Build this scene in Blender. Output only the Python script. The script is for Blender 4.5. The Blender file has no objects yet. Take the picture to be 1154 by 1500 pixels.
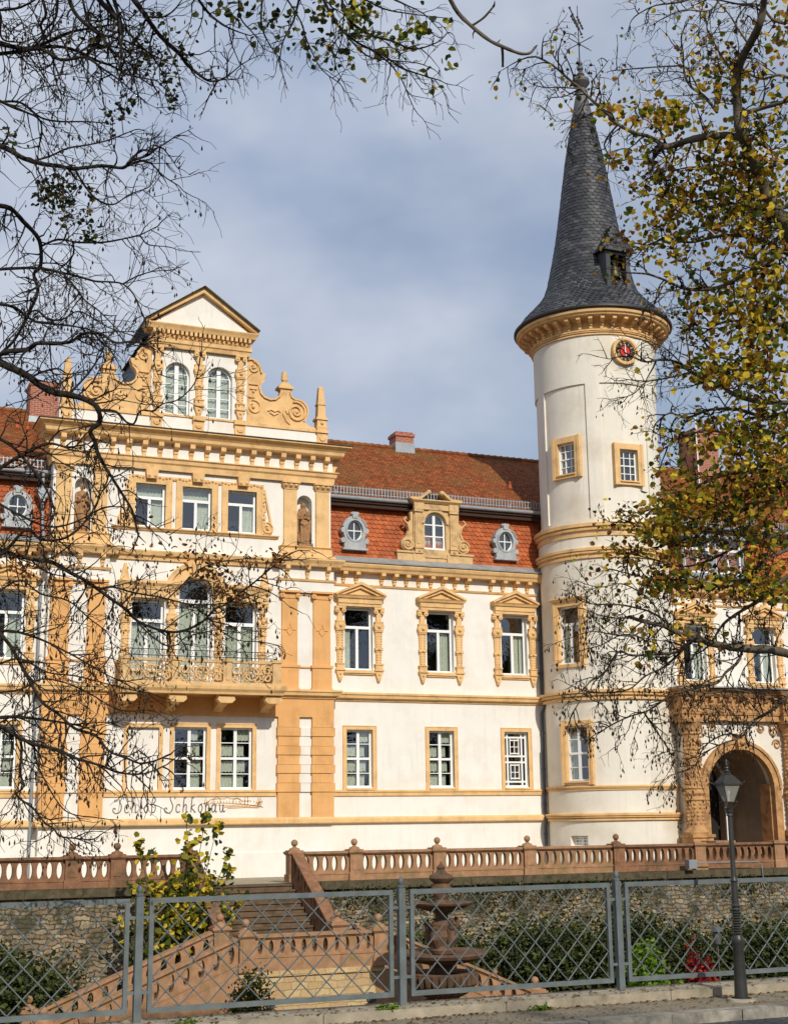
import bpy, bmesh, math, random
from mathutils import Vector, Matrix
R = random.Random(7)
PI = math.pi
S = bpy.context.scene
COL = S.collection

# ------------------------------------------------------------------ camera
F, CX, CY = 2000., 577., 750.
PITCH, ROLL, YAW = math.atan(452/2000.), 0.01266, math.radians(67.3)
CAM = Vector((-18.441, -51.0, 2.3))
_f = Vector((math.cos(YAW)*math.cos(PITCH), math.sin(YAW)*math.cos(PITCH), math.sin(PITCH)))
_r = Vector((math.sin(YAW), -math.cos(YAW), 0))
_u = _r.cross(_f)
_cr = _r*math.cos(ROLL) - _u*math.sin(ROLL)
_cu = _r*math.sin(ROLL) + _u*math.cos(ROLL)
cd = bpy.data.cameras.new('camera'); cam = bpy.data.objects.new('camera', cd); COL.objects.link(cam)
cam.matrix_world = Matrix(((_cr.x, _cu.x, -_f.x, CAM.x), (_cr.y, _cu.y, -_f.y, CAM.y), (_cr.z, _cu.z, -_f.z, CAM.z), (0, 0, 0, 1)))
cd.sensor_fit = 'VERTICAL'; cd.sensor_height = 36; cd.lens = 48; cd.clip_end = 3000; cd.clip_start = .1
S.camera = cam
def at(x, y, dist):          # a point seen at pixel x, y of the photograph, dist metres away
    d = (_f + _cr*((x-CX)/F) - _cu*((y-CY)/F)).normalized()
    return CAM + d*dist

# ------------------------------------------------------------------ light
SUN_EL, SUN_AZ = math.radians(33), math.radians(0)     # azimuth from -Y towards +X
world = bpy.data.worlds.new('World'); S.world = world; world.use_nodes = True
wt = world.node_tree; wn = wt.nodes; wl = wt.links; wn.clear()
def _n(t, **k):
    n = wn.new(t)
    for a, b in k.items(): setattr(n, a, b)
    return n
sky = _n('ShaderNodeTexSky', sky_type='NISHITA', sun_disc=False, sun_elevation=SUN_EL, sun_rotation=PI, air_density=1.1, dust_density=1.6)
b1 = _n('ShaderNodeBackground'); b1.inputs['Strength'].default_value = .10
b2 = _n('ShaderNodeBackground'); b2.inputs['Strength'].default_value = .80
tc = _n('ShaderNodeTexCoord'); mp = _n('ShaderNodeMapping'); mp.inputs['Scale'].default_value = (1, 1, 1.7)
no = _n('ShaderNodeTexNoise'); no.inputs['Scale'].default_value = 2.6; no.inputs['Detail'].default_value = 5; no.inputs['Roughness'].default_value = .5
no2 = _n('ShaderNodeTexNoise'); no2.inputs['Scale'].default_value = 5.5; no2.inputs['Detail'].default_value = 4; no2.inputs['Roughness'].default_value = .5
cr_ = _n('ShaderNodeValToRGB'); cr_.color_ramp.elements[0].position = .3; cr_.color_ramp.elements[1].position = .55
cr_.color_ramp.elements[0].color = (.45, .45, .45, 1); cr_.color_ramp.elements[1].color = (1, 1, 1, 1)
cc = _n('ShaderNodeValToRGB'); cc.color_ramp.elements[0].position = .33; cc.color_ramp.elements[1].position = .68
cc.color_ramp.elements[0].color = (.45, .55, .75, 1); cc.color_ramp.elements[1].color = (.76, .82, .94, 1)
mx = _n('ShaderNodeMixShader'); wo = _n('ShaderNodeOutputWorld')
wl.new(tc.outputs['Generated'], mp.inputs['Vector']); wl.new(mp.outputs[0], no.inputs['Vector']); wl.new(mp.outputs[0], no2.inputs['Vector'])
wl.new(no.outputs['Fac'], cr_.inputs[0]); wl.new(no2.outputs['Fac'], cc.inputs[0])
wl.new(sky.outputs[0], b1.inputs['Color']); wl.new(cc.outputs[0], b2.inputs['Color'])
wl.new(cr_.outputs[0], mx.inputs[0]); wl.new(b1.outputs[0], mx.inputs[1]); wl.new(b2.outputs[0], mx.inputs[2]); wl.new(mx.outputs[0], wo.inputs['Surface'])
sd = bpy.data.lights.new('sun', 'SUN'); so = bpy.data.objects.new('sun', sd); COL.objects.link(so)
sd.energy = 3.4; sd.angle = math.radians(.6); sd.color = (1, .94, .85)
_sdir = Vector((math.sin(SUN_AZ)*math.cos(SUN_EL), -math.cos(SUN_AZ)*math.cos(SUN_EL), math.sin(SUN_EL)))
so.rotation_euler = _sdir.to_track_quat('Z', 'Y').to_euler(); so.location = (0, -60, 60)
S.view_settings.view_transform = 'Standard'; S.view_settings.look = 'None'; S.view_settings.gamma = 1; S.view_settings.exposure = 0.0
S.render.engine = 'CYCLES'
S.cycles.transparent_max_bounces = 12; S.cycles.max_bounces = 6

# ------------------------------------------------------------------ materials
def newmat(name):
    m = bpy.data.materials.new(name); m.use_nodes = True
    nt = m.node_tree; b = nt.nodes['Principled BSDF']
    return m, nt, b
def ramp(nt, fac, stops):
    r = nt.nodes.new('ShaderNodeValToRGB'); e = r.color_ramp.elements
    while len(e) < len(stops): e.new(.5)
    for i, (p, c) in enumerate(stops): e[i].position = p; e[i].color = (*c, 1)
    nt.links.new(fac, r.inputs[0]); return r.outputs[0]
def noise(nt, scale, detail=5, rough=.6, vec=None, out='Fac'):
    n = nt.nodes.new('ShaderNodeTexNoise'); n.inputs['Scale'].default_value = scale; n.inputs['Detail'].default_value = detail; n.inputs['Roughness'].default_value = rough
    if vec is None:
        g = nt.nodes.new('ShaderNodeNewGeometry'); vec = g.outputs['Position']
    nt.links.new(vec, n.inputs['Vector']); return n.outputs[out]
def mixc(nt, fac, a, b, mode='MIX'):
    m = nt.nodes.new('ShaderNodeMix'); m.data_type = 'RGBA'; m.blend_type = mode
    for s, v in ((m.inputs[0], fac), (m.inputs[6], a), (m.inputs[7], b)):
        if isinstance(v, (int, float)): s.default_value = v
        elif isinstance(v, tuple): s.default_value = (*v, 1)
        else: nt.links.new(v, s)
    return m.outputs[2]
def bump(nt, b, h, strength=.3, dist=.02):
    n = nt.nodes.new('ShaderNodeBump'); n.inputs['Strength'].default_value = strength; n.inputs['Distance'].default_value = dist
    nt.links.new(h, n.inputs['Height']); nt.links.new(n.outputs[0], b.inputs['Normal'])
def sc(c, k): return tuple(min(1, x*k) for x in c)
def pm(name, c, var=.12, scale=3., rough=.8, bmp=.15, bscale=40, metal=0, stain=None, samt=.5, sscale=.9, spec=.3, streak=0):
    m, nt, b = newmat(name)
    col = ramp(nt, noise(nt, scale, 6), [(.3, sc(c, 1-var)), (.7, sc(c, 1+var*.6))])
    if streak:      # rain streaks and grime
        g = nt.nodes.new('ShaderNodeNewGeometry'); mpn = nt.nodes.new('ShaderNodeMapping'); mpn.inputs['Scale'].default_value = (1, 1, .09); nt.links.new(g.outputs['Position'], mpn.inputs[0])
        f1 = ramp(nt, noise(nt, 5.5, 7, .6, mpn.outputs[0]), [(.5, (0, 0, 0)), (.75, (streak,)*3)]); f2 = ramp(nt, noise(nt, .55, 3), [(.4, (.15,)*3), (.65, (1, 1, 1))])
        col = mixc(nt, mixc(nt, 1.0, f1, f2, 'MULTIPLY'), col, sc(c, .5))
        col = mixc(nt, ramp(nt, noise(nt, 22, 4, .7), [(.6, (0, 0, 0)), (.8, (streak*.6,)*3)]), col, sc(c, .45))
    if stain:
        fac = ramp(nt, noise(nt, sscale, 8, .65), [(.5, (0, 0, 0)), (.72, (samt,)*3)])
        col = mixc(nt, fac, col, stain)
    nt.links.new(col, b.inputs['Base Color'])
    b.inputs['Roughness'].default_value = rough; b.inputs['Metallic'].default_value = metal; b.inputs['Specular IOR Level'].default_value = spec
    if bmp: bump(nt, b, noise(nt, bscale, 4), bmp, .01)
    return m
def island(name, stops, rough=.7, bmp=.2, bscale=30, spec=.3, moss=None, mossr=(.55, .7), mscale=1.2, trans=0):
    m, nt, b = newmat(name); g = nt.nodes.new('ShaderNodeNewGeometry')
    col = ramp(nt, g.outputs['Random Per Island'], stops)
    if moss: col = mixc(nt, ramp(nt, noise(nt, mscale, 7, .6), [(mossr[0], (0, 0, 0)), (mossr[1], (1, 1, 1))]), col, moss)
    nt.links.new(col, b.inputs['Base Color']); b.inputs['Roughness'].default_value = rough; b.inputs['Specular IOR Level'].default_value = spec
    if bmp: bump(nt, b, noise(nt, bscale, 3), bmp, .01)
    if trans:
        t = nt.nodes.new('ShaderNodeBsdfTranslucent'); nt.links.new(col, t.inputs[0])
        x = nt.nodes.new('ShaderNodeMixShader'); x.inputs[0].default_value = trans
        o = nt.nodes['Material Output']; nt.links.new(b.outputs[0], x.inputs[1]); nt.links.new(t.outputs[0], x.inputs[2]); nt.links.new(x.outputs[0], o.inputs[0])
    return m
def wallvec(nt, sx=1, sz=1):     # (x + y, z) in metres, for masonry on upright faces
    g = nt.nodes.new('ShaderNodeNewGeometry'); s = nt.nodes.new('ShaderNodeSeparateXYZ'); nt.links.new(g.outputs['Position'], s.inputs[0])
    a = nt.nodes.new('ShaderNodeMath'); nt.links.new(s.outputs[0], a.inputs[0]); nt.links.new(s.outputs[1], a.inputs[1])
    c = nt.nodes.new('ShaderNodeCombineXYZ'); nt.links.new(a.outputs[0], c.inputs[0]); nt.links.new(s.outputs[2], c.inputs[1]); return c.outputs[0]
def masonry(name, c1, c2, mortar, bw, bh, ms=.012, dist=0., rough=.85, moss=None, bmp=.6, mossr=(.5, .65)):
    m, nt, b = newmat(name); v = wallvec(nt)
    if dist:
        nn = noise(nt, 1.6, 4, .6, v, 'Color'); mm = nt.nodes.new('ShaderNodeVectorMath'); mm.operation = 'SCALE'; mm.inputs['Scale'].default_value = dist
        nt.links.new(nn, mm.inputs[0]); ad = nt.nodes.new('ShaderNodeVectorMath'); nt.links.new(v, ad.inputs[0]); nt.links.new(mm.outputs[0], ad.inputs[1]); v = ad.outputs[0]
    t = nt.nodes.new('ShaderNodeTexBrick'); t.inputs['Scale'].default_value = 1; t.inputs['Brick Width'].default_value = bw; t.inputs['Row Height'].default_value = bh
    t.inputs['Mortar Size'].default_value = ms; t.inputs['Mortar Smooth'].default_value = .4; t.inputs['Bias'].default_value = 0
    t.inputs['Color1'].default_value = (*c1, 1); t.inputs['Color2'].default_value = (*c2, 1); t.inputs['Mortar'].default_value = (*mortar, 1)
    nt.links.new(v, t.inputs['Vector'])
    col = mixc(nt, ramp(nt, noise(nt, 9, 6, .7), [(.3, (.0,)*3), (.8, (.55,)*3)]), t.outputs['Color'], sc(c2, .5))
    if moss: col = mixc(nt, ramp(nt, noise(nt, 1.1, 8, .7), [(mossr[0], (0, 0, 0)), (mossr[1], (.9,)*3)]), col, moss)
    nt.links.new(col, b.inputs['Base Color']); b.inputs['Roughness'].default_value = rough
    h = mixc(nt, .5, mixc(nt, 1.0, (1, 1, 1), t.outputs['Fac'], 'SUBTRACT'), noise(nt, 25, 5), 'MIX')
    bump(nt, b, h, bmp, .04); return m

CREAM = pm('cream_plaster', (.82, .785, .71), .06, 1.3, .85, .2, 30, stain=(.66, .59, .46), samt=.5, sscale=.7, streak=.3)
CREAM_T = pm('tower_plaster', (.79, .735, .62), .07, 1.1, .85, .12, 30, stain=(.58, .51, .38), samt=.75, sscale=.5, streak=.4)
OCHRE = pm('ochre_plaster', (.78, .50, .225), .12, 2.2, .85, .35, 35, stain=(.42, .25, .10), samt=.7, sscale=1.8, streak=.5)
OCHRE_D = pm('ochre_wall', (.74, .40, .15), .1, 1.3, .85, .25, 35, stain=(.5, .25, .08), samt=.6, sscale=1.1, streak=.35)
STONE_O = pm('ochre_stone', (.66, .44, .21), .15, 5, .85, .4, 30, stain=(.22, .15, .07), samt=.7, sscale=2.4)
PORCH = pm('porch_sandstone', (.52, .29, .12), .3, 4, .85, .5, 24, stain=(.12, .06, .03), samt=.8, sscale=2.2)
WHITE = pm('white_paint', (.85, .85, .82), .03, 4, .45, .03, 40)
STATUE = pm('statue_sandstone', (.40, .22, .10), .25, 9, .9, .5, 40, stain=(.08, .05, .03), samt=.8, sscale=5)
ZINC = pm('zinc', (.30, .33, .35), .2, 3, .5, .1, 20, metal=.35)
ZINCL = pm('pale_zinc', (.40, .42, .42), .2, 3, .55, .1, 20, metal=.1, stain=(.2, .2, .2), samt=.6, sscale=4)
ZINCD = pm('weathered_zinc', (.12, .12, .12), .25, 3, .6, .1, 20, metal=.3)
GUTTER = pm('lead_flashing', (.34, .33, .31), .25, 2, .6, .2, 20, metal=.2)
DARKWOOD = pm('dark_soffit', (.05, .025, .015), .2, 4, .8, .1, 20)
PIPE = pm('cast_pipe', (.09, .095, .10), .2, 5, .5, .1, 20, metal=.3)
RED = pm('red_sandstone', (.27, .135, .07), .35, 4, .9, .7, 26, stain=(.07, .06, .035), samt=.9, sscale=1.9, streak=.7)
REDL = pm('pale_red_sandstone', (.39, .215, .115), .25, 4, .9, .5, 26, stain=(.20, .15, .055), samt=.9, sscale=2.2, streak=.9)
FOUNT = pm('fountain_stone', (.15, .085, .05), .35, 4, .9, .7, 26, stain=(.04, .035, .02), samt=.8, sscale=3, streak=.6)  # red sandstone darkened, shade on the fountain put into the colour
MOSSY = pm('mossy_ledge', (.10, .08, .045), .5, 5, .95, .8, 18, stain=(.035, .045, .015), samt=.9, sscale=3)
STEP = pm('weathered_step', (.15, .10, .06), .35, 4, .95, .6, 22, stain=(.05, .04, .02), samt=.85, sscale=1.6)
STEEL = pm('galvanised_steel', (.135, .16, .16), .25, 5, .62, .12, 30, metal=.12, stain=(.12, .10, .08), samt=.3, sscale=6)
LAMPI = pm('lamp_iron', (.06, .06, .055), .2, 5, .4, .15, 30, metal=.4)
IRON = pm('dark_iron', (.05, .045, .04), .2, 5, .5, .1, 30, metal=.5)
CONC = pm('concrete_kerb', (.36, .31, .225), .3, 4, .95, .6, 24, stain=(.14, .12, .075), samt=.85, sscale=1.9)
BARK = pm('bark_dark', (.026, .02, .015), .4, 9, .95, .7, 18, stain=(.055, .052, .028), samt=.5, sscale=5)
BARK2 = pm('bark_grey', (.14, .115, .08), .4, 7, .95, .8, 16, stain=(.05, .045, .03), samt=.7, sscale=4)
CURT = pm('net_curtain_or_reflection', (.62, .64, .55), .2, 12, .9, .2, 40)
DARK = pm('dark_room', (.02, .018, .015), .1, 2, .9, 0)  # darkness of unlit interiors put into the colour
BRASS = pm('bell_bronze', (.14, .12, .06), .2, 6, .5, .1, 30, metal=.7)
INK = pm('painted_ink', (.16, .13, .11), .05, 4, .8, 0)
INK2 = pm('painted_ochre_line', (.56, .33, .12), .05, 4, .8, 0)
CLOCK_Y = pm('clock_gold', (.72, .42, .10), .1, 6, .5, .1, 30)
CLOCK_R = pm('clock_red', (.62, .03, .02), .05, 6, .4, 0)
CLOCK_K = pm('clock_black', (.02, .02, .02), .05, 6, .4, 0)
BRICK = masonry('red_brick', (.46, .13, .06), (.36, .09, .045), (.55, .45, .35), .25, .085, .012)
RUBBLE = masonry('rubble_wall', (.48, .39, .24), (.27, .18, .10), (.07, .055, .035), .42, .15, .022, .5, moss=(.04, .04, .018), bmp=1., mossr=(.44, .58))
RUBBLE_Y = masonry('yellow_rubble_wall', (.66, .50, .25), (.52, .33, .15), (.42, .30, .17), .46, .2, .014, .2, moss=(.16, .15, .05), bmp=.7, mossr=(.58, .75))
TILE_R = island('mansard_tile', [(0, (.34, .078, .022)), (.5, (.42, .10, .027)), (1, (.50, .135, .038))], .65, .25, moss=(.22, .065, .022), mossr=(.48, .8))
TILE_B = island('roof_tile', [(0, (.17, .052, .016)), (.5, (.25, .07, .018)), (1, (.36, .105, .028))], .75, .3, moss=(.20, .105, .03), mossr=(.45, .75), mscale=.7)
SLATE = island('slate', [(0, (.018, .018, .02)), (.6, (.036, .037, .041)), (1, (.08, .079, .082))], .5, .25, 25, .5)
def glass():
    m, nt, b = newmat('window_glass'); o = nt.nodes['Material Output']
    tr = nt.nodes.new('ShaderNodeBsdfTransparent'); tr.inputs[0].default_value = (.88, .92, .88, 1)
    gl = nt.nodes.new('ShaderNodeBsdfGlossy'); gl.inputs['Roughness'].default_value = .02; gl.inputs[0].default_value = (.9, .95, 1, 1)
    lw = nt.nodes.new('ShaderNodeLayerWeight'); lw.inputs[0].default_value = .5
    pw = nt.nodes.new('ShaderNodeMath'); pw.operation = 'POWER'; pw.inputs[1].default_value = 4; nt.links.new(lw.outputs['Facing'], pw.inputs[0])
    fr = nt.nodes.new('ShaderNodeMath'); fr.operation = 'MULTIPLY_ADD'; fr.inputs[1].default_value = .8; fr.inputs[2].default_value = .17; fr.use_clamp = True; nt.links.new(pw.outputs[0], fr.inputs[0])
    bp = nt.nodes.new('ShaderNodeBump'); bp.inputs['Strength'].default_value = .12; bp.inputs['Distance'].default_value = .02
    nt.links.new(noise(nt, 2.2, 2), bp.inputs['Height']); nt.links.new(bp.outputs[0], gl.inputs['Normal'])
    x = nt.nodes.new('ShaderNodeMixShader'); nt.links.new(fr.outputs[0], x.inputs[0]); nt.links.new(tr.outputs[0], x.inputs[1]); nt.links.new(gl.outputs[0], x.inputs[2])
    nt.links.new(x.outputs[0], o.inputs[0]); return m
GLASS = glass()
LEAF_R = island('autumn_leaf', [(0, (.05, .06, .012)), (.22, (.12, .16, .018)), (.36, (.34, .33, .025)), (.48, (.20, .08, .018)), (.62, (.46, .20, .025)), (.76, (.74, .50, .04)), (1, (.88, .68, .07))], .7, 0, trans=.5)
LEAF_B = island('brown_leaf', [(0, (.05, .03, .012)), (.5, (.14, .055, .015)), (.8, (.26, .10, .02)), (1, (.4, .22, .03))], .8, 0, trans=.25)
LEAF_G = island('dark_hedge_leaf', [(0, (.015, .022, .006)), (.5, (.04, .055, .012)), (.9, (.08, .10, .02)), (1, (.16, .15, .04))], .7, 0, trans=.15)
LEAF_Y = island('yellow_shrub_leaf', [(0, (.03, .05, .01)), (.4, (.07, .10, .012)), (.6, (.28, .28, .02)), (.8, (.62, .45, .03)), (1, (.75, .55, .04))], .6, 0, trans=.35)
LEAF_D = island('dark_tree_leaf', [(0, (.02, .03, .008)), (.6, (.05, .06, .012)), (1, (.16, .14, .02))], .7, 0, trans=.3)
LEAF_GR = island('fresh_green_leaf', [(0, (.05, .12, .01)), (1, (.22, .34, .03))], .6, 0, trans=.35)
LEAF_RED = island('red_leaf', [(0, (.10, .006, .008)), (.7, (.30, .012, .015)), (1, (.5, .05, .02))], .6, 0, trans=.3)
POD = pm('seed_pod', (.05, .03, .015), .3, 9, .9, 0)

# ------------------------------------------------------------------ mesh helper
class M:
    def __init__(s): s.v = []; s.f = []; s.sm = []; s.tf = None; s.ch = []
    def add(s, vs, fs, smooth=False):
        n = len(s.v); s.ch.append((n, len(s.f)))
        if s.tf is not None: vs = [s.tf @ Vector(p) for p in vs]
        s.v.extend(tuple(p) for p in vs)
        s.f.extend([tuple(i+n for i in q) for q in fs]); s.sm.extend([smooth]*len(fs)); return s
    def box(s, x0, x1, y0, y1, z0, z1):
        return s.add([(x0,y0,z0),(x1,y0,z0),(x1,y1,z0),(x0,y1,z0),(x0,y0,z1),(x1,y0,z1),(x1,y1,z1),(x0,y1,z1)],
                     [(0,1,5,4),(1,2,6,5),(2,3,7,6),(3,0,4,7),(4,5,6,7),(3,2,1,0)])
    def prism(s, poly, ax, c0, c1, smooth=False):
        n = len(poly)
        g = {'y': lambda a, b, c: (a, c, b), 'x': lambda a, b, c: (c, a, b), 'z': lambda a, b, c: (a, b, c)}[ax]
        vs = [g(a, b, c0) for a, b in poly] + [g(a, b, c1) for a, b in poly]
        s.add(vs, [tuple(range(n)), tuple(range(2*n-1, n-1, -1))])
        return s.add(vs, [(i, i+n, (i+1) % n+n, (i+1) % n) for i in range(n)], smooth)
    def lathe(s, prof, cx=0, cy=0, cz=0, n=24, a0=0, a1=2*PI, smooth=True, sx=1, sy=1):
        full = abs(a1-a0-2*PI) < 1e-6; k = n if full else n+1; vs = []; fs = []
        for r, z in prof:
            for i in range(k):
                a = a0+(a1-a0)*i/n; vs.append((cx+r*math.sin(a)*sx, cy-r*math.cos(a)*sy, cz+z))
        for j in range(len(prof)-1):
            for i in range(n):
                i2 = (i+1) % k; fs.append((j*k+i, j*k+i2, (j+1)*k+i2, (j+1)*k+i))
        return s.add(vs, fs, smooth)
    def tube(s, pts, rads, n=5, smooth=True, cap=True):
        pts = [Vector(p) for p in pts]; L = len(pts)
        if not hasattr(rads, '__len__'): rads = [rads]*L
        vs = []; fs = []; up = Vector((.31, .17, .93)).normalized()
        for i, p in enumerate(pts):
            t = (pts[min(i+1, L-1)]-pts[max(i-1, 0)])
            if t.length < 1e-9: t = Vector((0, 0, 1))
            t.normalize(); a = t.cross(up)
            if a.length < .1: a = t.cross(Vector((1, 0, 0)))
            a.normalize(); b = t.cross(a)
            for k in range(n):
                q = 2*PI*k/n; vs.append(p+(a*math.cos(q)+b*math.sin(q))*rads[i])
        for j in range(L-1):
            for k in range(n): fs.append((j*n+k, j*n+(k+1) % n, (j+1)*n+(k+1) % n, (j+1)*n+k))
        if cap: fs.append(tuple(range(n-1, -1, -1))); fs.append(tuple(range((L-1)*n, L*n)))
        return s.add(vs, fs, smooth)
    def mould(s, path, prof, closed=False):     # sweep profile (out, z) along an XY path, outward = right of travel
        P = [Vector(p) for p in path]; L = len(P); n = len(prof); vs = []; fs = []
        def nrm(a, b): d = (b-a).normalized(); return Vector((d.y, -d.x))
        for i, p in enumerate(P):
            if closed or 0 < i < L-1:
                n1 = nrm(P[i-1], p); n2 = nrm(p, P[(i+1) % L]); m = (n1+n2); o = m/(1+n1.dot(n2)) if m.length > 1e-6 else n1
            else: o = nrm(P[0], P[1]) if i == 0 else nrm(P[-2], P[-1])
            for a, z in prof: q = p+o*a; vs.append((q.x, q.y, z))
        for i in range(L if closed else L-1):
            j = (i+1) % L
            for k in range(n): k2 = (k+1) % n; fs.append((i*n+k, j*n+k, j*n+k2, i*n+k2))
        if not closed: fs.append(tuple(range(n-1, -1, -1))); fs.append(tuple(range((L-1)*n, L*n)))
        return s.add(vs, fs)
    def ball(s, c, r, nu=12, nv=8, sx=1, sy=1, sz=1):
        return s.lathe([(r*math.sin(PI*j/nv)+1e-4, -r*sz*math.cos(PI*j/nv)) for j in range(nv+1)], c[0], c[1], c[2], nu, sx=sx, sy=sy)
    def mesh(s, name, mat, fix=True, weld=False):
        me = bpy.data.meshes.new(name); me.from_pydata(s.v, [], s.f); me.update()
        me.polygons.foreach_set('use_smooth', s.sm)
        if fix or weld:
            b = bmesh.new(); b.from_mesh(me)
            if weld: bmesh.ops.remove_doubles(b, verts=b.verts, dist=.0004)
            bmesh.ops.recalc_face_normals(b, faces=b.faces); b.to_mesh(me); b.free()
            if any(s.sm): me.set_sharp_from_angle(angle=math.radians(35))
        me.materials.append(mat); return me
def empty(name, loc, label, cat, group=None):
    o = bpy.data.objects.new(name, None); COL.objects.link(o); o.location = loc; o.empty_display_size = .3
    o['label'] = label; o['category'] = cat
    if group: o['group'] = group
    return o
KEEP = {'sign_letter', 'sign_drawing', 'numerals', 'lattice', 'twigs', 'trunk', 'leaves', 'stems', 'pierced_panel', 'handrail', 'weathervane', 'balcony_railing', 'snow_guard', 'hand', 'balcony_parapet', 'bell', 'figure', 'dark_backing', 'lantern'}
def clusters(m, tol=.02):
    """split a mesh into pieces that do not touch, by the boxes of its shapes"""
    st = m.ch+[(len(m.v), len(m.f))]; B = []
    for (a, _), (b, _) in zip(st, st[1:]):
        P = m.v[a:b]
        if P: B.append([min(p[i] for p in P)-tol/2 for i in range(3)]+[max(p[i] for p in P)+tol/2 for i in range(3)])
        else: B.append(None)
    par = list(range(len(B)))
    def find(i):
        while par[i] != i: par[i] = par[par[i]]; i = par[i]
        return i
    last = None
    for i, p in enumerate(B):
        if p is None:
            par[i] = i-1 if i else 0; continue
        for j in range(i):
            q = B[j]
            if q and p[0] <= q[3] and q[0] <= p[3] and p[1] <= q[4] and q[1] <= p[4] and p[2] <= q[5] and q[2] <= p[5]:
                a, b = find(i), find(j)
                if a != b: par[a] = b
    G = {}
    for i in range(len(B)): G.setdefault(find(i), []).append(i)
    out = []
    for g in G.values():
        n = M()
        for i in g:
            (a, fa), (b, fb) = st[i], st[i+1]; o = len(n.v)-a; n.v += m.v[a:b]; n.f += [tuple(k+o for k in q) for q in m.f[fa:fb]]; n.sm += m.sm[fa:fb]
        if n.f: out.append(n)
    return sorted(out, key=lambda n: -len(n.f))
def part(name, m, mat, parent=None, loc=None, rotz=0, fix=True, label=None, local=False, rot=None, weld=False):
    if isinstance(m, M) and parent is not None and not local and fix and not weld and name not in KEEP and 1 < len(m.ch) < 900:
        cl = clusters(m)
        if 1 < len(cl) <= 60:
            first = None
            for c in cl:
                c.ch = [(0, 0)]; o = part(name, c, mat, parent, loc, rotz, fix, label, local, rot); first = first or o
            return first
    me = m.mesh(name, mat, fix, weld) if isinstance(m, M) else m
    o = bpy.data.objects.new(name, me); COL.objects.link(o)
    if loc is not None: o.location = loc
    if rot is not None: o.rotation_euler = rot
    else: o.rotation_euler = (0, 0, rotz)
    if parent is not None:
        o.parent = parent
        if not local: o.matrix_parent_inverse = Matrix.Translation(-parent.location)
    if label: o['label'] = label
    return o
def thing(name, m, mat, label, cat, group=None, fix=True, kind=None):
    o = part(name, m, mat, None, fix=fix)
    if kind == 'structure': o['kind'] = kind; return o
    o['label'] = label; o['category'] = cat
    if group: o['group'] = group
    if kind: o['kind'] = kind
    return o
def relief(m, u0, u1, v0, v1, rects, mp, base=0., ustep=None, smooth=False):
    """wall sheet with rectangular recesses; rect = (u0,u1,v0,v1,depth,open)"""
    us = {u0, u1}; vs = {v0, v1}
    for r in rects: us |= {max(u0, min(u1, r[0])), max(u0, min(u1, r[1]))}; vs |= {max(v0, min(v1, r[2])), max(v0, min(v1, r[3]))}
    us = sorted(us); vs = sorted(vs)
    if ustep:
        n = [us[0]]
        for a, b in zip(us, us[1:]):
            k = max(1, int(math.ceil((b-a)/ustep-1e-6))); n += [a+(b-a)*i/k for i in range(1, k+1)]
        us = n
    def cell(i, j):
        if i < 0 or j < 0 or i >= len(us)-1 or j >= len(vs)-1: return None
        cu = (us[i]+us[i+1])/2; cv = (vs[j]+vs[j+1])/2; d = (base, False)
        for r in rects:
            if r[0] < cu < r[1] and r[2] < cv < r[3]: d = (r[4], r[5])
        return d
    for i in range(len(us)-1):
        for j in range(len(vs)-1):
            d = cell(i, j)
            if not d[1]: m.add([mp(us[i], vs[j], d[0]), mp(us[i+1], vs[j], d[0]), mp(us[i+1], vs[j+1], d[0]), mp(us[i], vs[j+1], d[0])], [(0, 1, 2, 3)], smooth)
            for di, dj in ((1, 0), (0, 1)):
                e = cell(i+di, j+dj)
                if e is None or abs(e[0]-d[0]) < 1e-6: continue
                if di: a, b = (us[i+1], vs[j]), (us[i+1], vs[j+1])
                else: a, b = (us[i], vs[j+1]), (us[i+1], vs[j+1])
                m.add([mp(*a, d[0]), mp(*b, d[0]), mp(*b, e[0]), mp(*a, e[0])], [(0, 1, 2, 3)])
def archfill(m, x0, x1, zs, zt, y0, y1, n=14):   # corners above a round arch inside a rectangular hole
    c = (x0+x1)/2; r = (x1-x0)/2; k = (zt-zs)
    for i in range(n):
        a, b = PI-PI*i/n, PI-PI*(i+1)/n
        p = (c+r*math.cos(a), zs+k*math.sin(a)); q = (c+r*math.cos(b), zs+k*math.sin(b))
        m.add([(p[0], y0, p[1]), (q[0], y0, q[1]), (q[0], y0, zt+.001), (p[0], y0, zt+.001), (p[0], y1, p[1]), (q[0], y1, q[1])], [(0, 1, 2, 3), (0, 1, 5, 4)])
def arc(cx, cz, r, a0, a1, n=12, ry=None):
    return [(cx+r*math.cos(a0+(a1-a0)*i/n), cz+(ry or r)*math.sin(a0+(a1-a0)*i/n)) for i in range(n+1)]
def spiral(cx, cz, r0, turns, a0, n=26, d=1, r1=.03):
    return [(cx+(r0+(r1-r0)*i/n)*math.cos(a0+d*2*PI*turns*i/n), cz+(r0+(r1-r0)*i/n)*math.sin(a0+d*2*PI*turns*i/n)) for i in range(n+1)]
def smooth_path(P, k=6):
    out = []; n = len(P)
    for i in range(n-1):
        p0, p1, p2, p3 = P[max(i-1, 0)], P[i], P[i+1], P[min(i+2, n-1)]
        for j in range(k):
            t = j/k; out.append(tuple(.5*((2*b)+(-a+c)*t+(2*a-5*b+4*c-d)*t*t+(-a+3*b-3*c+d)*t**3) for a, b, c, d in zip(p0, p1, p2, p3)))
    out.append(tuple(P[-1])); return out
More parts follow.
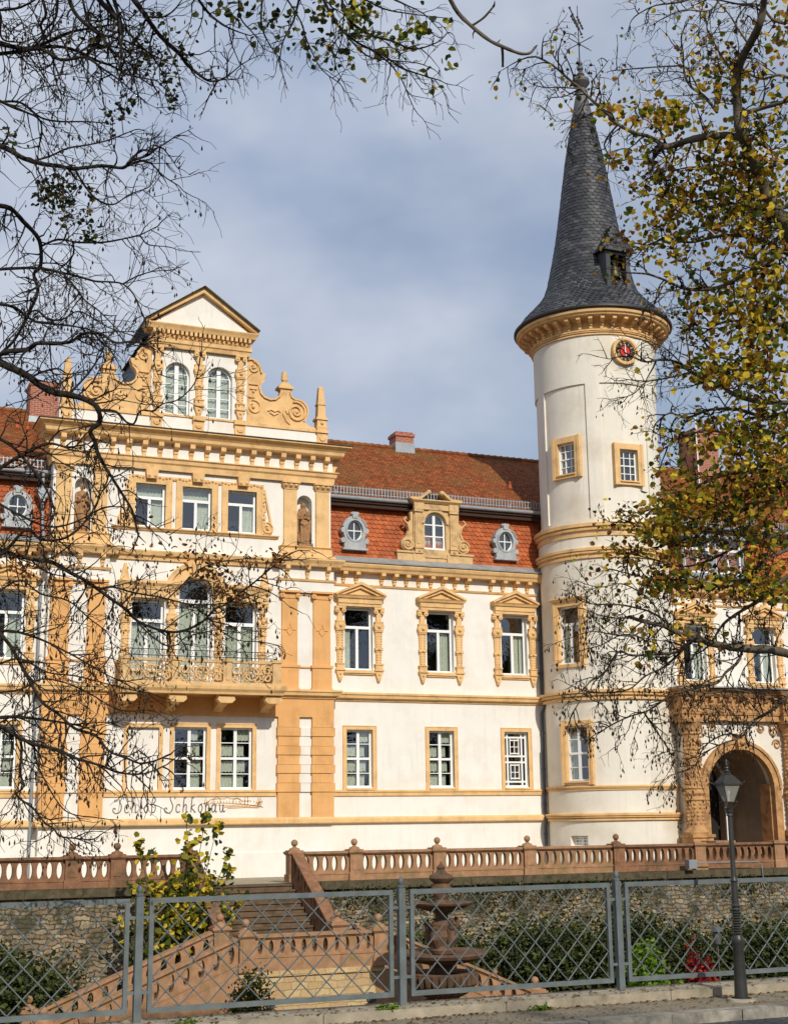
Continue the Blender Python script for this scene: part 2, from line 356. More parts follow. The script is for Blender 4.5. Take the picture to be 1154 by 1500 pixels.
def band(m, P, w, y0, y1):     # raised flat strip following an XZ polyline
    n = len(P); L = []; Rr = []
    for i, p in enumerate(P):
        a = Vector(P[max(i-1, 0)]); b = Vector(P[min(i+1, n-1)]); d = (b-a)
        if d.length < 1e-9: d = Vector((1, 0))
        d.normalize(); q = Vector((-d.y, d.x))*w/2; L.append((p[0]+q.x, p[1]+q.y)); Rr.append((p[0]-q.x, p[1]-q.y))
    for i in range(n-1):
        a, b, c, d = L[i], L[i+1], Rr[i+1], Rr[i]
        m.add([(a[0], y0, a[1]), (b[0], y0, b[1]), (c[0], y0, c[1]), (d[0], y0, d[1]), (a[0], y1, a[1]), (b[0], y1, b[1]), (c[0], y1, c[1]), (d[0], y1, d[1])],
              [(0, 1, 2, 3), (0, 1, 5, 4), (3, 2, 6, 7)] + ([(0, 3, 7, 4)] if i == 0 else []) + ([(1, 2, 6, 5)] if i == n-2 else []))
CACHE = {}
def cached(key, fn, name, mat):
    if key not in CACHE: CACHE[key] = fn().mesh(name, mat, name != 'pane')
    return CACHE[key]

# ------------------------------------------------------------------ window kit (local: x across, y into the wall, z up from the sill)
def frame_m(w, h, V, H, t=.07, arch=0, y0=0.):
    """V: (x, thick, z0, z1), H: (z, thick, x0, x1) in fractions of w / h; arch = rise of a round head"""
    m = M(); a = w/2
    hs = h-arch
    m.box(-a, -a+t, y0, y0+.07, 0, hs); m.box(a-t, a, y0, y0+.07, 0, hs); m.box(-a+t, a-t, y0, y0+.07, 0, t*1.1)
    m.box(-a, a, y0-.05, y0, 0, .05)
    if not arch: m.box(-a+t, a-t, y0, y0+.07, h-t, h)
    else:
        o = arc(0, hs, a, 0, PI, 14, arch); i = arc(0, hs, a-t, 0, PI, 14, arch-t)
        for k in range(14):
            m.prism([o[k], o[k+1], i[k+1], i[k]], 'y', y0, y0+.07)
    for x, th, z0, z1 in V:
        X = -a+x*w; zt = z1*h
        if arch and z1 >= 1: zt = hs+arch*math.sqrt(max(0, 1-(X/a)**2))-t*.5
        m.box(X-th/2, X+th/2, y0-.012, y0+.06, max(t, z0*h), min(zt, h-(0 if arch else t)))
    for z, th, x0, x1 in H:
        Z = z*h; L = -a+x0*w; Q = -a+x1*w
        if arch and Z > hs: k = a*math.sqrt(max(0, 1-((Z-hs)/arch)**2))-t*.5; L = max(L, -k); Q = min(Q, k)
        m.box(max(L, -a+t*.9), min(Q, a-t*.9), y0-.006 if th < .05 else y0-.02, y0+.055, Z-th/2, Z+th/2)
    return m
def pane_m(w, h, arch=0):
    m = M(); a = w/2-.01
    if not arch: return m.add([(-a, .045, .02), (a, .045, .02), (a, .045, h-.02), (-a, .045, h-.02)], [(0, 1, 2, 3)])
    P = [(-a, .02), (a, .02)] + arc(0, h-arch, a, 0, PI, 14, arch-.01)
    return m.add([(x, .045, z) for x, z in P], [tuple(range(len(P)))])
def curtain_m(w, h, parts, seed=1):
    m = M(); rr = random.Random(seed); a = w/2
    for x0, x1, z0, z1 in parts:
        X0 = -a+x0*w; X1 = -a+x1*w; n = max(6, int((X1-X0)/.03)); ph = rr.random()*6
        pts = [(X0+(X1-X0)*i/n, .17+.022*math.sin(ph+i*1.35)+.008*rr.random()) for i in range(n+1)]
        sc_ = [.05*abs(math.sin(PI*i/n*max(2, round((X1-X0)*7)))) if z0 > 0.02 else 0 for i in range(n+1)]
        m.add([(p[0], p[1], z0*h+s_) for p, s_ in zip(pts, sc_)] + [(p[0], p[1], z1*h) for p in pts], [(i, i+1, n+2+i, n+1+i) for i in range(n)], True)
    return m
KINDS = {
 'cross': ([(.5, .11, 0, .67)], [(.69, .11, 0, 1)]),
 'eight': ([(.5, .12, 0, 1)], [(.5, .09, 0, 1), (.25, .03, 0, 1), (.755, .03, 0, 1)]),
 'porch': ([(.2, .07, 0, 1), (.8, .07, 0, 1), (.5, .03, .14, .40), (.5, .03, .60, .86), (.32, .04, .14, .42), (.68, .04, .14, .42), (.32, .04, .58, .88), (.68, .04, .58, .88)],
            [(.10, .07, 0, 1), (.45, .07, 0, 1), (.56, .07, 0, 1), (.90, .07, 0, 1), (.27, .03, .3, .7), (.73, .03, .3, .7), (.16, .05, .3, .7), (.4, .05, .3, .7), (.61, .05, .3, .7), (.85, .05, .3, .7)]),
 'grid': ([(.33, .035, 0, 1), (.67, .035, 0, 1)], [(.25, .03, 0, 1), (.5, .05, 0, 1), (.75, .03, 0, 1)]),
 'door': ([(.5, .13, 0, .76)], [(.765, .13, 0, 1), (.2, .05, 0, 1)]),
 'gable': ([(.5, .16, 0, 1)], [(.2, .03, 0, 1), (.4, .03, 0, 1), (.6, .03, 0, 1), (.8, .03, 0, 1)]),
 'dorm': ([(.5, .12, 0, 1)], [(.36, .05, 0, 1), (.68, .05, 0, 1)]),
 'archdoor': ([(.5, .13, 0, .8)], [(.79, .15, 0, 1), (.2, .05, 0, 1)]),
}
def window(root, x, y, z, w, h, kind, arch=0, curt=(), rotz=0, name='window', inset=.2, extra=(), label=None, seed=1):
    """x,y,z: middle of the sill on the wall face; returns the window part; extra: (name, key, fn, mat)"""
    key = (kind, round(w, 2), round(h, 2), arch)
    V, H = KINDS[kind]
    me = cached(('fr',)+key, lambda: frame_m(w, h, V, H, arch=arch, y0=0), 'window', WHITE)
    d = Vector((-math.sin(rotz), math.cos(rotz), 0))*inset
    o = part(name, me, None, root, loc=(x+d.x, y+d.y, z), rotz=rotz, label=label)
    part('pane', cached(('pn',)+key, lambda: pane_m(w, h, arch), 'pane', GLASS), None, o, local=True)
    if curt: part('curtain_or_reflection', cached(('cu', curt, seed)+key, lambda: curtain_m(w, h, curt, seed), 'curtain_or_reflection', CURT), None, o, local=True)
    for nm, k, fn, mt, *dx in extra:
        part(nm, cached(k, fn, nm, mt), None, o, loc=(dx[0] if dx else 0, -inset, 0), local=True)
    return o
def surround_flat(w, h, t, y0=-.05, y1=.06, sill=True):       # plain ochre architrave round an opening w x h
    def f():
        m = M(); a = w/2
        m.box(-a-t, -a, y0, y1, -.1, h+t); m.box(a, a+t, y0, y1, -.1, h+t); m.box(-a, a, y0, y1, h, h+t)
        m.box(-a-t-.004, -a-t+.03, y0-.015, y1, -.1, h+t+.004); m.box(a+t-.03, a+t+.004, y0-.015, y1, -.1, h+t+.004); m.box(-a-t+.03, a+t-.03, y0-.015, y1, h+t-.03, h+t+.004)
        if sill: m.box(-a-.02, a+.06, y0-.07, .2, -.1, -.03)
        return m
    return f
def herm(h, w=.34, foot=.95):      # carved tapering jamb pilaster, hangs foot below 0, ionic head on top
    def f():
        m = M(); a = w/2; z = 0
        m.lathe([(.02, -foot+.0), (.07, -foot+.05), (.09, -foot+.12), (.05, -foot+.17)], 0, -.05, 0, 8)
        zz = -foot+.15
        m.prism([(-a*.45, zz), (a*.45, zz), (a*.95, zz+.3), (-a*.95, zz+.3)], 'y', -.13, .03); m.ball((0, -.14, zz+.17), .05, 8, 6)
        m.box(-a*1.1, a*1.1, -.18, .03, zz+.3, zz+.36); m.box(-a*.85, a*.85, -.14, .03, zz+.36, zz+.55); m.box(-a*1.05, a*1.05, -.17, .03, zz+.55, zz+.6)
        z0 = zz+.6; z1 = h-.98                                     # tapered shaft
        m.prism([(-a*.6, z0), (a*.6, z0), (a*.86, z1), (-a*.86, z1)], 'y', -.10, .03)
        n = int((z1-z0)/.1)
        for i in range(n):
            q = z0+(i+.5)*(z1-z0)/n; k = a*(.36+.2*i/n)
            if i % 7 == 5: m.box(-a*.95, a*.95, -.14, .03, q-.05, q+.05); m.ball((0, -.15, q), .045, 8, 5); continue
            for sx in (-1, 1): m.ball((sx*k, -.105, q), .034, 6, 4)
        m.box(-a*.98, a*.98, -.15, .03, z1, z1+.05)
        m.prism([(-a*.9, z1+.05), (a*.9, z1+.05), (a*1.25, z1+.2), (a*.95, z1+.36), (-a*.95, z1+.36), (-a*1.25, z1+.2)], 'y', -.17, .03)
        m.ball((0, -.18, z1+.2), .075, 10, 6); m.box(-a*1.05, a*1.05, -.18, .03, z1+.36, z1+.41)
        m.prism([(-a*.62, z1+.41), (a*.62, z1+.41), (a*.55, h-.2), (-a*.55, h-.2)], 'y', -.12, .03)
        for sx in (-1, 1):
            m.prism(arc(sx*a*.78, h-.16, .095, 0, 2*PI, 12)[:-1], 'y', -.19, .03); m.ball((sx*a*.78, -.2, h-.16), .04, 8, 5)
        m.box(-a*1.2, a*1.2, -.2, .03, h-.08, h)
        return m
    return f
def pediment(w, h1, h2):    # entablature + triangular pediment, bottom at 0
    def f():
        m = M(); a = w/2
        m.box(-a+.12, a-.12, -.2, .02, 0, .12); m.box(-a+.1, a-.1, -.24, .02, .12, .3)
        m.mould([(-a+.1, .02), (-a+.1, -.24), (a-.1, -.24), (a-.1, .02)], [(0, .3), (.06, .32), (.1, .4), (.14, .44), (0, .44)])
        m.prism([(-a+.1, .44), (a-.1, .44), (0, h2-.12)], 'y', -.16, .02)
        for sx in (-1, 1):
            P = [(sx*(a+.04), .42), (sx*(a+.04), .5), (0, h2), (0, h2-.13)] if sx > 0 else [(0, h2-.13), (0, h2), (-a-.04, .5), (-a-.04, .42)]
            m.prism(P, 'y', -.36, .02)
            P2 = [(sx*(a-.3), .445), (sx*(a-.02), .445), (0, h2-.131), (0, h2-.26)]
            m.prism(P2 if sx > 0 else P2[::-1], 'y', -.27, .02)
        return m
    return f
def bracket(m, x, y, zt, zb, w, out):       # modillion: scrolled block, stepped tail
    h = zt-zb
    m.prism([(y, zt), (y-out, zt), (y-out, zt-.3*h), (y-out*.75, zt-.42*h), (y-out*.42, zt-.5*h), (y, zt-.5*h)], 'x', x-w/2, x+w/2)
    m.box(x-w*.42, x+w*.42, y-out*.36, y, zb+.28*h, zt-.5*h); m.box(x-w*.36, x+w*.36, y-out*.26, y, zb, zb+.25*h)
def capital(m, x0, x1, y, z0, z1, out=.12, rich=False):
    cx = (x0+x1)/2; w = (x1-x0)/2
    m.box(x0+.03, x1-.03, y-.03, y+.1, z0, z0+.05); m.box(x0-.1, x1+.1, y-out-.05, y+.1, z1-.08, z1)
    if rich:
        for k in range(5): m.box(x0-.02-.02*k+.01, x1+.02+.02*k-.01, y-.03-.02*k, y+.1, z0+.06+k*.035, z0+.085+k*.035)
        for sx in (-1, 0, 1): m.ball((cx+sx*w*.8, y-.09, z1-.15), .065, 8, 6)
    else:
        m.box(x0, x1, y-.06, y+.1, z0+.05, z1-.08)
        for sx in (-1, 1): m.prism(arc(cx+sx*w, z1-.19, .1, 0, 2*PI, 12)[:-1], 'y', y-out, y+.1); m.ball((cx+sx*w, y-out, z1-.19), .04, 8, 5)
def cross_orn(m, cx, y, z):     # small flat strapwork ornament on a pilaster
    for P in ([(cx-.24, z), (cx-.1, z)], [(cx+.1, z), (cx+.24, z)], [(cx-.13, z-.06), (cx, z-.22), (cx+.13, z-.06)], [(cx-.07, z+.05), (cx, z+.25), (cx+.07, z+.05)]): band(m, P, .035, y-.03, y+.01)

# ------------------------------------------------------------------ castle
castle = empty('castle', (-5.6, 2, .3), 'cream and ochre Renaissance style castle with stepped scrolled gable and red mansard roofs', 'castle')
MC = -5.57
def mir(x): return 2*MC-x
PX0, PX1, PY = -11.05, -.1, -.5
mpP = lambda u, v, d: (u, PY+d, v)
# pavilion wall
GW = [(-7.42, 1), (-5.66, 0), (-3.88, 0)]
W2 = [-7.40, -5.585, -3.77]
holes = [(-7.42-.58, -7.42+.58, 3.52, 5.77, .1, False)] + [(c-.62, c+.62, 3.52, 5.8, .3, True) for c in (-5.66, -3.88)]
holes += [(-8.0, -6.76, 7.25, 10.55, .3, True), (-6.2, -4.94, 7.25, 11.47, .3, True), (-4.38, -3.14, 7.25, 10.55, .3, True)]
holes += [(c-.58, c+.58, 13.35, 15.02, .3, True) for c in W2]
holes += [(-1.5, -.88, 13.0, 15.06, .42, False), (mir(-.88), mir(-1.5), 13.0, 15.06, .42, False)]
m = M(); relief(m, PX0, PX1, .1, 17.3, holes, mpP)
archfill(m, -6.2, -4.94, 10.84, 11.47, PY, PY+.3); archfill(m, -1.5, -.88, 14.75, 15.06, PY, PY+.42); archfill(m, mir(-.88), mir(-1.5), 14.75, 15.06, PY, PY+.42)
m.box(PX1-.001, PX1+.02, PY+.004, 5, .1, 17.3); m.box(PX0-.02, PX0+.001, PY+.004, 5, .1, 17.3)
m.box(PX0+.2, PX1-.2, PY-.004, PY, 2.48, 3.27)
part('pavilion_wall', m, CREAM, castle, fix=False)
# wing walls
WX1 = 9.75
def wingwall(x0, x1, gc, gw, fc, name):
    hs = [(c-gw/2, c+gw/2, 3.58, 5.83, .3, True) for c in gc] + [(c-.6, c+.6, 8.2, 10.72, .3, True) for c in fc]
    m = M(); relief(m, x0, x1, .1, 12.4, hs, lambda u, v, d: (u, d, v)); return part(name, m, CREAM, castle, fix=False)
GC = [1.29, 4.84, 8.24]; FC = [1.29, 4.88, 8.30]
LG = [mir(c) for c in GC]; LF = [mir(c) for c in FC]
RF = [17.35, 21.1, 24.7, 28.3]
wingwall(-.1, WX1, GC, 1.1, FC, 'wing_wall'); wingwall(-21.3, PX0, LG, 1.1, LF, 'wing_wall'); wingwall(14.0, 31, [21.1, 24.7, 28.3], 1.1, RF, 'wing_wall')
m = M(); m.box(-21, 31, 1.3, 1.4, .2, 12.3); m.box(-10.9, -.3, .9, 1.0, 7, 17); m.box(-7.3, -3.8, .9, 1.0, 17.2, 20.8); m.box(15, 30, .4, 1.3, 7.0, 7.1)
part('dark_backing', m, DARK, castle)  # near-black sheets behind the windows stand for unlit rooms
# ---- straight trims
wp = [(-.05, 0), (WX1, 0)]; lp = [(-21.3, 0), (PX0, 0)]; rp = [(13.8, 0), (31, 0)]
pp = [(PX0, .05), (PX0, PY), (PX1, PY), (PX1, .05)]
PL = [(-.02, 2.22), (.12, 2.22), (.15, 2.26), (.15, 2.40), (.10, 2.47), (-.02, 2.47)]
SI = [(-.02, 3.26), (.06, 3.26), (.07, 3.40), (.11, 3.41), (.11, 3.46), (-.02, 3.50)]
ST = [(-.02, 6.93), (.06, 6.95), (.08, 7.02), (.2, 7.06), (.22, 7.16), (.27, 7.2), (.27, 7.27), (-.02, 7.31)]
m = M()
for p in (wp, lp, rp): m.mould(p, PL)
m.mould([(PX0-.04, .05), (PX0-.04, PY-.06), (PX1+.04, PY-.06), (PX1+.04, .05)], PL); part('plinth_band', m, OCHRE, castle)
m = M()
for p in (wp, lp, rp): m.mould(p, SI)
m.mould([(-8.97, PY), (-2.3, PY)], SI); part('sill_band', m, OCHRE, castle)
m = M()
for p in (wp, lp, rp): m.mould(p, ST)
m.mould([(PX0-.1, .05), (PX0-.1, PY-.12), (PX1+.1, PY-.12), (PX1+.1, .05)], ST); part('string_course', m, OCHRE, castle)
m = M(); m.box(PX0-.1, PX1+.1, PY-.12, PY+.01, 6.24, 6.94); m.box(PX0-.11, -8.97, PY-.135, PY, 6.2, 6.26)
part('ochre_frieze', m, OCHRE_D, castle)
# quoined pilasters of the ground floor
m = M()
ZE = [6.24, 5.84, 5.50, 5.13, 4.79, 4.43, 4.10, 3.74, 3.40, 2.47]
for a, b in ((-2.28, -1.42), (-.9, -.02)):
    for L, Q in ((a, b), (mir(b), mir(a))):
        for i in range(9):
            o = .04 if i % 2 else 0
            m.box(L-o, Q+o, PY-.15-o, PY+.02, ZE[i+1]+(.012 if i < 8 else 0), ZE[i])
part('quoin_pilaster', m, OCHRE_D, castle)
m = M()
for L, Q in ((-1.42, -.9), (mir(-.9), mir(-1.42))):
    for i in range(1, 8): m.box(L+.001, Q-.001, PY-(.07 if i % 2 else .04), PY, ZE[i+1]+.015, ZE[i])
part('quoin_infill', m, CREAM, castle)
# first floor pilasters
m = M()
for a, b in ((-2.14, -1.5), (-.84, -.14)):
    for L, Q in ((a, b), (mir(b), mir(a))):
        m.box(L-.05, Q+.05, PY-.14, PY+.02, 7.3, 8.14); m.box(L-.1, Q+.1, PY-.18, PY+.02, 8.14, 8.24); m.box(L, Q, PY-.11, PY+.02, 8.24, 10.8)
        m.box(L-.08, Q+.08, PY-.17, PY+.02, 7.3, 7.36)
        capital(m, L, Q, PY-.08, 10.8, 11.15, .13); cross_orn(m, (L+Q)/2, PY-.11, 9.62)
for L, Q in ((-1.5, -.84), (mir(-.84), mir(-1.5))): m.box(L, Q, PY-.05, PY+.02, 8.14, 8.2); m.box(L, Q, PY-.04, PY+.02, 11.0, 11.06)
part('first_floor_pilaster', m, OCHRE_D, castle)
# cornice between first and second floor
m = M()
for L, Q in ((-2.25, .0), (mir(.0), mir(-2.25))):
    pth = [(L, PY+.02), (L, PY-.14), (Q, PY-.14), (Q, PY+.6)] if Q == 0. else [(L, PY+.6), (L, PY-.14), (Q, PY-.14), (Q, PY+.02)]
    m.mould(pth, [(-.02, 11.53), (.05, 11.55), (.08, 11.63), (-.02, 11.65)])
    m.mould(pth, [(-.02, 12.12), (.24, 12.13), (.28, 12.24), (.36, 12.36), (.36, 12.42), (-.02, 12.50)])
    for k in range(3):
        cx = L+.28+k*(Q-L-.56)/2; bracket(m, cx, PY-.14, 12.13, 11.68, .17, .24)
m.mould([(-8.89, PY), (-2.25, PY)], [(-.02, 12.02), (.08, 12.03), (.1, 12.14), (.2, 12.2), (.25, 12.34), (.25, 12.38), (-.02, 12.44)])
part('middle_cornice', m, OCHRE, castle)
m = M()
for L, Q in ((-2.25, .0), (mir(.0), mir(-2.25))): m.box(L+.002, Q-.002, PY-.138, PY+.5, 11.1, 12.14)
part('entablature_block', m, CREAM, castle)
# second floor pilasters + bases
m = M()
for L0, Q0 in ((-2.18, -.1), (mir(-.1), mir(-2.18))):
    m.mould([(L0, PY+.02), (L0, PY-.12), (Q0, PY-.12), (Q0, PY+.3)], [(-.02, 12.48), (.14, 12.48), (.14, 12.56), (.03, 12.62), (.03, 12.86), (.1, 12.92), (-.02, 12.96)])
for a, b in ((-2.08, -1.54), (-.74, -.18)):
    for L, Q in ((a, b), (mir(b), mir(a))): m.box(L, Q, PY-.11, PY+.02, 12.95, 15.24); capital(m, L, Q, PY-.08, 15.22, 15.56, .12, True)
part('second_floor_pilaster', m, OCHRE, castle)
# top entablature of the pavilion
m = M(); q = [(PX0-.08, .6), (PX0-.08, PY-.1), (PX1+.08, PY-.1), (PX1+.08, .6)]
m.mould(q, [(-.02, 15.56), (.04, 15.56), (.06, 15.78), (.12, 15.84), (.14, 15.96), (.2, 16.0), (.2, 16.04), (-.02, 16.08)])
m.mould(q, [(-.02, 16.62), (.3, 16.64), (.36, 16.7), (.38, 16.82), (.5, 16.94), (.62, 17.0), (.62, 17.06), (-.02, 17.1)])
part('top_cornice', m, OCHRE, castle)
m = M(); m.mould(q, [(.3, 17.085), (.66, 17.065), (.66, 17.1), (.3, 17.13)]); part('cornice_flashing', m, IRON, castle)
m = M(); m.box(PX0-.07, PX1+.07, PY-.09, PY+.02, 16.0, 16.64); m.box(PX0-.07, PX0, PY, .6, 16.0, 16.64); m.box(PX1, PX1+.07, PY, .6, 16.0, 16.64); part('frieze', m, CREAM, castle)
bb = M()
for sx, x in ((1, PX1+.07), (-1, PX0-.07)):
    for yy in (PY+.02, PY+.5): bb.prism([(x, 16.63), (x+sx*.4, 16.63), (x+sx*.4, 16.48), (x+sx*.2, 16.3), (x+sx*.12, 16.08), (x, 16.08)], 'y', yy, yy+.2)
mm = M()
for k in range(18): bracket(mm, -10.80+k*(10.46/17), PY-.09, 16.63, 16.08, .2, .3)
for (a_, f0), (b_, f1) in zip(bb.ch, bb.ch[1:]+[(len(bb.v), len(bb.f))]): mm.add(bb.v[a_:b_], [tuple(k-a_ for k in q) for q in bb.f[f0:f1]]) if b_ > a_ else None
part('cornice_bracket', mm, OCHRE, castle)
# ground floor windows
C8 = ((.04, .46, .0, .22), (.54, .8, .0, .22), (.04, .46, .27, .46), (.54, .85, .27, .46), (.04, .46, .53, .72), (.54, .8, .53, .72), (.54, .96, .78, .97))
C8b = ((.54, .86, .0, .23), (.54, .9, .27, .47), (.54, .86, .53, .73), (.54, .8, .78, .95))
for i, (c, bl) in enumerate(GW):
    if bl:
        s = surround_flat(1.16, 2.25, .14)(); part('blind_window', s, OCHRE, castle, loc=(c, PY, 3.52)); continue
    window(castle, c, PY, 3.52, 1.24, 2.28, 'eight', curt=C8b if i == 1 else C8, extra=[('surround', 'sfA', surround_flat(1.24, 2.28, .15), OCHRE)], inset=.16, seed=i)
for i, c in enumerate(GC): window(castle, c, 0, 3.58, 1.1, 2.25, 'porch' if i == 2 else 'eight', curt=() if i == 2 else C8, extra=[('surround', 'sfB', surround_flat(1.1, 2.25, .16), OCHRE)], inset=.18, seed=i+4)
for i, c in enumerate(LG+[21.1, 24.7, 28.3]): window(castle, c, 0, 3.58, 1.1, 2.25, 'eight', curt=C8b, extra=[('surround', 'sfB', surround_flat(1.1, 2.25, .16), OCHRE)], inset=.18, seed=4)
# first floor windows of the wings
jambs = herm(2.52, .36, .5)
def wsill():
    m = M(); m.box(-.68, .68, -.12, .2, -.14, -.02); m.box(-.64, .64, -.07, .02, -.2, -.14); return m
for i, c in enumerate(FC+LF+RF):
    cu = ((.05, .3, 0, .66),) if i == 0 else ((.55, .93, 0, .66),) if i == 1 else ((.5, .8, 0, .66), (.83, .95, 0, .66))
    window(castle, c, 0, 8.2, 1.2, 2.5, 'cross', curt=cu, inset=.22, seed=i,
           extra=[('jamb_column', 'jamb', jambs, OCHRE, -.83), ('jamb_column', 'jamb', jambs, OCHRE, .83), ('pediment', 'ped', lambda: (lambda p: p)(pediment(2.1, .44, 1.0)()), OCHRE), ('sill', 'wsl', wsill, OCHRE)])
for o in bpy.data.objects:
    if o.name.startswith('pediment'): o.location.z = 2.53
# balcony doors
for x in (-7.38, -3.76): window(castle, x, PY, 7.27, 1.24, 3.26, 'door', curt=((.05, .48, 0, .74), (.52, .95, 0, .74)), inset=.24, name='balcony_door', seed=3)
window(castle, -5.57, PY, 7.27, 1.26, 4.18, 'archdoor', arch=.62, curt=((.05, .48, 0, .78), (.52, .95, 0, .78)), inset=.24, name='balcony_door', seed=5)
m = M()
f = herm(3.1, .36, .2)()
for x in (-8.22, -6.48, -4.66, -2.92): m.tf = Matrix.Translation((x, PY, 7.5)); m.add(f.v, f.f, True)
m.tf = None; part('door_column', m, OCHRE, castle)
m = M()
for a, b in ((-8.48, -6.3), (-4.84, -2.66)):
    m.box(a+.05, b-.05, PY-.18, PY+.02, 10.58, 10.88)
    m.mould([(a+.05, PY+.02), (a+.05, PY-.18), (b-.05, PY-.18), (b-.05, PY+.02)], [(-.02, 10.88), (.03, 10.9), (.06, 11.02), (.14, 11.12), (.14, 11.2), (-.02, 11.26)])
O = arc(MC, 10.84, 1.12, 0, PI, 18); I = arc(MC, 10.84, .64, 0, PI, 18); O2 = arc(MC, 10.84, 1.2, 0, PI, 18); O3 = arc(MC, 10.84, 1.04, 0, PI, 18)
for k in range(18): m.prism([O[k], O[k+1], I[k+1], I[k]], 'y', PY-.14, PY+.02); m.prism([O2[k], O2[k+1], O3[k+1], O3[k]], 'y', PY-.24, PY+.02)
m.prism([(MC-.14, 11.4), (MC+.14, 11.4), (MC+.22, 12.0), (MC-.22, 12.0)], 'y', PY-.3, PY+.02)
for x in (-8.3, -2.85): m.prism([(x-.17, 11.26), (x+.17, 11.26), (x+.04, 11.86), (x-.04, 11.86)], 'y', PY-.16, PY+.0)
part('door_entablature', m, OCHRE, castle)
# second floor windows
for i, c in enumerate(W2): window(castle, c, PY, 13.35, 1.16, 1.67, 'cross', curt=(((.5, .96, 0, .66), (.05, .95, .7, .97)), ((.55, .95, 0, .66), (.05, .95, .7, .97)), ((.55, .95, 0, .66),))[i], inset=.2, seed=i+9)  # upper-light curtains are added: pale cloth stands for the sky reflection
m = M()
for c in W2:
    m.box(c-.8, c-.58, PY-.05, PY+.1, 13.3, 15.2); m.box(c+.58, c+.8, PY-.05, PY+.1, 13.3, 15.2); m.box(c-.58, c+.58, PY-.05, PY+.1, 15.02, 15.2)
    m.box(c-.83, c-.79, PY-.08, PY, 13.3, 15.22); m.box(c+.79, c+.83, PY-.08, PY, 13.3, 15.22)
    m.prism([(c-.2, 15.2), (c+.2, 15.2), (c+.24, 15.56), (c-.24, 15.56)], 'y', PY-.24, PY)
    for sx in (-1, 1): m.ball((c+sx*.12, PY-.24, 15.3), .07, 8, 5)
m.box(-8.25, -2.9, PY-.04, PY+.02, 15.2, 15.34)
for k in range(40): m.ball((-8.1+k*.13, PY-.06, 15.27+.03*math.sin(k*1.9)), .05, 6, 4)
m.mould([(-8.72, PY+.01), (-8.72, PY), (-2.42, PY), (-2.42, PY+.01)], [(-.02, 13.16), (.06, 13.18), (.1, 13.24), (.14, 13.26), (.14, 13.3), (-.02, 13.34)])
for sx in (-1, 1):
    X = lambda d: MC+sx*(2.66+d)
    for dz, r in ((15.05, .1), (14.85, .07), (14.7, .08), (14.5, .06), (14.35, .13), (14.15, .07), (14.0, .12), (13.85, .09)): m.prism(arc(X(.0), dz, r, 0, 2*PI, 10)[:-1], 'y', PY-.07, PY)
    band(m, [(X(.06+p*.02), 15.0-p*.1) for p in range(14)], .07, PY-.09, PY)
    m.prism(arc(X(.15), 13.58, .27, 0, 2*PI, 18)[:-1], 'y', PY-.06, PY); band(m, spiral(X(.15), 13.58, .25, 1.6, PI/2, d=-sx), .05, PY-.11, PY-.05); m.ball((X(.15), PY-.1, 13.58), .06, 8, 5)
part('window_frame_ornament', m, OCHRE, castle)
# statues stand in the niches: built further down
# ---- painted sign
m = M()
GL = {
 'S': ([(1.08, 1.62), (1.12, 1.95), (.9, 2.18), (.62, 2.05), (.52, 1.7), (.7, 1.25), (.88, .85), (.86, .35), (.6, .0), (.2, -.05), (-.12, .2), (-.1, .5), (.1, .55), (.16, .36)],),
 'c': ([(.5, .75), (.42, .95), (.2, .95), (.04, .6), (.08, .15), (.3, 0), (.55, .15)],),
 'h': ([(.1, 0), (.12, 1.0), (.2, 2.0), (.42, 2.1), (.3, 1.7)], [(.12, .6), (.32, .95), (.5, .85), (.5, .3), (.6, 0), (.72, .1)]),
 'l': ([(.3, 1.9), (.38, 2.1), (.2, 2.05), (.12, 1.2), (.12, .2), (.25, 0), (.38, .1)],),
 'o': ([(.32, .97), (.08, .75), (.04, .3), (.24, 0), (.48, .25), (.5, .7), (.32, .97), (.5, 1.05)],),
 'ß': ([(.0, -.35), (.12, 0), (.12, 1.2), (.22, 1.75), (.45, 1.75), (.5, 1.4), (.3, 1.05), (.52, .85), (.56, .3), (.35, 0), (.22, .1)],),
 'k': ([(.1, 0), (.12, 1.0), (.2, 2.0), (.42, 2.1), (.3, 1.7)], [(.55, .95), (.3, .8), (.14, .5), (.4, .3), (.6, 0), (.7, .08)]),
 'p': ([(.08, .95), (.12, .6), (.12, -.75), (.0, -.85)], [(.12, .6), (.3, .95), (.52, .8), (.52, .25), (.32, 0), (.14, .15)]),
 'a': ([(.5, .8), (.3, .97), (.08, .75), (.06, .25), (.24, 0), (.46, .25), (.5, .9), (.5, .2), (.62, 0), (.72, .1)],),
 'u': ([(.06, .95), (.08, .3), (.22, 0), (.42, .15), (.5, .95), (.5, .2), (.62, 0), (.78, .15)],)}
ADV = {'S': 1.02, 'c': .66, 'h': .8, 'l': .46, 'o': .66, 'ß': .72, 'k': .8, 'p': .7, 'a': .8, 'u': .8, ' ': .75}
x = -8.42; e = .305
for ch in 'Schloß Schkopau':
    m = M()
    for P in GL.get(ch, ()): band(m, smooth_path([(x+px*e*.95+pz*e*.04, 2.69+pz*e*.97) for px, pz in P], 5), .036, PY-.016, PY-.002)
    x += ADV[ch]*e*1.22
    if m.v: part('sign_letter', m, INK, castle)
m = M()
def ln(P, w=.03): band(m, [(-5.1+a*2.25, 2.82+b*.44) for a, b in P], w, PY-.013, PY-.002)
ln([(.05, .45), (.12, .75), (.25, .8), (.36, .8), (.40, .95), (.44, .8), (.60, .8), (.66, .6), (.8, .62)])
ln([(.16, .45), (.16, .78), (.22, .95), (.28, .78), (.28, .45)]); ln([(.5, .4), (.5, .7), (.56, .88), (.62, .7), (.62, .4)])
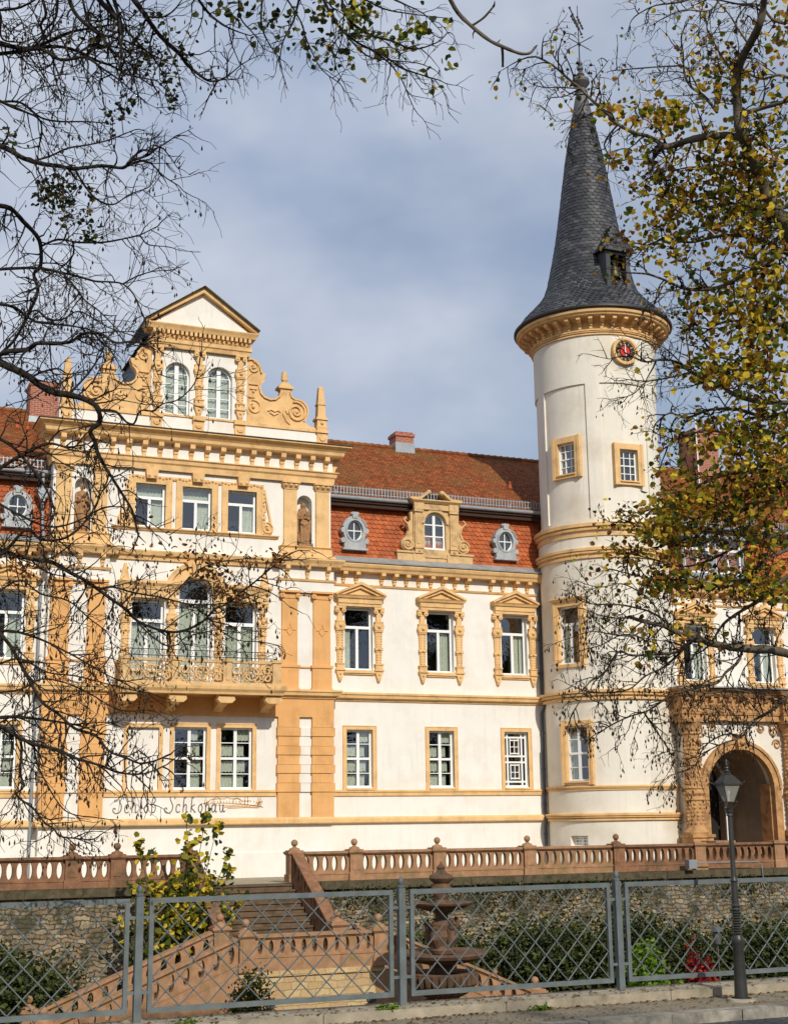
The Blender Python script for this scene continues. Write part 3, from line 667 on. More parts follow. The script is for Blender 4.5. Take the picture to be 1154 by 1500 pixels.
ln([(.70, .3), (.70, .85), (.725, 1.1), (.75, .85), (.75, .3)]); ln([(.0, .4), (.3, .45), (.62, .38), (.9, .2), (1.02, .05)])
for k in range(16): a = .08+k*.052; ln([(a, .5), (a, .62)], .03)
for k in range(14): a = .12+k*.06; ln([(a, .22+.05*math.sin(k)), (a+.03, .3+.05*math.sin(k)), (a+.05, .22)])
for a in (.03, .93, .97): ln([(a, .2), (a-.02, .5), (a, .95), (a+.02, .5), (a, .2)], .03); ln([(a-.04, .4), (a+.04, .55)])
ln([(.35, .1), (.6, .16), (.85, .1), (1.0, .14)]); ln([(.4, .0), (.7, .06), (.95, .02)])
part('sign_drawing', m, INK2, castle, label='small ochre line drawing of the castle beside the lettering')

# ---- balcony
BY = -1.95; BA, BB = -8.62, -2.52
bal = [(BA, PY), (BA, BY), (BB, BY), (BB, PY)]
m = M(); m.box(BA, BB, BY, PY-.01, 6.98, 7.24); m.mould(bal, [(-.02, 6.9), (.02, 6.92), (.04, 7.0), (.12, 7.1), (.14, 7.2), (.14, 7.26), (-.02, 7.3)]); part('balcony_slab', m, OCHRE, castle)
m = M()
for x in (-8.3, -6.48, -4.66, -2.84):
    m.prism([(PY, 6.92), (BY+.2, 6.92), (BY+.14, 6.8), (BY+.25, 6.66), (BY+.5, 6.62), (PY-.35, 6.5), (PY-.1, 6.36), (PY, 6.34)], 'x', x-.17, x+.17)
    m.box(x-.3, x+.3, BY+.14, BY+.5, 6.84, 6.915)
    m.prism([(x-.3, 6.84), (x+.3, 6.84), (x+.34, 6.74), (x+.22, 6.62), (x-.22, 6.62), (x-.34, 6.74)], 'y', BY+.1, BY+.44)
part('balcony_bracket', m, OCHRE, castle)
m = M(); piers = [-8.45, -6.58, -4.66, -2.75]
for x in piers: m.box(x-.16, x+.16, BY+.02, BY+.26, 7.28, 8.16); m.box(x-.2, x+.2, BY-.02, BY+.3, 8.12, 8.24); m.box(x-.2, x+.2, BY-.01, BY+.29, 7.28, 7.4)
for x in piers[1:3]: m.box(x-.06, x+.06, BY-.01, BY+.02, 7.45, 8.05)
m.box(BA+.08, BB-.14, BY+.04, BY+.24, 8.08, 8.18); m.box(BA+.08, BB-.14, BY+.03, BY+.25, 7.27, 7.36)
for x in (BA+.06, BB-.26): m.box(x, x+.2, BY+.2, PY, 8.08, 8.18); m.box(x, x+.2, BY+.2, PY, 7.27, 7.36); m.box(x, x+.2, PY-.2, PY, 7.3, 8.1)
for a, b in zip(piers, piers[1:]):
    L = a+.16; w = b-a-.32; n = 4
    for k in range(n):
        cx = L+w*(k+.5)/n; s = 1 if k % 2 else -1
        band(m, spiral(cx, 7.82, .19, 1.2, 0, 16, s, .07), .055, BY+.08, BY+.2); band(m, spiral(cx, 7.55, .17, 1.2, PI, 16, -s, .06), .055, BY+.08, BY+.2)
        band(m, [(cx-.2, 7.4), (cx, 7.62), (cx+.2, 8.05)], .05, BY+.09, BY+.19); m.ball((cx, BY+.14, 7.69), .07, 8, 6); m.ball((cx+w/n/2*.9, BY+.14, 7.7), .06, 8, 6)
    band(m, spiral(L+w/2, 7.7, .24, 1, 0, 18, 1, .24), .06, BY+.06, BY+.22)
for x in (BA+.16, BB-.16):
    for k in range(3):
        cy = BY+.45+k*.38
        for zz in (7.56, 7.86):
            t = M(); band(t, spiral(cy, zz, .16, 1, 0, 12, 1, .1), .05, x-.05, x+.05); m.add([(v[1], v[0], v[2]) for v in t.v], t.f)
part('balcony_parapet', m, STONE_O, castle)
m = M()
rail = [(BA+.2, PY), (BA+.2, BY+.2), (BB-.2, BY+.2), (BB-.2, PY)]
for z in (8.3, 8.52): m.tube([(p[0], p[1], z) for p in rail], .016, 4)
for k in range(46):
    x = BA+.3+k*(BB-BA-.6)/45; m.tube([(x, BY+.2, 8.16), (x, BY+.2, 8.3)], .008, 3)
    if k % 2: band(m, [(x+.055*math.cos(q*PI/5), 8.41+.055*math.sin(q*PI/5)) for q in range(11)], .014, BY+.19, BY+.21)
    if k % 6 == 0: m.tube([(x, BY+.2, 8.2), (x, BY+.2, 8.56)], .014, 4)
part('balcony_railing', m, IRON, castle)

# ---- gable
GY = PY-.02
gc = [-7.27, -5.61, -3.93]
m = M(); hs = [(-6.97, -5.97, 17.88, 20.04, .3, True), (-5.27, -4.25, 17.88, 20.04, .3, True)]
relief(m, -7.5, -3.64, 17.05, 20.6, hs, lambda u, v, d: (u, GY+d, v))
archfill(m, -6.97, -5.97, 19.54, 20.04, GY, GY+.3); archfill(m, -5.27, -4.25, 19.54, 20.04, GY, GY+.3)
m.box(-7.5, -7.49, GY+.003, 3, 17.05, 21.2); m.box(-3.65, -3.64, GY+.003, 3, 17.05, 21.2)
m.box(-10.95, -7.5, GY+.06, GY+.5, 17.05, 17.76); m.box(-3.64, -.2, GY+.06, GY+.5, 17.05, 17.76)
m.prism([(-7.62, 21.46), (-3.52, 21.46), (MC, 22.95)], 'y', GY-.2, GY+.3)
part('gable_wall', m, CREAM, castle, fix=False)
m = M()
g2 = [(-7.55, GY+.4), (-7.55, GY-.16), (-3.59, GY-.16), (-3.59, GY+.4)]
m.mould(g2, [(-.1, 20.56), (.0, 20.56), (.03, 20.7), (.08, 20.74), (.08, 20.9), (-.1, 20.96)])
m.mould(g2, [(-.2, 20.94), (.02, 20.94), (.04, 21.08), (-.2, 21.1)])
m.mould(g2, [(-.2, 21.22), (.2, 21.23), (.24, 21.32), (.3, 21.42), (.3, 21.46), (-.2, 21.5)])
for k in range(22): x = -7.5+k*(3.86/21); m.box(x-.055, x+.055, GY-.36, GY-.1, 21.07, 21.225)
for k in range(16): x = -7.45+k*(3.76/15); m.box(x-.03, x+.03, GY-.26, GY-.1, 20.955, 21.0)
a = 2.26
m.prism([(MC-a, 21.44), (MC-a, 21.56), (MC, 23.16), (MC, 22.93)], 'y', GY-.42, GY+.4); m.prism([(MC+a, 21.56), (MC+a, 21.44), (MC, 22.93), (MC, 23.16)], 'y', GY-.42, GY+.4)
m.box(-7.2, -3.95, GY-.05, GY+.05, 17.8, 17.88)
part('gable_pediment', m, OCHRE, castle)
m = M(); m.prism([(MC-a-.05, 21.56), (MC-a-.05, 21.61), (MC, 23.22), (MC, 23.17)], 'y', GY-.6, 3.); m.prism([(MC+a+.05, 21.61), (MC+a+.05, 21.56), (MC, 23.17), (MC, 23.22)], 'y', GY-.6, 3.); part('gable_roof', m, ZINC, castle)
m = M(); f = herm(2.55, .38, .2)()
for c in gc:
    m.tf = Matrix.Translation((c, GY, 18.02)); m.add(f.v, f.f, True); m.tf = None
    m.box(c-.25, c+.25, GY-.2, GY+.1, 17.68, 17.86); m.box(c-.21, c+.21, GY-.12, GY+.1, 17.1, 17.68)
    m.prism(arc(c, 17.5, .13, PI, 2*PI, 8), 'y', GY-.17, GY-.1); m.ball((c, GY-.14, 17.47), .06, 8, 5)
part('gable_column', m, OCHRE, castle)
for x in (-6.47, -4.76): window(castle, x, GY, 17.9, 1.0, 2.12, 'gable', arch=.5, curt=((.03, .49, 0, .9), (.51, .97, 0, .93)), inset=.18, name='gable_window')  # full curtains added to give these panes their pale sky reflection
SO = [(-3.64, 20.5), (-3.42, 20.55), (-3.22, 20.44), (-3.08, 20.25), (-3.03, 20.04), (-2.82, 20.02), (-2.84, 19.92), (-2.90, 19.72), (-3.04, 19.56), (-3.1, 19.38), (-3.04, 19.16), (-2.88, 19.0), (-2.64, 18.93), (-2.42, 18.97), (-2.25, 19.12), (-2.17, 19.36),
      (-2.24, 19.42), (-2.24, 19.54), (-1.74, 19.54), (-1.76, 19.4), (-1.8, 19.34), (-1.74, 19.14), (-1.58, 19.05), (-1.38, 19.03), (-1.2, 18.94), (-1.08, 18.78), (-1.04, 18.58), (-1.08, 18.36), (-1.2, 18.16), (-1.1, 18.1), (-.96, 17.98), (-.7, 17.94), (-.7, 17.74), (-3.64, 17.74)]
m = M()
for sx in (1, -1):
    T = (lambda p: p) if sx > 0 else (lambda p: (mir(p[0]), p[1]))
    m.prism([T(p) for p in SO], 'y', GY+.08, GY+.42)
    Tb = lambda P: [T(p) for p in P]
    band(m, Tb(SO[:5]+[(-3.03, 20.0)]), .07, GY+.0, GY+.1); band(m, Tb(SO[7:16]), .07, GY+.0, GY+.1); band(m, Tb(SO[20:29]), .06, GY+.02, GY+.1)
    band(m, Tb(spiral(-1.54, 18.52, .44, 1.9, PI*.6, 34, -1, .07)), .07, GY+.0, GY+.1); m.ball((*T((-1.54, 0))[:1], GY+.04, 18.52), .09, 10, 6)
    band(m, Tb(spiral(-3.36, 20.2, .25, 1.3, PI*.5, 20, -1, .06)), .05, GY+.02, GY+.1); m.ball((*T((-3.36, 0))[:1], GY+.05, 20.2), .06, 8, 5)
    band(m, Tb(spiral(-3.32, 18.55, .3, 1.0, PI*.6, 20, -1, .16)), .05, GY+.02, GY+.1); m.ball((*T((-3.34, 0))[:1], GY+.05, 18.55), .07, 8, 5)
    m.box(*sorted((T((-3.5, 0))[0], T((-3.2, 0))[0])), GY+.02, GY+.1, 19.28, 19.33); m.ball((*T((-3.35, 0))[:1], GY+.05, 19.2), .06, 8, 5)
    for P in ([(-3.55, 19.5), (-3.15, 19.5)], [(-3.55, 18.95), (-3.3, 18.95)], [(-2.75, 18.45), (-2.6, 18.52), (-2.45, 18.45), (-2.3, 18.52), (-2.2, 18.45)], [(-2.65, 18.4), (-2.48, 18.3), (-2.3, 18.4)], [(-2.02, 18.7), (-2.1, 18.4), (-1.95, 18.1), (-1.8, 17.98)], [(-1.98, 18.55), (-1.9, 18.4)]): band(m, Tb(P), .05, GY+.02, GY+.1)
    xx = T((-1.99, 0))[0]
    m.box(xx-.31, xx+.31, GY+.0, GY+.5, 19.46, 19.56); m.prism([(xx-.26, 19.56), (xx+.26, 19.56), (xx+.14, 19.72), (xx-.14, 19.72)], 'y', GY+.05, GY+.45)
    m.lathe([(.06, 19.7), (.07, 19.78), (.13, 19.86), (.13, 20.05), (.10, 20.22), (.0, 20.24)], xx, GY+.25, 0, 10)
    m.box(*sorted((T((-3.64, 0))[0], T((-.7, 0))[0])), GY+.0, GY+.46, 17.74, 17.86)
part('gable_scroll', m, OCHRE, castle)
m = M()
for x in (-.45, mir(-.45)):
    def sq(h0, h1, z0, z1): m.add([(x+sx*h0, GY+.2+sy*h0, z0) for sx, sy in ((-1,-1),(1,-1),(1,1),(-1,1))]+[(x+sx*h1, GY+.2+sy*h1, z1) for sx, sy in ((-1,-1),(1,-1),(1,1),(-1,1))], [(0,1,5,4),(1,2,6,5),(2,3,7,6),(3,0,4,7),(4,5,6,7)])
    sq(.21, .21, 17.1, 17.72); sq(.27, .27, 17.72, 17.82); sq(.2, .24, 17.82, 18.0); sq(.2, .2, 18.0, 18.28); sq(.25, .25, 18.28, 18.38); sq(.17, .15, 18.38, 18.95); sq(.18, .18, 18.93, 19.0); sq(.15, .1, 19.0, 19.7); sq(.1, .03, 19.7, 19.76)
    m.ball((x, GY-.02, 18.14), .07, 8, 5); m.prism(arc(x, 17.52, .13, PI, 2*PI, 8), 'y', GY-.06, GY)
part('gable_obelisk', m, OCHRE, castle)

# ---- wing cornice
SP = [.63, 1.18, 2.28, 2.85, 3.38, 3.93, 4.48, 5.04, 5.58, 6.14, 7.24, 7.82, 8.40, 8.98]
def wingcornice(p, xs):
    m = M(); m.mould(p, [(-.02, 11.55), (.05, 11.57), (.09, 11.64), (-.02, 11.68)])
    m.mould(p, [(-.02, 12.13), (.36, 12.14), (.4, 12.24), (.46, 12.3), (.5, 12.4), (.5, 12.44), (-.02, 12.48)])
    for x in xs: bracket(m, x, 0, 12.14, 11.7, .18, .34)
    part('eaves_cornice', m, OCHRE, castle)
    m = M(); m.mould(p, [(-.1, 12.482), (.54, 12.47), (.55, 12.52), (.36, 12.56), (.1, 12.78), (-.1, 12.78)]); part('lead_flashing', m, GUTTER, castle)
wingcornice([(0.02, 0), (WX1, 0)], SP); wingcornice([(-21.3, 0), (PX0-.13, 0)], [mir(s) for s in SP]); wingcornice([(14.2, 0), (31, 0)], [14.6+k*.56 for k in range(29)])
# ---- tiles
def tiles(m, x0, x1, p0, p1, tw, rh, round_=True, skip=None, jit=.004, lift=.022):
    """rows of tiles on the plane from eave p0=(y,z) to top p1, running along X"""
    L = math.hypot(p1[0]-p0[0], p1[1]-p0[1]); dy, dz = (p1[0]-p0[0])/L, (p1[1]-p0[1])/L; ny, nz = -dz, dy
    rows = int(L/rh)+1; cols = int((x1-x0)/tw)+1
    for r in range(rows):
        for c in range(-1, cols+1):
            a = x0+(c+(.5 if r % 2 else 0))*tw; b = a+tw*.985
            if b < x0+tw*.3 or a > x1-tw*.3: continue
            a = max(a, x0); b = min(b, x1)
            s0 = r*rh; s1 = min(s0+rh*1.15, L+.02)
            if skip and skip((a+b)/2, p0[1]+dz*s0): continue
            h = lift+R.uniform(-jit, jit)*2; o = R.uniform(-jit, jit)
            def pt(x, s, n): return (x, p0[0]+dy*s+ny*n, p0[1]+dz*s+nz*n)
            if round_:
                k = tw*.45; P = [pt(a, s0+k*.55+o, h), pt(a+tw*.2, s0+k*.12+o, h), pt((a+b)/2, s0+o, h), pt(b-tw*.2, s0+k*.12+o, h), pt(b, s0+k*.55+o, h), pt(b, s1, .004), pt(a, s1, .004)]
            else: P = [pt(a, s0+o, h), pt(b, s0+o, h), pt(b, s1, .004), pt(a, s1, .004)]
            n = len(P)-2; Q = [(p[0], p[1]-ny*h, p[2]-nz*h) for p in P[:n]]
            m.add(P+Q, [tuple(range(n+2))]+[(i, n+2+i, n+3+i, i+1) for i in range(n-1)])
def wingroof(x0, x1, hole, ridge=(5, 19.02), xr=None):
    m = M(); m.add([(x0, .02, 12.7), (x1, .02, 12.7), (x1, .62, 15.1), (x0, .62, 15.1)], [(0, 1, 2, 3)])
    tiles(m, x0, x1, (.0, 12.74), (.62, 15.1), .215, .2, True, hole, lift=.042)
    part('mansard_roof', m, TILE_R, castle, fix=False)
    x1s = x1; x1 = xr or x1
    m = M(); m.add([(x0, .16, 15.36), (x1, .16, 15.36), (x1, *ridge), (x0, *ridge), (x1, 11, 14.5), (x0, 11, 14.5)], [(0, 1, 2, 3), (3, 2, 4, 5)])
    tiles(m, x0, x1, (.1, 15.33), ridge, .17, .15, True)
    for k in range(int((x1-x0)/.33)): a = x0+k*.33; m.tube([(a, ridge[0], ridge[1]+.02), (a+.35, ridge[0], ridge[1]+.035)], [.10, .125], 8)
    part('upper_roof', m, TILE_B, castle, fix=False)
    m = M(); m.box(x0, x1, .12, .7, 15.1, 15.18); m.box(x0, x1, .2, .66, 14.94, 15.1); part('roof_soffit', m, DARKWOOD, castle)
    m = M(); m.tube([(x0, .06, 15.27), (x1, .06, 15.27)], .075, 10); m.box(x0, x1, .02, .14, 15.33, 15.345)
    m.box(x0, x1, .3, .42, 15.075, 15.1); part('gutter', m, ZINC, castle)
    m = M(); m.box(x0, x1, .235, .255, 15.5, 15.53); m.box(x0, x1, .235, .255, 15.74, 15.77)
    k = x0+.05
    while k < x1: m.box(k, k+.045, .23, .26, 15.44, 15.8); k += .14
    k = x0+.4
    while k < x1: m.box(k, k+.04, .22, .5, 15.38, 15.42); m.box(k, k+.04, .22, .26, 15.3, 15.6); k += 1.6
    part('snow_guard', m, ZINC, castle)
hole1 = lambda x, z: (2.95 < x < 6.35 and z < 13.1) or (3.7 < x < 5.85)
wingroof(.0, 9.9, hole1, xr=14.6); wingroof(-21.3, PX0, None); wingroof(14.3, 31, lambda x, z: 16.9 < x < 20.4 and z > 12.9, (5, 19.3))
# pavilion roof behind the gable, cross roof of the right wing
m = M()
m.add([(PX0, -.3, 17.16), (PX1, -.3, 17.16), (PX1, 5, 18.6), (PX0, 5, 18.6)], [(0, 1, 2, 3)])
for sx in (-1, 1): m.add([(MC, .2, 22.6), (MC, 5, 22.6), (MC+sx*2.1, 5, 21.2), (MC+sx*2.1, .2, 21.2)], [(0, 1, 2, 3)]); m.add([(MC+sx*1.95, .2, 21.3), (MC+sx*1.95, 5, 21.3), (MC+sx*1.95, 5, 17.2), (MC+sx*1.95, .2, 17.2)], [(0, 1, 2, 3)])
part('pavilion_roof', m, SLATE, castle, fix=False)
m = M()
m.add([(23.5, .6, 15.4), (31, .6, 15.4), (31, 6.5, 21.1), (27.5, 6.5, 21.1)], [(0, 1, 2, 3)]); m.add([(23.5, .6, 15.4), (27.5, 6.5, 21.1), (23.5, 12, 15.4)], [(0, 1, 2)])
tiles(m, 24.0, 31, (.5, 15.5), (6.5, 21.1), .2, .17, True, lambda x, z: x-23.6 < (z-15.4)*.7)
part('hipped_roof', m, TILE_R, castle, fix=False)
# chimneys
def chimney(x0, x1, y0, y1, z0, z1, pole=False):
    m = M(); m.box(x0, x1, y0, y1, z0, z1-.22); m.box(x0-.05, x1+.05, y0-.05, y1+.05, z1-.22, z1-.08); m.box(x0+.02, x1-.02, y0+.02, y1-.02, z1-.08, z1)
    c = part('chimney', m, BRICK, castle); f = M(); f.mould([(x0, y0), (x1, y0), (x1, y1), (x0, y1)], [(0, z0), (.05, z0), (.03, z0+.55), (0, z0+.55)], True); part('chimney_flashing', f, ZINC, c)
    if pole: p = M(); p.tube([(x0+.05, y0-.1, z0-.5), (x0+.05, y0-.1, z1+.5)], .035, 6); part('pole', p, WHITE, c)
chimney(5.0, 5.88, 4.7, 5.5, 18.7, 19.78); chimney(-11.45, -10.3, 4.2, 5.4, 18.1, 20.2); chimney(20.9, 22.3, 4.0, 5.4, 18.0, 21.35, True)
m = M()      # vent tiles
for x, s in ((1.15, 4.3), (.75, .55), (9.4, 2.4), (-12.0, 4.2), (-11.6, 4.1)):
    y = .1+s*math.cos(.64); z = 15.33+s*math.sin(.64); m.lathe([(.1, 0), (.12, .05), (.07, .12), (.06, .26), (.09, .28), (.02, .36)], x, y, z, 8)
part('vent_tile', m, TILE_R, castle)
# ---- stone dormer
m = M(); DY = -.06; dc = 4.72
m.box(2.98, 6.4, DY+.04, .5, 12.72, 12.95); m.box(2.98, 3.75, DY-.02, .5, 12.75, 13.1); m.box(5.68, 6.42, DY-.02, .5, 12.75, 13.1); m.box(3.7, 4.22, DY-.06, .5, 12.75, 13.12); m.box(5.24, 5.76, DY-.06, .5, 12.75, 13.12)
m.box(2.94, 3.78, DY-.08, .5, 13.1, 13.18); m.box(5.66, 6.46, DY-.08, .5, 13.1, 13.18)
relief(m, 3.74, 5.74, 12.95, 15.1, [(4.23, 5.21, 13.3, 14.88, .3, True)], lambda u, v, d: (u, DY+d, v)); archfill(m, 4.23, 5.21, 14.4, 14.88, DY, DY+.3)
m.box(3.74, 3.75, DY+.003, 1.2, 12.9, 15.2); m.box(5.73, 5.74, DY+.003, 1.2, 12.9, 15.2)
for x in (3.76, 5.36):
    m.box(x, x+.36, DY-.12, DY+.02, 13.1, 13.3); m.box(x-.03, x+.39, DY-.16, DY+.02, 13.3, 13.36); m.box(x+.02, x+.34, DY-.08, DY+.02, 13.36, 14.86); m.box(x+.09, x+.27, DY-.1, DY, 13.5, 14.75); m.box(x-.03, x+.39, DY-.15, DY+.02, 14.86, 14.96)
    m.ball((x+.18, DY-.13, 13.2), .06, 8, 5)
for k in range(14):
    O = arc(dc, 14.4, .62, 0, PI, 14); I = arc(dc, 14.4, .5, 0, PI, 14); m.prism([O[k], O[k+1], I[k+1], I[k]], 'y', DY-.07, DY+.02)
m.box(3.74, 5.74, DY-.1, DY+.3, 14.98, 15.22); m.box(3.72, 4.16, DY-.16, DY, 14.96, 15.24); m.box(5.32, 5.76, DY-.16, DY, 14.96, 15.24)
m.mould([(3.74, .8), (3.74, DY-.1), (5.74, DY-.1), (5.74, .8)], [(-.1, 15.22), (.04, 15.23), (.16, 15.33), (.16, 15.38), (-.1, 15.4)])
for sx in (-1, 1):
    P = [(dc+sx*1.2, 15.38), (dc+sx*1.2, 15.46), (dc+sx*.72, 15.48), (dc+sx*.3, 15.82), (dc+sx*.26, 15.72), (dc+sx*.7, 15.38)]
    m.prism(P if sx < 0 else P[::-1], 'y', DY-.2, DY+.5); m.ball((dc+sx*.3, DY-.1, 15.72), .11, 10, 6)
    cx = dc+sx*1.27; m.prism(arc(cx, 13.48, .29, 0, 2*PI, 18)[:-1], 'y', DY-.04, DY+.3); band(m, spiral(cx, 13.48, .27, 1.6, 0, 24, sx, .06), .05, DY-.1, DY-.03); m.ball((cx, DY-.06, 13.48), .08, 8, 5)
    P = [(dc+sx*1.0, 13.2), (dc+sx*1.45, 13.6), (dc+sx*1.3, 13.85), (dc+sx*1.2, 14.1), (dc+sx*1.3, 14.35), (dc+sx*1.1, 14.5), (dc+sx*1.12, 14.85), (dc+sx*1.0, 14.85)]
    m.prism(P if sx > 0 else P[::-1], 'y', DY+.02, DY+.2); band(m, [(dc+sx*1.3, 13.7), (dc+sx*1.16, 14.0), (dc+sx*1.22, 14.3), (dc+sx*1.42, 14.5), (dc+sx*1.3, 14.62)], .06, DY-.03, DY+.1)
part('stone_dormer', m, STONE_O, castle)
window(castle, dc, DY, 13.32, .98, 1.55, 'dorm', arch=.48, curt=((.1, .45, 0, .3), (.55, .95, 0, .33)), inset=.14, name='dormer_window')
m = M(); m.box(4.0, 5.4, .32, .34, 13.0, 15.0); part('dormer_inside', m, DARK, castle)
m = M(); m.prism([(3.72, 15.4), (dc, 15.85), (5.76, 15.4)], 'y', DY+.4, 1.5); m.box(3.76, 5.72, .5, 1.3, 12.9, 15.4); part('dormer_roof', m, IRON, castle)
# oval windows
def oval_ring():
    m = M(); n = 24
    for (ro, ri, y0, y1, zz) in ((1.0, .72, -.12, .3, 1.0), (.8, .68, -.17, -.1, 1.0)):
        O = arc(0, 0, .5*ro, 0, 2*PI, n, .62*ro); I = arc(0, 0, .5*ri, 0, 2*PI, n, .62*ri)
        for k in range(n): m.prism([O[k], O[k+1], I[k+1], I[k]], 'y', y0, y1)
    m.prism([(-.46, -.74), (.46, -.74), (.48, -.6), (.36, -.4), (-.36, -.4), (-.48, -.6)], 'y', -.15, .2); m.box(-.55, .55, -.2, .2, -.82, -.74)
    m.prism([(-.1, .5), (.1, .5), (.13, .76), (-.13, .76)], 'y', -.2, .1); m.ball((-.13, -.12, .7), .07, 8, 5); m.ball((.13, -.12, .7), .07, 8, 5)
    for sx in (-1, 1):
        for a_ in (-.42, 0.0): m.prism(arc(sx*(.5 if a_ else .5), a_, .11, 0, 2*PI, 10)[:-1], 'y', -.13, .2)
        band(m, [(sx*.3, .5), (sx*.42, .36), (sx*.52, .16)], .05, -.16, -.1)
    return m
def oval_frame():
    m = M(); n = 24; O = arc(0, 0, .36, 0, 2*PI, n, .45); I = arc(0, 0, .30, 0, 2*PI, n, .39)
    for k in range(n): m.prism([O[k], O[k+1], I[k+1], I[k]], 'y', -.02, .06)
    m.box(-.02, .02, -.01, .05, -.4, .4); m.box(-.31, .31, -.012, .048, -.02, .02); return m
for x in (1.12, 8.0, mir(1.12), mir(8.0)):
    o = part('oval_window', cached('ovr', oval_ring, 'oval_window', ZINCL), None, castle, loc=(x, .02, 13.87))
    part('frame', cached('ovf', oval_frame, 'frame', WHITE), None, o, local=True)
    part('pane', cached('ovp', lambda: M().add([(p[0], .03, p[1]) for p in arc(0, 0, .34, 0, 2*PI, 20, .43)[:-1]], [tuple(range(20))]), 'pane', GLASS), None, o, local=True)
    part('opening', cached('ovd', lambda: M().add([(p[0], .12, p[1]) for p in arc(0, 0, .35, 0, 2*PI, 20, .44)[:-1]], [tuple(range(20))]), 'opening', DARK), None, o, local=True)
# wide dormer of the right wing
m = M(); m.box(16.95, 20.35, -.02, 2.2, 12.8, 13.1); m.box(16.95, 17.1, -.02, 2.2, 13.1, 14.7); m.box(20.2, 20.35, -.02, 2.2, 13.1, 14.7); m.box(18.5, 18.8, -.02, .1, 13.1, 14.7); m.box(16.8, 20.5, -.25, 2.6, 14.7, 14.85); part('wide_dormer', m, ZINC, castle)
for x in (17.8, 19.5): window(castle, x, 0, 13.1, 1.4, 1.6, 'cross', inset=.05, name='dormer_window')
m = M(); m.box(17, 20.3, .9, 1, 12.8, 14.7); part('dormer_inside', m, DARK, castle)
# drainpipes
m = M()
m.tube([(9.62, -.1, 12.3), (9.62, -.1, 12.0), (9.5, -.12, 11.6), (9.47, -.12, 7.4), (9.46, -.34, 7.25), (9.46, -.34, 6.9), (9.44, -.12, 6.6), (9.42, -.12, 2.6), (9.42, -.22, 2.4), (9.42, -.22, 2.2), (9.42, -.12, 2.0), (9.42, -.12, 1.3), (9.3, -.18, 1.05), (9.2, -.25, .6), (9.2, -.25, .1)], .065, 8)
for z in (11.2, 9.7, 8.3, 5.8, 4.3, 2.9, 1.7): m.lathe([(.085, -.04), (.085, .04)], 9.47-(11.2-z)*.006, -.12, z, 8)
part('drainpipe', m, PIPE, castle)
m = M(); m.prism([(-11.62, 14.6), (-11.12, 14.6), (-11.2, 14.35), (-11.32, 14.1), (-11.42, 14.1), (-11.54, 14.35)], 'y', -.2, .2); m.tube([(-11.37, 0, 15.2), (-11.37, 0, 14.6)], .06, 8); m.tube([(-11.37, -.05, 14.1), (-11.34, -.12, 13.4), (-11.34, -.6, 12.6), (-11.34, -.6, 12.0), (-11.3, -.12, 11.6), (-11.3, -.12, .4)], .06, 8); part('drainpipe', m, ZINC, castle)
# pale repair marks under the plinth band and the plaster base offset
m = M(); m.mould([(PX0-.02, .03), (PX0-.02, PY-.02), (PX1+.02, PY-.02), (PX1+.02, .03)], [(-.02, .05), (.03, .05), (.03, 1.2), (-.02, 1.23)])
part('plinth', m, CREAM, castle)

# ------------------------------------------------------------------ round tower
XT, YT, RU, RL = 12.15, -1.1, 2.67, 2.75
tower = empty('round_tower', (XT, YT, .2), 'round cream stair tower with slate spire, clock and bell dormer between the castle wings', 'tower')
D2 = math.radians
def tp(th, r): return (XT+r*math.sin(th), YT-r*math.cos(th))
def towerwall(z0, z1, r, rects, name):
    m = M(); rr = [(D2(a), D2(b), c, d, e, f) for a, b, c, d, e, f in rects]
    relief(m, -PI, PI, z0, z1, rr, lambda u, v, d: (*tp(u, r-d), v), ustep=D2(3), smooth=True); return part(name, m, CREAM_T, tower, weld=True)
pan = [(c-23.5, c+23.5, 14.42, 20.28, .07, False) for c in (-123, -64, -4, 56, 116, 176)]
towerwall(13.6, 22.6, RU, pan + [(-61.5-9.3, -61.5+9.3, 16.42, 17.82, .4, True), (-3.5-9.3, -3.5+9.3, 15.98, 17.38, .4, True)], 'upper_wall')
towerwall(.1, 13.9, RL, [(-65-11.5, -65+11.5, 8.42, 10.85, .4, True), (-61.5-11.5, -61.5+11.5, 3.72, 5.97, .4, True), (-72, -55, 1.2, 1.62, .35, False)], 'lower_wall')
m = M(); m.lathe([(1.9, .2), (1.9, 22)], XT, YT, 0, 24); part('dark_backing', m, DARK, tower)
m = M()
def ring(prof): m.lathe(prof, XT, YT, 0, 96)
def ringp(z0, z1, r, o): h = z1-z0; return [(r-.05, z0), (r+o*.5, z0), (r+o*.5, z0+h*.26), (r+o*.2, z0+h*.28), (r+o*.2, z0+h*.36), (r+o*.78, z0+h*.46), (r+o*.82, z0+h*.62), (r+o*.6, z0+h*.64), (r+o*.6, z0+h*.70), (r+o, z0+h*.74), (r+o, z1), (r-.05, z1+.05)]
for q in ((13.66, 14.2, RU, .26), (12.74, 13.16, RL, .16), (6.95, 7.33, RL, .22), (3.38, 3.54, RL, .1), (2.2, 2.46, RL, .17), (22.42, 22.64, RU, .14)): ring(ringp(*q))
part('ring_moulding', m, OCHRE, tower)
m = M(); m.lathe([(RU, 22.6), (RU+.04, 23.0), (3.0, 23.12), (3.28, 23.14), (3.3, 23.2), (3.38, 23.24), (3.4, 23.34), (3.3, 23.4)], XT, YT, 0, 96)
part('eaves_soffit', m, OCHRE, tower)
m = M()
b0 = M(); bracket(b0, 0, 0, 23.13, 22.66, .17, .5)
for k in range(38):
    a = D2(-80+9.47*k); x, y = tp(a, RU+.01); m.tf = Matrix.Translation((x, y, 0)) @ Matrix.Rotation(a, 4, 'Z'); m.add(b0.v, b0.f)
m.tf = None; part('eaves_bracket', m, OCHRE, tower)
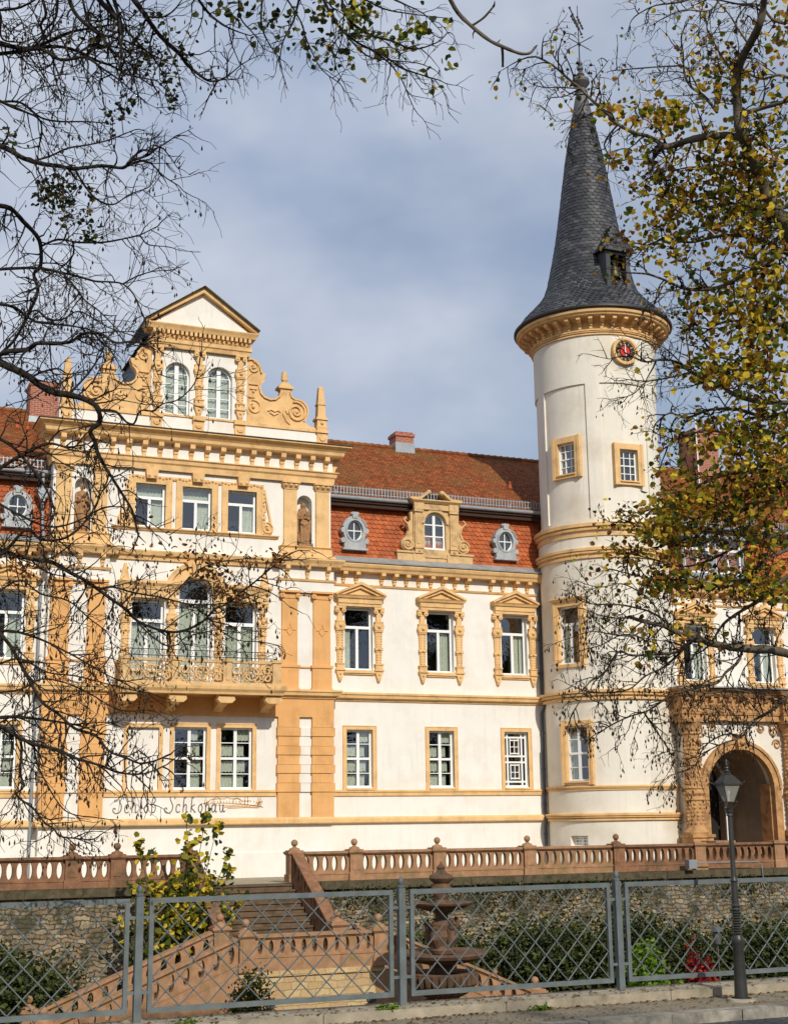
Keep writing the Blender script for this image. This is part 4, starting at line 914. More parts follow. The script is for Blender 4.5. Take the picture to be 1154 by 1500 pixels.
m = M(); m.lathe([(3.2, 23.34), (3.42, 23.36), (3.5, 23.42), (3.5, 23.5), (3.42, 23.52), (3.3, 23.5)], XT, YT, 0, 96); part('eaves_gutter', m, IRON, tower)
PR = [(3.42, 23.5), (3.1, 23.95), (2.7, 24.36), (2.36, 24.74), (2.1, 25.12), (1.93, 25.6), (1.8, 26.2), (1.6, 27.1), (1.43, 28.0), (1.23, 29.33), (.89, 31.7), (.46, 34.1)]
def profr(s):
    acc = 0
    for (a, b), (c, d) in zip(PR, PR[1:]):
        L = math.hypot(c-a, d-b)
        if s <= acc+L: t = (s-acc)/L; return a+(c-a)*t, b+(d-b)*t, (c-a)/L, (d-b)/L
        acc += L
    return PR[-1][0], PR[-1][1], 0, 1
TOT = sum(math.hypot(c-a, d-b) for (a, b), (c, d) in zip(PR, PR[1:]))
m = M(); m.lathe([(max(.05, r-.03), z) for r, z in PR], XT, YT, 0, 48)
s = 0; row = 0
while s < TOT-.1:
    r, z, dr, dz = profr(s); r2, z2, _, _ = profr(min(TOT, s+.24)); n = max(10, int(2*PI*r/.25))
    nr, nz = dz, -dr
    for k in range(n):
        a = 2*PI*(k+.5*(row % 2))/n; b = a+2*PI/n*.98; h = .03+R.uniform(-.006, .006); j = R.uniform(-.008, .008)
        def q(th, rr, zz, hh): X, Y = tp(th, rr+nr*hh); return (X, Y, zz+nz*hh)
        md = (a+b)/2; e = .05*r2/r
        P = [q(a, r+dr*.06, z+dz*.06, h), q(md-(b-a)*.2, r, z+j, h), q(md+(b-a)*.25, r, z+j, h), q(b, r+dr*.07, z+dz*.07, h), q(b, r2, z2, .0), q(a, r2, z2, .0), q(a, r, z, 0), q(b, r, z, 0)]
        m.add(P, [(0, 1, 2, 3, 4, 5), (6, 7, 3, 2, 1, 0)])
    s += .17; row += 1
part('spire', m, SLATE, tower, fix=False)
m = M(); m.lathe([(.50, 33.95), (.47, 34.1), (.3, 35.0), (.25, 35.2), (.3, 35.3), (.26, 35.42), (.2, 35.5), (.34, 35.66), (.42, 35.78), (.4, 35.95), (.26, 36.05), (.14, 36.12), (.2, 36.22), (.12, 36.32), (.08, 36.42), (.15, 36.5), (.15, 36.6), (.06, 36.68), (.12, 36.78), (.1, 36.88), (.03, 36.95)], XT, YT, 0, 20); part('spire_knob', m, ZINCD, tower)
m = M(); m.tube([(XT, YT, 36.9), (XT, YT, 39.85)], [.035, .02], 6); m.ball((XT, YT, 37.85), .08, 8, 6)
for k in range(4):
    a = D2(20+90*k); dx, dy = math.sin(a), -math.cos(a); m.tube([(XT, YT, 37.85), (XT+dx*.72, YT+dy*.72, 37.85)], .022, 5)
    for t in (-1, 1): m.tube([(XT+dx*.72, YT+dy*.72, 37.85), (XT+dx*.8-dy*.09*t, YT+dy*.8+dx*.09*t, 37.85+.1*t)], .02, 4)
for k in range(5):
    a = D2(30+72*k); dx, dy = math.sin(a), -math.cos(a); m.tube([(XT, YT, 36.62), (XT+dx*.3, YT+dy*.3, 36.85), (XT+dx*.55, YT+dy*.55, 36.8), (XT+dx*.58, YT+dy*.58, 36.62)], .01, 4)
    m.lathe([(.02, .1), (.04, .06), (.09, 0), (.085, -.02)], XT+dx*.58, YT+dy*.58, 36.52, 8)
dx, dy = math.sin(YAW), -math.cos(YAW)                 # pierced arrow of the vane, tipped up
for (u0, z0), (u1, z1) in (((-.36, 39.75), (.14, 38.35)), ((-.30, 39.3), (.02, 38.62)), ((-.02, 39.25), (.20, 38.65))):
    m.tube([(XT+dx*u0, YT+dy*u0, z0), (XT+dx*u1, YT+dy*u1, z1)], .035, 5)
    for t in (0, .25, .5, .78, 1): m.ball((XT+dx*(u0+(u1-u0)*t), YT+dy*(u0+(u1-u0)*t), z0+(z1-z0)*t), .062, 6, 5)
part('weathervane', m, IRON, tower)
# windows of the tower
def tsur(w, h, t, ears=False):
    def f():
        m = M(); a = w/2
        for sx in (-1, 1): m.box(*sorted((sx*a, sx*(a+t))), -.06, .3, -t*.7, h+t)
        m.box(-a, a, -.06, .3, h, h+t); m.box(-a, a, -.06, .3, -t*.7, 0.0)
        for sx in (-1, 1): m.box(*sorted((sx*(a+t*.55), sx*(a+t+.01))), -.085, .3, -t*.7-.01, h+t+.01)
        if ears:
            m.mould([(-a-t-.02, .2), (-a-t-.02, -.08), (a+t+.02, -.08), (a+t+.02, .2)], [(-.05, h+t), (.04, h+t+.01), (.12, h+t+.1), (.12, h+t+.14), (-.05, h+t+.18)])
            for sx in (-1, 1):
                for z in (.15, 1.6): m.prism([(sx*(a+t), z), (sx*(a+t+.12), z+.1), (sx*(a+t+.06), z+.35), (sx*(a+t+.12), z+.6), (sx*(a+t), z+.75)][::sx], 'y', -.05, .25)
        else: m.box(-a-.03, a+.03, -.12, .1, -.06, 0)
        return m
    return f
for th, z, w, h, kind, key, t, cu, ears in ((-61.5, 16.44, .84, 1.36, 'grid', 'ts1', .25, (), False), (-3.5, 16.0, .84, 1.36, 'grid', 'ts1', .25, (), False),
                                      (-65, 8.45, 1.04, 2.38, 'cross', 'ts2', .2, ((.1, .4, 0, .66),), True), (-61.5, 3.75, 1.04, 2.2, 'eight', 'ts3', .2, ((.04, .35, 0, .9),), False)):
    a = D2(th); x, y = tp(a, (RU if z > 14 else RL)-(.02 if z > 14 else .0))
    window(tower, x, y, z, w, h, kind, curt=cu, rotz=a, inset=.16, extra=[('surround', key, tsur(w, h, t, ears), OCHRE)])
a = D2(-63.5); x, y = tp(a, RL-.28); window(tower, x, y, 1.2, .75, .4, 'dorm', rotz=a, inset=0, name='cellar_window')
# clock
a = D2(-2.8); x, y = tp(a, RL-.05)
MT = Matrix.Translation((x, y, 21.67)) @ Matrix.Rotation(a, 4, 'Z')
ck = M(); ck.tf = MT
for ro, ri, y0 in ((.60, .5, -.14), (.52, .46, -.10)):
    O = arc(0, 0, ro, 0, 2*PI, 32); I = arc(0, 0, ri, 0, 2*PI, 32)
    for k in range(32): ck.prism([O[k], O[k+1], I[k+1], I[k]], 'y', y0, .1)
clock = part('clock', ck, OCHRE, tower)
def cp(name, fn, mat):
    c = M(); c.tf = MT; fn(c); o = part(name, c, mat, clock); o.matrix_parent_inverse = Matrix.Translation(-tower.location) @ Matrix.Identity(4) if False else Matrix.Identity(4); return o
def _dial(c): c.prism(arc(0, 0, .46, 0, 2*PI, 32)[:-1], 'y', -.07, .0)
def _red(c): c.prism(arc(0, 0, .22, 0, 2*PI, 24)[:-1], 'y', -.085, -.06)
def _num(c):
    for k in range(12):
        t = 2*PI*k/12; s_, c_ = math.sin(t), math.cos(t)
        n = (12, 1, 2, 3, 4, 5, 6, 7, 8, 9, 10, 11)[k]
        txt = {12: 'XII', 1: 'I', 2: 'II', 3: 'III', 4: 'IV', 5: 'V', 6: 'VI', 7: 'VII', 8: 'VIII', 9: 'IX', 10: 'X', 11: 'XI'}[n]
        W = {'I': .028, 'V': .05, 'X': .05}; x0 = -sum(W[q] for q in txt)/2
        def g(u, v): r = .29+v*.13; return (s_*r+c_*u, c_*r-s_*u)
        for q in txt:
            w = W[q]; L = {'I': [[(w/2, 0), (w/2, 1)]], 'V': [[(0, 1), (w/2, 0), (w, 1)]], 'X': [[(0, 0), (w, 1)], [(0, 1), (w, 0)]]}[q]
            for P in L: band(c, [g(x0+a_*.9, b_) for a_, b_ in P], .016, -.08, -.065)
            x0 += w
def _hand(c): band(c, [(-.03, -.12), (.0, 0), (.02, .3)], .03, -.11, -.095); band(c, [(-.02, .08), (.0, 0), (.02, -.26)], .04, -.13, -.115)
cp('dial', _dial, CLOCK_K); cp('dial_centre', _red, CLOCK_R); cp('numerals', _num, CLOCK_Y); cp('hand', _hand, WHITE)
# bell dormer
a = D2(1); x, y = tp(a, 2.32); MT = Matrix.Translation((x, y, 0)) @ Matrix.Rotation(a, 4, 'Z') @ Matrix.Diagonal((1.05, 1, 1, 1))
m = M(); m.tf = MT
for sx in (-1, 1): m.box(*sorted((sx*.38, sx*.58)), 0, .12, 24.55, 26.5); m.box(*sorted((sx*.5, sx*.58)), .12, 1.6, 24.6, 26.5)
m.box(-.58, .58, 0, .12, 26.3, 26.5); m.prism([(-.4, 24.5), (.4, 24.5), (.4, 24.75), (-.4, 24.75)], 'y', 0.02, .2)
# pointed hood
hv = [(-.75, -.12, 26.42), (.75, -.12, 26.42), (0, .22, 27.75), (-.7, 1.5, 26.5), (.7, 1.5, 26.5), (0, 1.6, 27.6), (-.62, -.02, 26.55), (.62, -.02, 26.55)]
m.add(hv, [(0, 1, 2), (0, 2, 5, 3), (1, 4, 5, 2), (0, 3, 4, 1)])
for r_ in range(6):
    for sd in (0, 1):
        for k in range(7):
            t0 = r_/6; t1 = min(1, t0+.2)
            A, B, C_, D_ = (hv[0], hv[3], hv[2], hv[5]) if sd else (hv[1], hv[4], hv[2], hv[5])
            f0 = k/7; f1 = (k+.95)/7
            def L3(P, Q, t): return tuple(p+(q_-p)*t for p, q_ in zip(P, Q))
            n_ = (-.03 if sd else .03)
            P = [L3(L3(A, B, f0), L3(C_, D_, f0), t0), L3(L3(A, B, f1), L3(C_, D_, f1), t0), L3(L3(A, B, f1), L3(C_, D_, f1), t1), L3(L3(A, B, f0), L3(C_, D_, f0), t1)]
            P = [(p[0]+n_*(1 if i < 2 else .1), p[1], p[2]+(.03 if i < 2 else .004)) for i, p in enumerate(P)]; m.add(P, [(0, 1, 2, 3)])
    k = 1-r_/6
    for c in range(max(1, int(6*k))):
        w = 1.5*k/max(1, int(6*k)); u = -.75*k+c*w; t = r_/6
        P = [(u, -.12+.34*t-.03, 26.42+1.33*t), (u+w*.95, -.12+.34*t-.03, 26.42+1.33*t), (u+w*.9, -.12+.34*(t+.2)-.01, 26.42+1.33*(t+.2)), (u+.05*w, -.12+.34*(t+.2)-.01, 26.42+1.33*(t+.2))]; m.add(P, [(0, 1, 2, 3)])
part('bell_dormer', m, SLATE, tower, fix=False)
m = M(); m.tf = MT; m.tube([(-.78, -.15, 26.42), (0, .2, 27.8), (.78, -.15, 26.42)], .05, 6); m.tube([(-.78, -.16, 26.42), (.78, -.16, 26.42)], .045, 6); m.tube([(0, .2, 27.8), (0, 1.5, 27.66)], .05, 6); m.box(-.6, .6, -.03, 0, 26.28, 26.4); part('hood_verge', m, ZINCD, tower)
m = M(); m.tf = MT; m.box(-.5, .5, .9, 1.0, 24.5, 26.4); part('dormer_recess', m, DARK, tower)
m = M(); m.tf = MT; m.lathe([(.02, 25.86), (.1, 25.84), (.15, 25.74), (.17, 25.5), (.22, 25.36), (.27, 25.3), (.25, 25.28)], 0, .3, 0, 16); m.tube([(0, .3, 26.3), (0, .3, 25.8)], .03, 6); m.ball((0, .3, 25.25), .05, 8, 6); m.tube([(-.45, .3, 26.1), (.45, .3, 26.1)], .04, 6); part('bell', m, BRASS, tower)

# ------------------------------------------------------------------ entrance porch
PASS = pm('shaded_passage_plaster', (.30, .25, .18), .2, 2, .9, .2, 20)  # tree shade in the passage put into the darker plaster colour
porch = empty('entrance_porch', (16.45, -3, .3), 'brown sandstone entrance porch with round arch and thick carved columns right of the tower', 'porch')
QY = -4.0; A0, A1 = 14.5, 18.4; PCX = 16.45
m = M(); relief(m, 13.9, 19.0, .3, 6.2, [(A0+.22, A1-.22, .3, 5.1, .5, True)], lambda u, v, d: (u, QY+.15+d, v)); archfill(m, A0+.22, A1-.22, 3.37, 5.1, QY+.15, QY+.65, 20)
m.box(13.9, 13.95, QY+.154, 0, .3, 6.2); m.box(18.95, 19, QY+.154, 0, .3, 6.2); m.box(13.95, 18.95, QY+.66, -.01, 6.0, 6.2)
part('porch_wall', m, CREAM_T, porch, fix=False)
m = M()
O = arc(PCX, 3.37, 1.96, 0, PI, 24); I = arc(PCX, 3.37, 1.62, 0, PI, 24); O2 = arc(PCX, 3.37, 1.98, 0, PI, 24); O3 = arc(PCX, 3.37, 1.86, 0, PI, 24)
for k in range(24): m.prism([O[k], O[k+1], I[k+1], I[k]], 'y', QY+.02, QY+.3); m.prism([O2[k], O2[k+1], O3[k+1], O3[k]], 'y', QY-.04, QY+.3)
for sx in (-1, 1): m.box(*sorted((PCX+sx*1.62, PCX+sx*1.96)), QY+.02, QY+.3, .3, 3.37); m.box(*sorted((PCX+sx*1.58, PCX+sx*1.74)), QY+.3, QY+1.0, .3, 3.6)
m.prism([(PCX-.18, 4.95), (PCX+.18, 4.95), (PCX+.26, 5.6), (PCX-.26, 5.6)], 'y', QY-.2, QY+.2); m.ball((PCX, QY-.2, 5.25), .14, 10, 8)
part('arch_surround', m, PORCH, porch)
m = M()
for sx in (-1, 1):      # reveal of the passage behind the arch
    m.box(*sorted((PCX+sx*1.75, PCX+sx*2.3)), QY+1.0, -.05, .3, 3.4)
O = arc(PCX, 3.37, 1.75, 0, PI, 20)
for k in range(20): a_, b_ = O[k], O[k+1]; m.add([(a_[0], QY+.6, a_[1]), (b_[0], QY+.6, b_[1]), (b_[0], -.05, b_[1]), (a_[0], -.05, a_[1])], [(0, 1, 2, 3)])
relief(m, 14.3, 18.6, .3, 6.0, [(PCX-1.3, PCX+1.3, .3, 4.9, .4, True)], lambda u, v, d: (u, -.9+d, v)); archfill(m, PCX-1.3, PCX+1.3, 3.6, 4.9, -.9, -.5)
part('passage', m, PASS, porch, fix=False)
m = M()
for sx in (-1, 1): m.box(*sorted((PCX+sx*1.3, PCX+sx*1.42)), -.98, -.88, .3, 3.6)
O = arc(PCX, 3.6, 1.42, 0, PI, 20); I = arc(PCX, 3.6, 1.3, 0, PI, 20)
for k in range(20): m.prism([O[k], O[k+1], I[k+1], I[k]], 'y', -.98, -.88)
part('inner_door_frame', m, WHITE, porch)
m = M(); m.box(PCX-1.4, PCX+1.4, -.35, -.25, .3, 5); m.box(PCX-.04, PCX+.04, -.6, -.3, .3, 4.6); part('door', m, DARK, porch)  # near-black colour carries the shade inside the doorway
for cx in (14.02, 18.98):
    m = M(); m.tf = Matrix.Translation((cx, QY-.1, 0)) @ Matrix.Diagonal((1.12, 1.12, 1, 1)) @ Matrix.Translation((-cx, -QY, 0))
    m.box(cx-.42, cx+.42, QY-.42, QY+.3, .3, 1.5); m.box(cx-.48, cx+.48, QY-.48, QY+.3, 1.5, 1.62)
    m.lathe([(.44, 1.62), (.46, 1.7), (.42, 1.78), (.36, 1.84), (.34, 1.9), (.33, 2.9), (.38, 2.96), (.36, 3.02), (.34, 3.1), (.4, 3.22), (.34, 3.36), (.38, 3.42), (.36, 3.48), (.32, 3.52), (.29, 5.5), (.34, 5.56), (.32, 5.62), (.34, 5.7), (.44, 5.95), (.44, 6.02)], cx, QY, 0, 20)
    for z in [2.05+i*.15 for i in range(6)]+[3.7+i*.16 for i in range(11)]:
        for k in range(7):
            t = D2(-100+k*33+(16 if int(z*10) % 2 else 0)); r_ = .33 if z < 3 else .30; m.ball((cx+r_*math.sin(t), QY-r_*math.cos(t), z), .055, 6, 4)
    for k in range(12): t = 2*PI*k/12; m.ball((cx+.37*math.sin(t), QY-.37*math.cos(t), 3.22), .07, 6, 4)
    m.box(cx-.46, cx+.46, QY-.46, QY+.3, 6.02, 6.14); m.tf = None
    part('column', m, PORCH, porch)
pq = [(13.5, 0), (13.5, QY-.35), (14.45, QY-.35), (14.45, QY-.1), (18.5, QY-.1), (18.5, QY-.35), (19.45, QY-.35), (19.45, 0)]
m = M(); m.mould(pq, [(-.6, 6.12), (0, 6.12), (.0, 6.34), (.05, 6.36), (.07, 6.44), (-.6, 6.46)]); m.box(13.52, 19.43, QY, 0, 6.13, 7.1)
m.mould(pq, [(-.6, 6.44), (-.04, 6.44), (-.04, 7.08), (-.6, 7.08)]); m.mould(pq, [(-.6, 7.08), (.06, 7.09), (.14, 7.18), (.2, 7.3), (.24, 7.34), (.24, 7.4), (-.6, 7.42)])
for k in range(13): x = 13.7+k*.455; bracket(m, x, QY-(.3 if x < 14.5 or x > 18.5 else .05), 7.08, 6.6, .17, .2)
for k in range(60): x = 13.6+k*.0975; m.ball((x, QY-(.32 if x < 14.5 or x > 18.5 else .07), 6.62+.16*math.sin(k*2.1)), .07, 6, 4)
part('entablature', m, PORCH, porch)
m = M(); m.box(13.4, 19.6, QY-.55, 0, 7.42, 7.47); part('porch_roof', m, GUTTER, porch)
m = M()
for sx in (-1, 1):
    c = PCX+sx*1.85; band(m, spiral(c, 5.75, .3, 1.5, 0, 24, sx, .06), .06, QY+.09, QY+.16); band(m, spiral(c+sx*.1, 5.2, .22, 1.5, PI, 20, -sx, .05), .05, QY+.09, QY+.16); band(m, spiral(PCX+sx*1.2, 5.85, .18, 1.4, PI, 20, sx, .05), .05, QY+.09, QY+.16)
part('spandrel_scroll', m, PORCH, porch)
m = M()
for k in range(5): m.box(14.4-.0, 18.5, QY-1.9+k*.32, QY+.3, .1, .42+k*.17)
for sx in (-1, 1): m.box(*sorted((PCX+sx*1.7, PCX+sx*2.5)), QY-1.5, QY-.45, .1, 1.25); m.box(*sorted((PCX+sx*1.65, PCX+sx*2.55)), QY-1.55, QY-.45, 1.25, 1.38)
m.box(14, 19, QY+.3, 0, .1, 1.1); part('porch_steps', m, REDL, porch)

# ------------------------------------------------------------------ setting
SOIL = pm('moat_ground', (.07, .065, .03), .4, 3, .95, .8, 10, stain=(.03, .045, .012), samt=.8, sscale=1.2)
GRAVEL = pm('terrace_gravel', (.36, .31, .22), .2, 6, .95, .6, 40, stain=(.08, .10, .03), samt=.7, sscale=.8)
PAVE = pm('pavement_grit', (.27, .225, .155), .5, 26, .95, .9, 60, stain=(.07, .06, .045), samt=.7, sscale=2.2)
def cobble():
    m, nt, b = newmat('cobble_road'); g = nt.nodes.new('ShaderNodeNewGeometry')
    v = nt.nodes.new('ShaderNodeTexVoronoi'); v.feature = 'DISTANCE_TO_EDGE'; v.inputs['Scale'].default_value = 6; nt.links.new(g.outputs['Position'], v.inputs['Vector'])
    c = ramp(nt, v.outputs['Distance'], [(.02, (.02, .02, .018)), (.12, (.075, .075, .08))]); nt.links.new(mixc(nt, ramp(nt, noise(nt, 3, 5), [(.4, (0, 0, 0)), (.7, (.6,)*3)]), c, (.05, .045, .035)), b.inputs['Base Color'])
    b.inputs['Roughness'].default_value = .6; bump(nt, b, ramp(nt, v.outputs['Distance'], [(0, (0, 0, 0)), (.2, (1, 1, 1))]), .8, .03); return m
m = M(); prof = [(-900, -.26), (-35.7, -.26), (-34.5, -.16), (-33.75, -.16), (-33.75, -3.8), (-6.2, -3.8), (-6.2, .1), (900, .1)]
for (y0, z0), (y1, z1) in zip(prof, prof[1:]): m.add([(-900, y0, z0), (900, y0, z0), (900, y1, z1), (-900, y1, z1)], [(0, 1, 2, 3)])
thing('ground', m, SOIL, '', '', kind='structure', fix=False)
m = M(); m.add([(-120, -6.2, .3), (120, -6.2, .3), (120, 60, .3), (-120, 60, .3)], [(0, 1, 2, 3)]); thing('terrace', m, GRAVEL, '', '', kind='structure')
m = M(); m.box(-60, 60, -35.47, -34.38, -.4, -.12); thing('pavement', m, PAVE, '', '', kind='structure')
m = M(); m.add([(-120, -60, -.235), (120, -60, -.235), (120, -35.6, -.235), (-120, -35.6, -.235)], [(0, 1, 2, 3)]); thing('road', m, cobble(), '', '', kind='structure')
m = M(); x = -30
while x < 30:
    w = R.uniform(.8, 1.25); o = R.uniform(-.012, .012); m.box(x, x+w-.012, -35.7+o, -35.47, -.4, -.105+R.uniform(-.01, .008)); x += w
thing('kerb', m, pm('pale_kerbstone', (.34, .31, .25), .4, 8, .9, .8, 30, stain=(.09, .08, .06), samt=.9, sscale=2.6), '', '', kind='structure')
m = M(); x = -30
while x < 30: m.box(x, x+2.49, -34.38, -33.75, -3.8, 0.0+R.uniform(-.006, .004)); x += 2.5
thing('fence_footing', m, CONC, 'long low concrete kerb wall carrying the steel lattice fence', 'wall')
# retaining wall of the terrace + ledge
m = M(); m.box(-40, -6.98, -6.36, -6.22, -3.8, .1); m.box(-3.38, 40, -6.36, -6.22, -3.8, .1)
rw = thing('retaining_wall', m, RUBBLE, 'rubble stone retaining wall of the moat under the terrace balustrade', 'wall')
m = M()
for a, b in ((-40, -6.98), (-3.38, 40)):
    x = a
    while x < b: e_ = min(b, x+R.uniform(.7, 1.2)); m.box(x, e_-.008, -6.5+R.uniform(-.03, .02), -5.7, .08, .345+R.uniform(-.012, .004)); x = e_
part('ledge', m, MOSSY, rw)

def panel(m, L, n, z0, z1, t=.11, ry=None):     # pierced panel along +X at local origin, n vertical oval holes
    w = L/n; hz = (z0+z1)/2; ry = ry or (z1-z0)*.43; rx = w*(.3 if t < .1 else .22)
    for k in range(n):
        cx = (k+.5)*w; N = 16
        El = [(cx+rx*math.cos(2*PI*i/N), hz+ry*math.sin(2*PI*i/N)) for i in range(N)]
        Bx = []
        for i in range(N):
            c_, s_ = math.cos(2*PI*i/N), math.sin(2*PI*i/N); q = max(abs(c_), abs(s_)); Bx.append((cx+w/2*c_/q, hz+(z1-z0)/2*s_/q))
        for y in (-t, t): m.add([(a, y, b) for a, b in El+Bx], [(i, (i+1) % N, N+(i+1) % N, N+i) for i in range(N)])
        m.add([(a, y, b) for y in (-t, t) for a, b in El], [(i, (i+1) % N, N+(i+1) % N, N+i) for i in range(N)], True)
def bal_section(root, p, ang, L, n, slope, zb, mat, h=1.0, base=.28):
    """one balustrade run of length L from p (x, y), heading ang, z = zb + slope * distance"""
    sh = Matrix.Translation((p[0], p[1], zb)) @ Matrix.Rotation(ang, 4, 'Z') @ Matrix(((1, 0, 0, 0), (0, 1, 0, 0), (slope, 0, 1, 0), (0, 0, 0, 1)))
    m = M(); m.tf = sh; m.box(0, L, -.16, .16, 0, base); m.box(0, L, -.18, .18, base-.06, base-.02); part('base_course', m, mat, root)
    m = M(); m.tf = sh; panel(m, L, n, base, h-.12, .09 if mat is not REDL or base < .28 else .11); part('pierced_panel', m, mat, root, fix=False)
    m = M(); m.tf = sh; m.box(0, L, -.15, .15, h-.12, h-.08); m.box(0, L, -.2, .2, h-.08, h); part('handrail', m, mat, root)
def pier(root, x, y, z, h=1.06, w=.46, mat=None, ball=True):
    a = w/2; m = M(); m.box(x-a-.02, x+a+.02, y-a-.02, y+a+.02, z, z+.24); m.box(x-a+.02, x+a-.02, y-a+.02, y+a-.02, z+.24, z+h-.1)
    m.mould([(x-a+.02, y-a+.02), (x+a-.02, y-a+.02), (x+a-.02, y+a-.02), (x-a+.02, y+a-.02)], [(-.1, z+h-.12), (.02, z+h-.12), (.07, z+h-.06), (.07, z+h), (-.1, z+h)], True)
    m.box(x-a+.0, x+a-.0, y-a, y+a, z+h, z+h+.04)
    m.box(x-a+.1, x+a-.1, y-a+.004, y-a+.05, z+.34, z+h-.22)
    o = part('pier', m, mat, root)
    if ball:
        b = M(); b.lathe([(.2, z+h+.04), (.17, z+h+.1), (.08, z+h+.13), (.05, z+h+.17), (.08, z+h+.19)], x, y, 0, 14); b.ball((x, y, z+h+.28), .115, 14, 10)
        part('ball_finial', b, mat, o)
def REDV(i): return RED if i % 3 else REDL
for (lab, xs) in (('brown sandstone terrace balustrade with ball finials left of the garden stairs', [-17.9, -14.3, -10.78, -9.36, -6.98]), ('red sandstone terrace balustrade with ball finials right of the garden stairs', [-3.4, -1.25, 1.86, 5.42, 9.13, 12.69, 16.35, 20.0])):
    bt = empty('terrace_balustrade', (xs[0], -6, .35), lab, 'balustrade')
    for i, x in enumerate(xs): pier(bt, x, -6, .345, .98, .5, RED if xs[0] < -10 or i in (4,) else REDL, ball=not (x > 12))
    for i, (a, b) in enumerate(zip(xs, xs[1:])):
        L = b-a-.46; bal_section(bt, (a+.23, -6), 0, L, max(2, round(L/.32)), 0, .345, RED if xs[0] < -10 or i > 3 else REDL, .97, .27)
# garden stairs
st = empty('garden_stairs', (-5.2, -10, -1.75), 'weathered brown stone stairs going down from the terrace to a landing in the moat', 'stairs')
m = M()
for k in range(12): m.box(-6.85, -3.55, -6.36-.3*k, -5.9 if k == 0 else -6.36-.3*(k-1)+.02, -4, .24-.171*k); m.box(-6.85, -3.55, -6.36-.3*k-.05, -5.9 if k == 0 else -6.36-.3*(k-1)+.01, .241-.171*k, .3-.171*k)
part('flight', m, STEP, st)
m = M(); m.box(-7.3, -3.05, -12.55, -9.9, -3.8, -1.77); part('landing', m, STEP, st)
m = M(); m.box(-7.25, -3.0, -12.78, -12.55, -3.8, -1.78); m.box(-7.3, -2.95, -12.84, -12.5, -1.9, -1.75); part('landing_wall', m, RUBBLE_Y, st)
m = M()
for sx, X0 in ((-1, -7.3), (1, -3.05)):
    for k in range(12): m.box(*sorted((X0+sx*.42*k, X0+sx*.42*(k+1)+sx*.02)), -12.5, -10.1, -3.8, -1.92-.17*k)
part('side_flight', m, STEP, st)
m = M()
for sx, X0 in ((-1, -7.1), (1, -3.2)):
    for y in (-12.66, -10.0):
        m.prism([(X0, -3.8), (X0+sx*5.2, -3.8), (X0+sx*5.2, -3.62), (X0, -1.72)][::sx], 'y', y-.15, y+.15)
for x in (-6.98, -3.4): m.prism([(-6.3, -3.8), (-9.9, -3.8), (-9.9, -1.72), (-6.3, .32)], 'x', x-.15, x+.15)
part('string_wall', m, REDL, st)
m = M()
for x in (-5.95, -3.35): m.lathe([(.14, -.1), (.14, .02), (.11, .03), (.02, .03)], 0, 0, 0, 16)
m = M()
for x in (-6.35, -3.35): m.prism(arc(x, -2.62, .15, 0, 2*PI, 18)[:-1], 'y', -12.82, -12.7)
part('drain_cover', m, PIPE, st)
sb = empty('stair_balustrade', (-5.2, -12.6, -1.75), 'pinkish sandstone balustrade with round arched openings round the stair landing', 'balustrade')
for x, y, z in ((-7.05, -12.66, -1.75), (-3.05, -12.66, -1.75), (-7.05, -10.0, -1.75), (-3.35, -10.0, -1.75), (-12.5, -12.66, -3.75), (-12.5, -10.0, -3.75), (2.0, -12.66, -3.75), (2.0, -10.0, -3.75)): pier(sb, x, y, z, 1.02, .48, REDL)
bal_section(sb, (-6.82, -12.66), 0, 3.55, 11, 0, -1.75, REDL, .98, .42)
for y in (-12.66, -10.0):
    bal_section(sb, (-7.28, y), PI, 5.0, 12, -.39, -1.78, REDL, .98, .3)
    bal_section(sb, (-2.8, y), 0, 4.6, 12, -.41, -1.78, REDL, .98, .3)
for x in (-6.98, -3.4): bal_section(sb, (x, -6.25), -PI/2, 3.5, 11, -.575, .34, RED, .98, .2)
# fountain
fo = empty('fountain', (-2.55, -16, -3.8), 'tiered brown stone fountain with two basins and bulbous finial in the moat garden', 'fountain')
fx, fy = -2.55, -16
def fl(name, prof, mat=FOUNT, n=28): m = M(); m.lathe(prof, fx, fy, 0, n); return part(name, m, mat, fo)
fl('pedestal', [(1.5, -3.8), (1.5, -3.5), (1.3, -3.45), (.7, -3.3), (.45, -3.0), (.4, -2.6), (.55, -2.4), (.35, -2.3)])
m = M()
for k in range(28):
    a = 2*PI*k/28; m.tube([(fx+math.sin(a)*r, fy-math.cos(a)*r, z) for r, z in ((.3, -2.3), (.62, -2.15), (.86, -1.92), (.9, -1.72))], .085, 5)
m.lathe([(.3, -2.3), (.6, -2.16), (.86, -1.92), (.93, -1.7), (.85, -1.66), (.3, -1.72)], fx, fy, 0, 28); part('shell_bowl', m, FOUNT, fo)
fl('lower_basin', [(.3, -1.7), (.28, -1.5), (.8, -1.4), (1.15, -1.28), (1.2, -1.2), (1.18, -1.14), (1.05, -1.15), (.3, -1.22)])
m = M(); m.lathe([(.32, -1.2), (.36, -1.1), (.28, -1.0), (.3, -.9), (.36, -.75), (.3, -.6), (.34, -.45), (.2, -.35), (.16, -.2)], fx, fy, 0, 18)
for k in range(5):
    a = 2*PI*k/5+.3; m.tube([(fx+math.sin(a)*r, fy-math.cos(a)*r, z) for r, z in ((.25, -1.0), (.38, -.8), (.34, -.55), (.46, -.4), (.4, -.28))], [.1, .12, .1, .09, .05], 7); m.ball((fx+math.sin(a)*.4, fy-math.cos(a)*.4, -.5), .1, 8, 6)
part('figure_stem', m, FOUNT, fo)
fl('upper_basin', [(.15, -.25), (.2, -.15), (.55, -.05), (.82, .07), (.85, .12), (.8, .14), (.3, .08)])
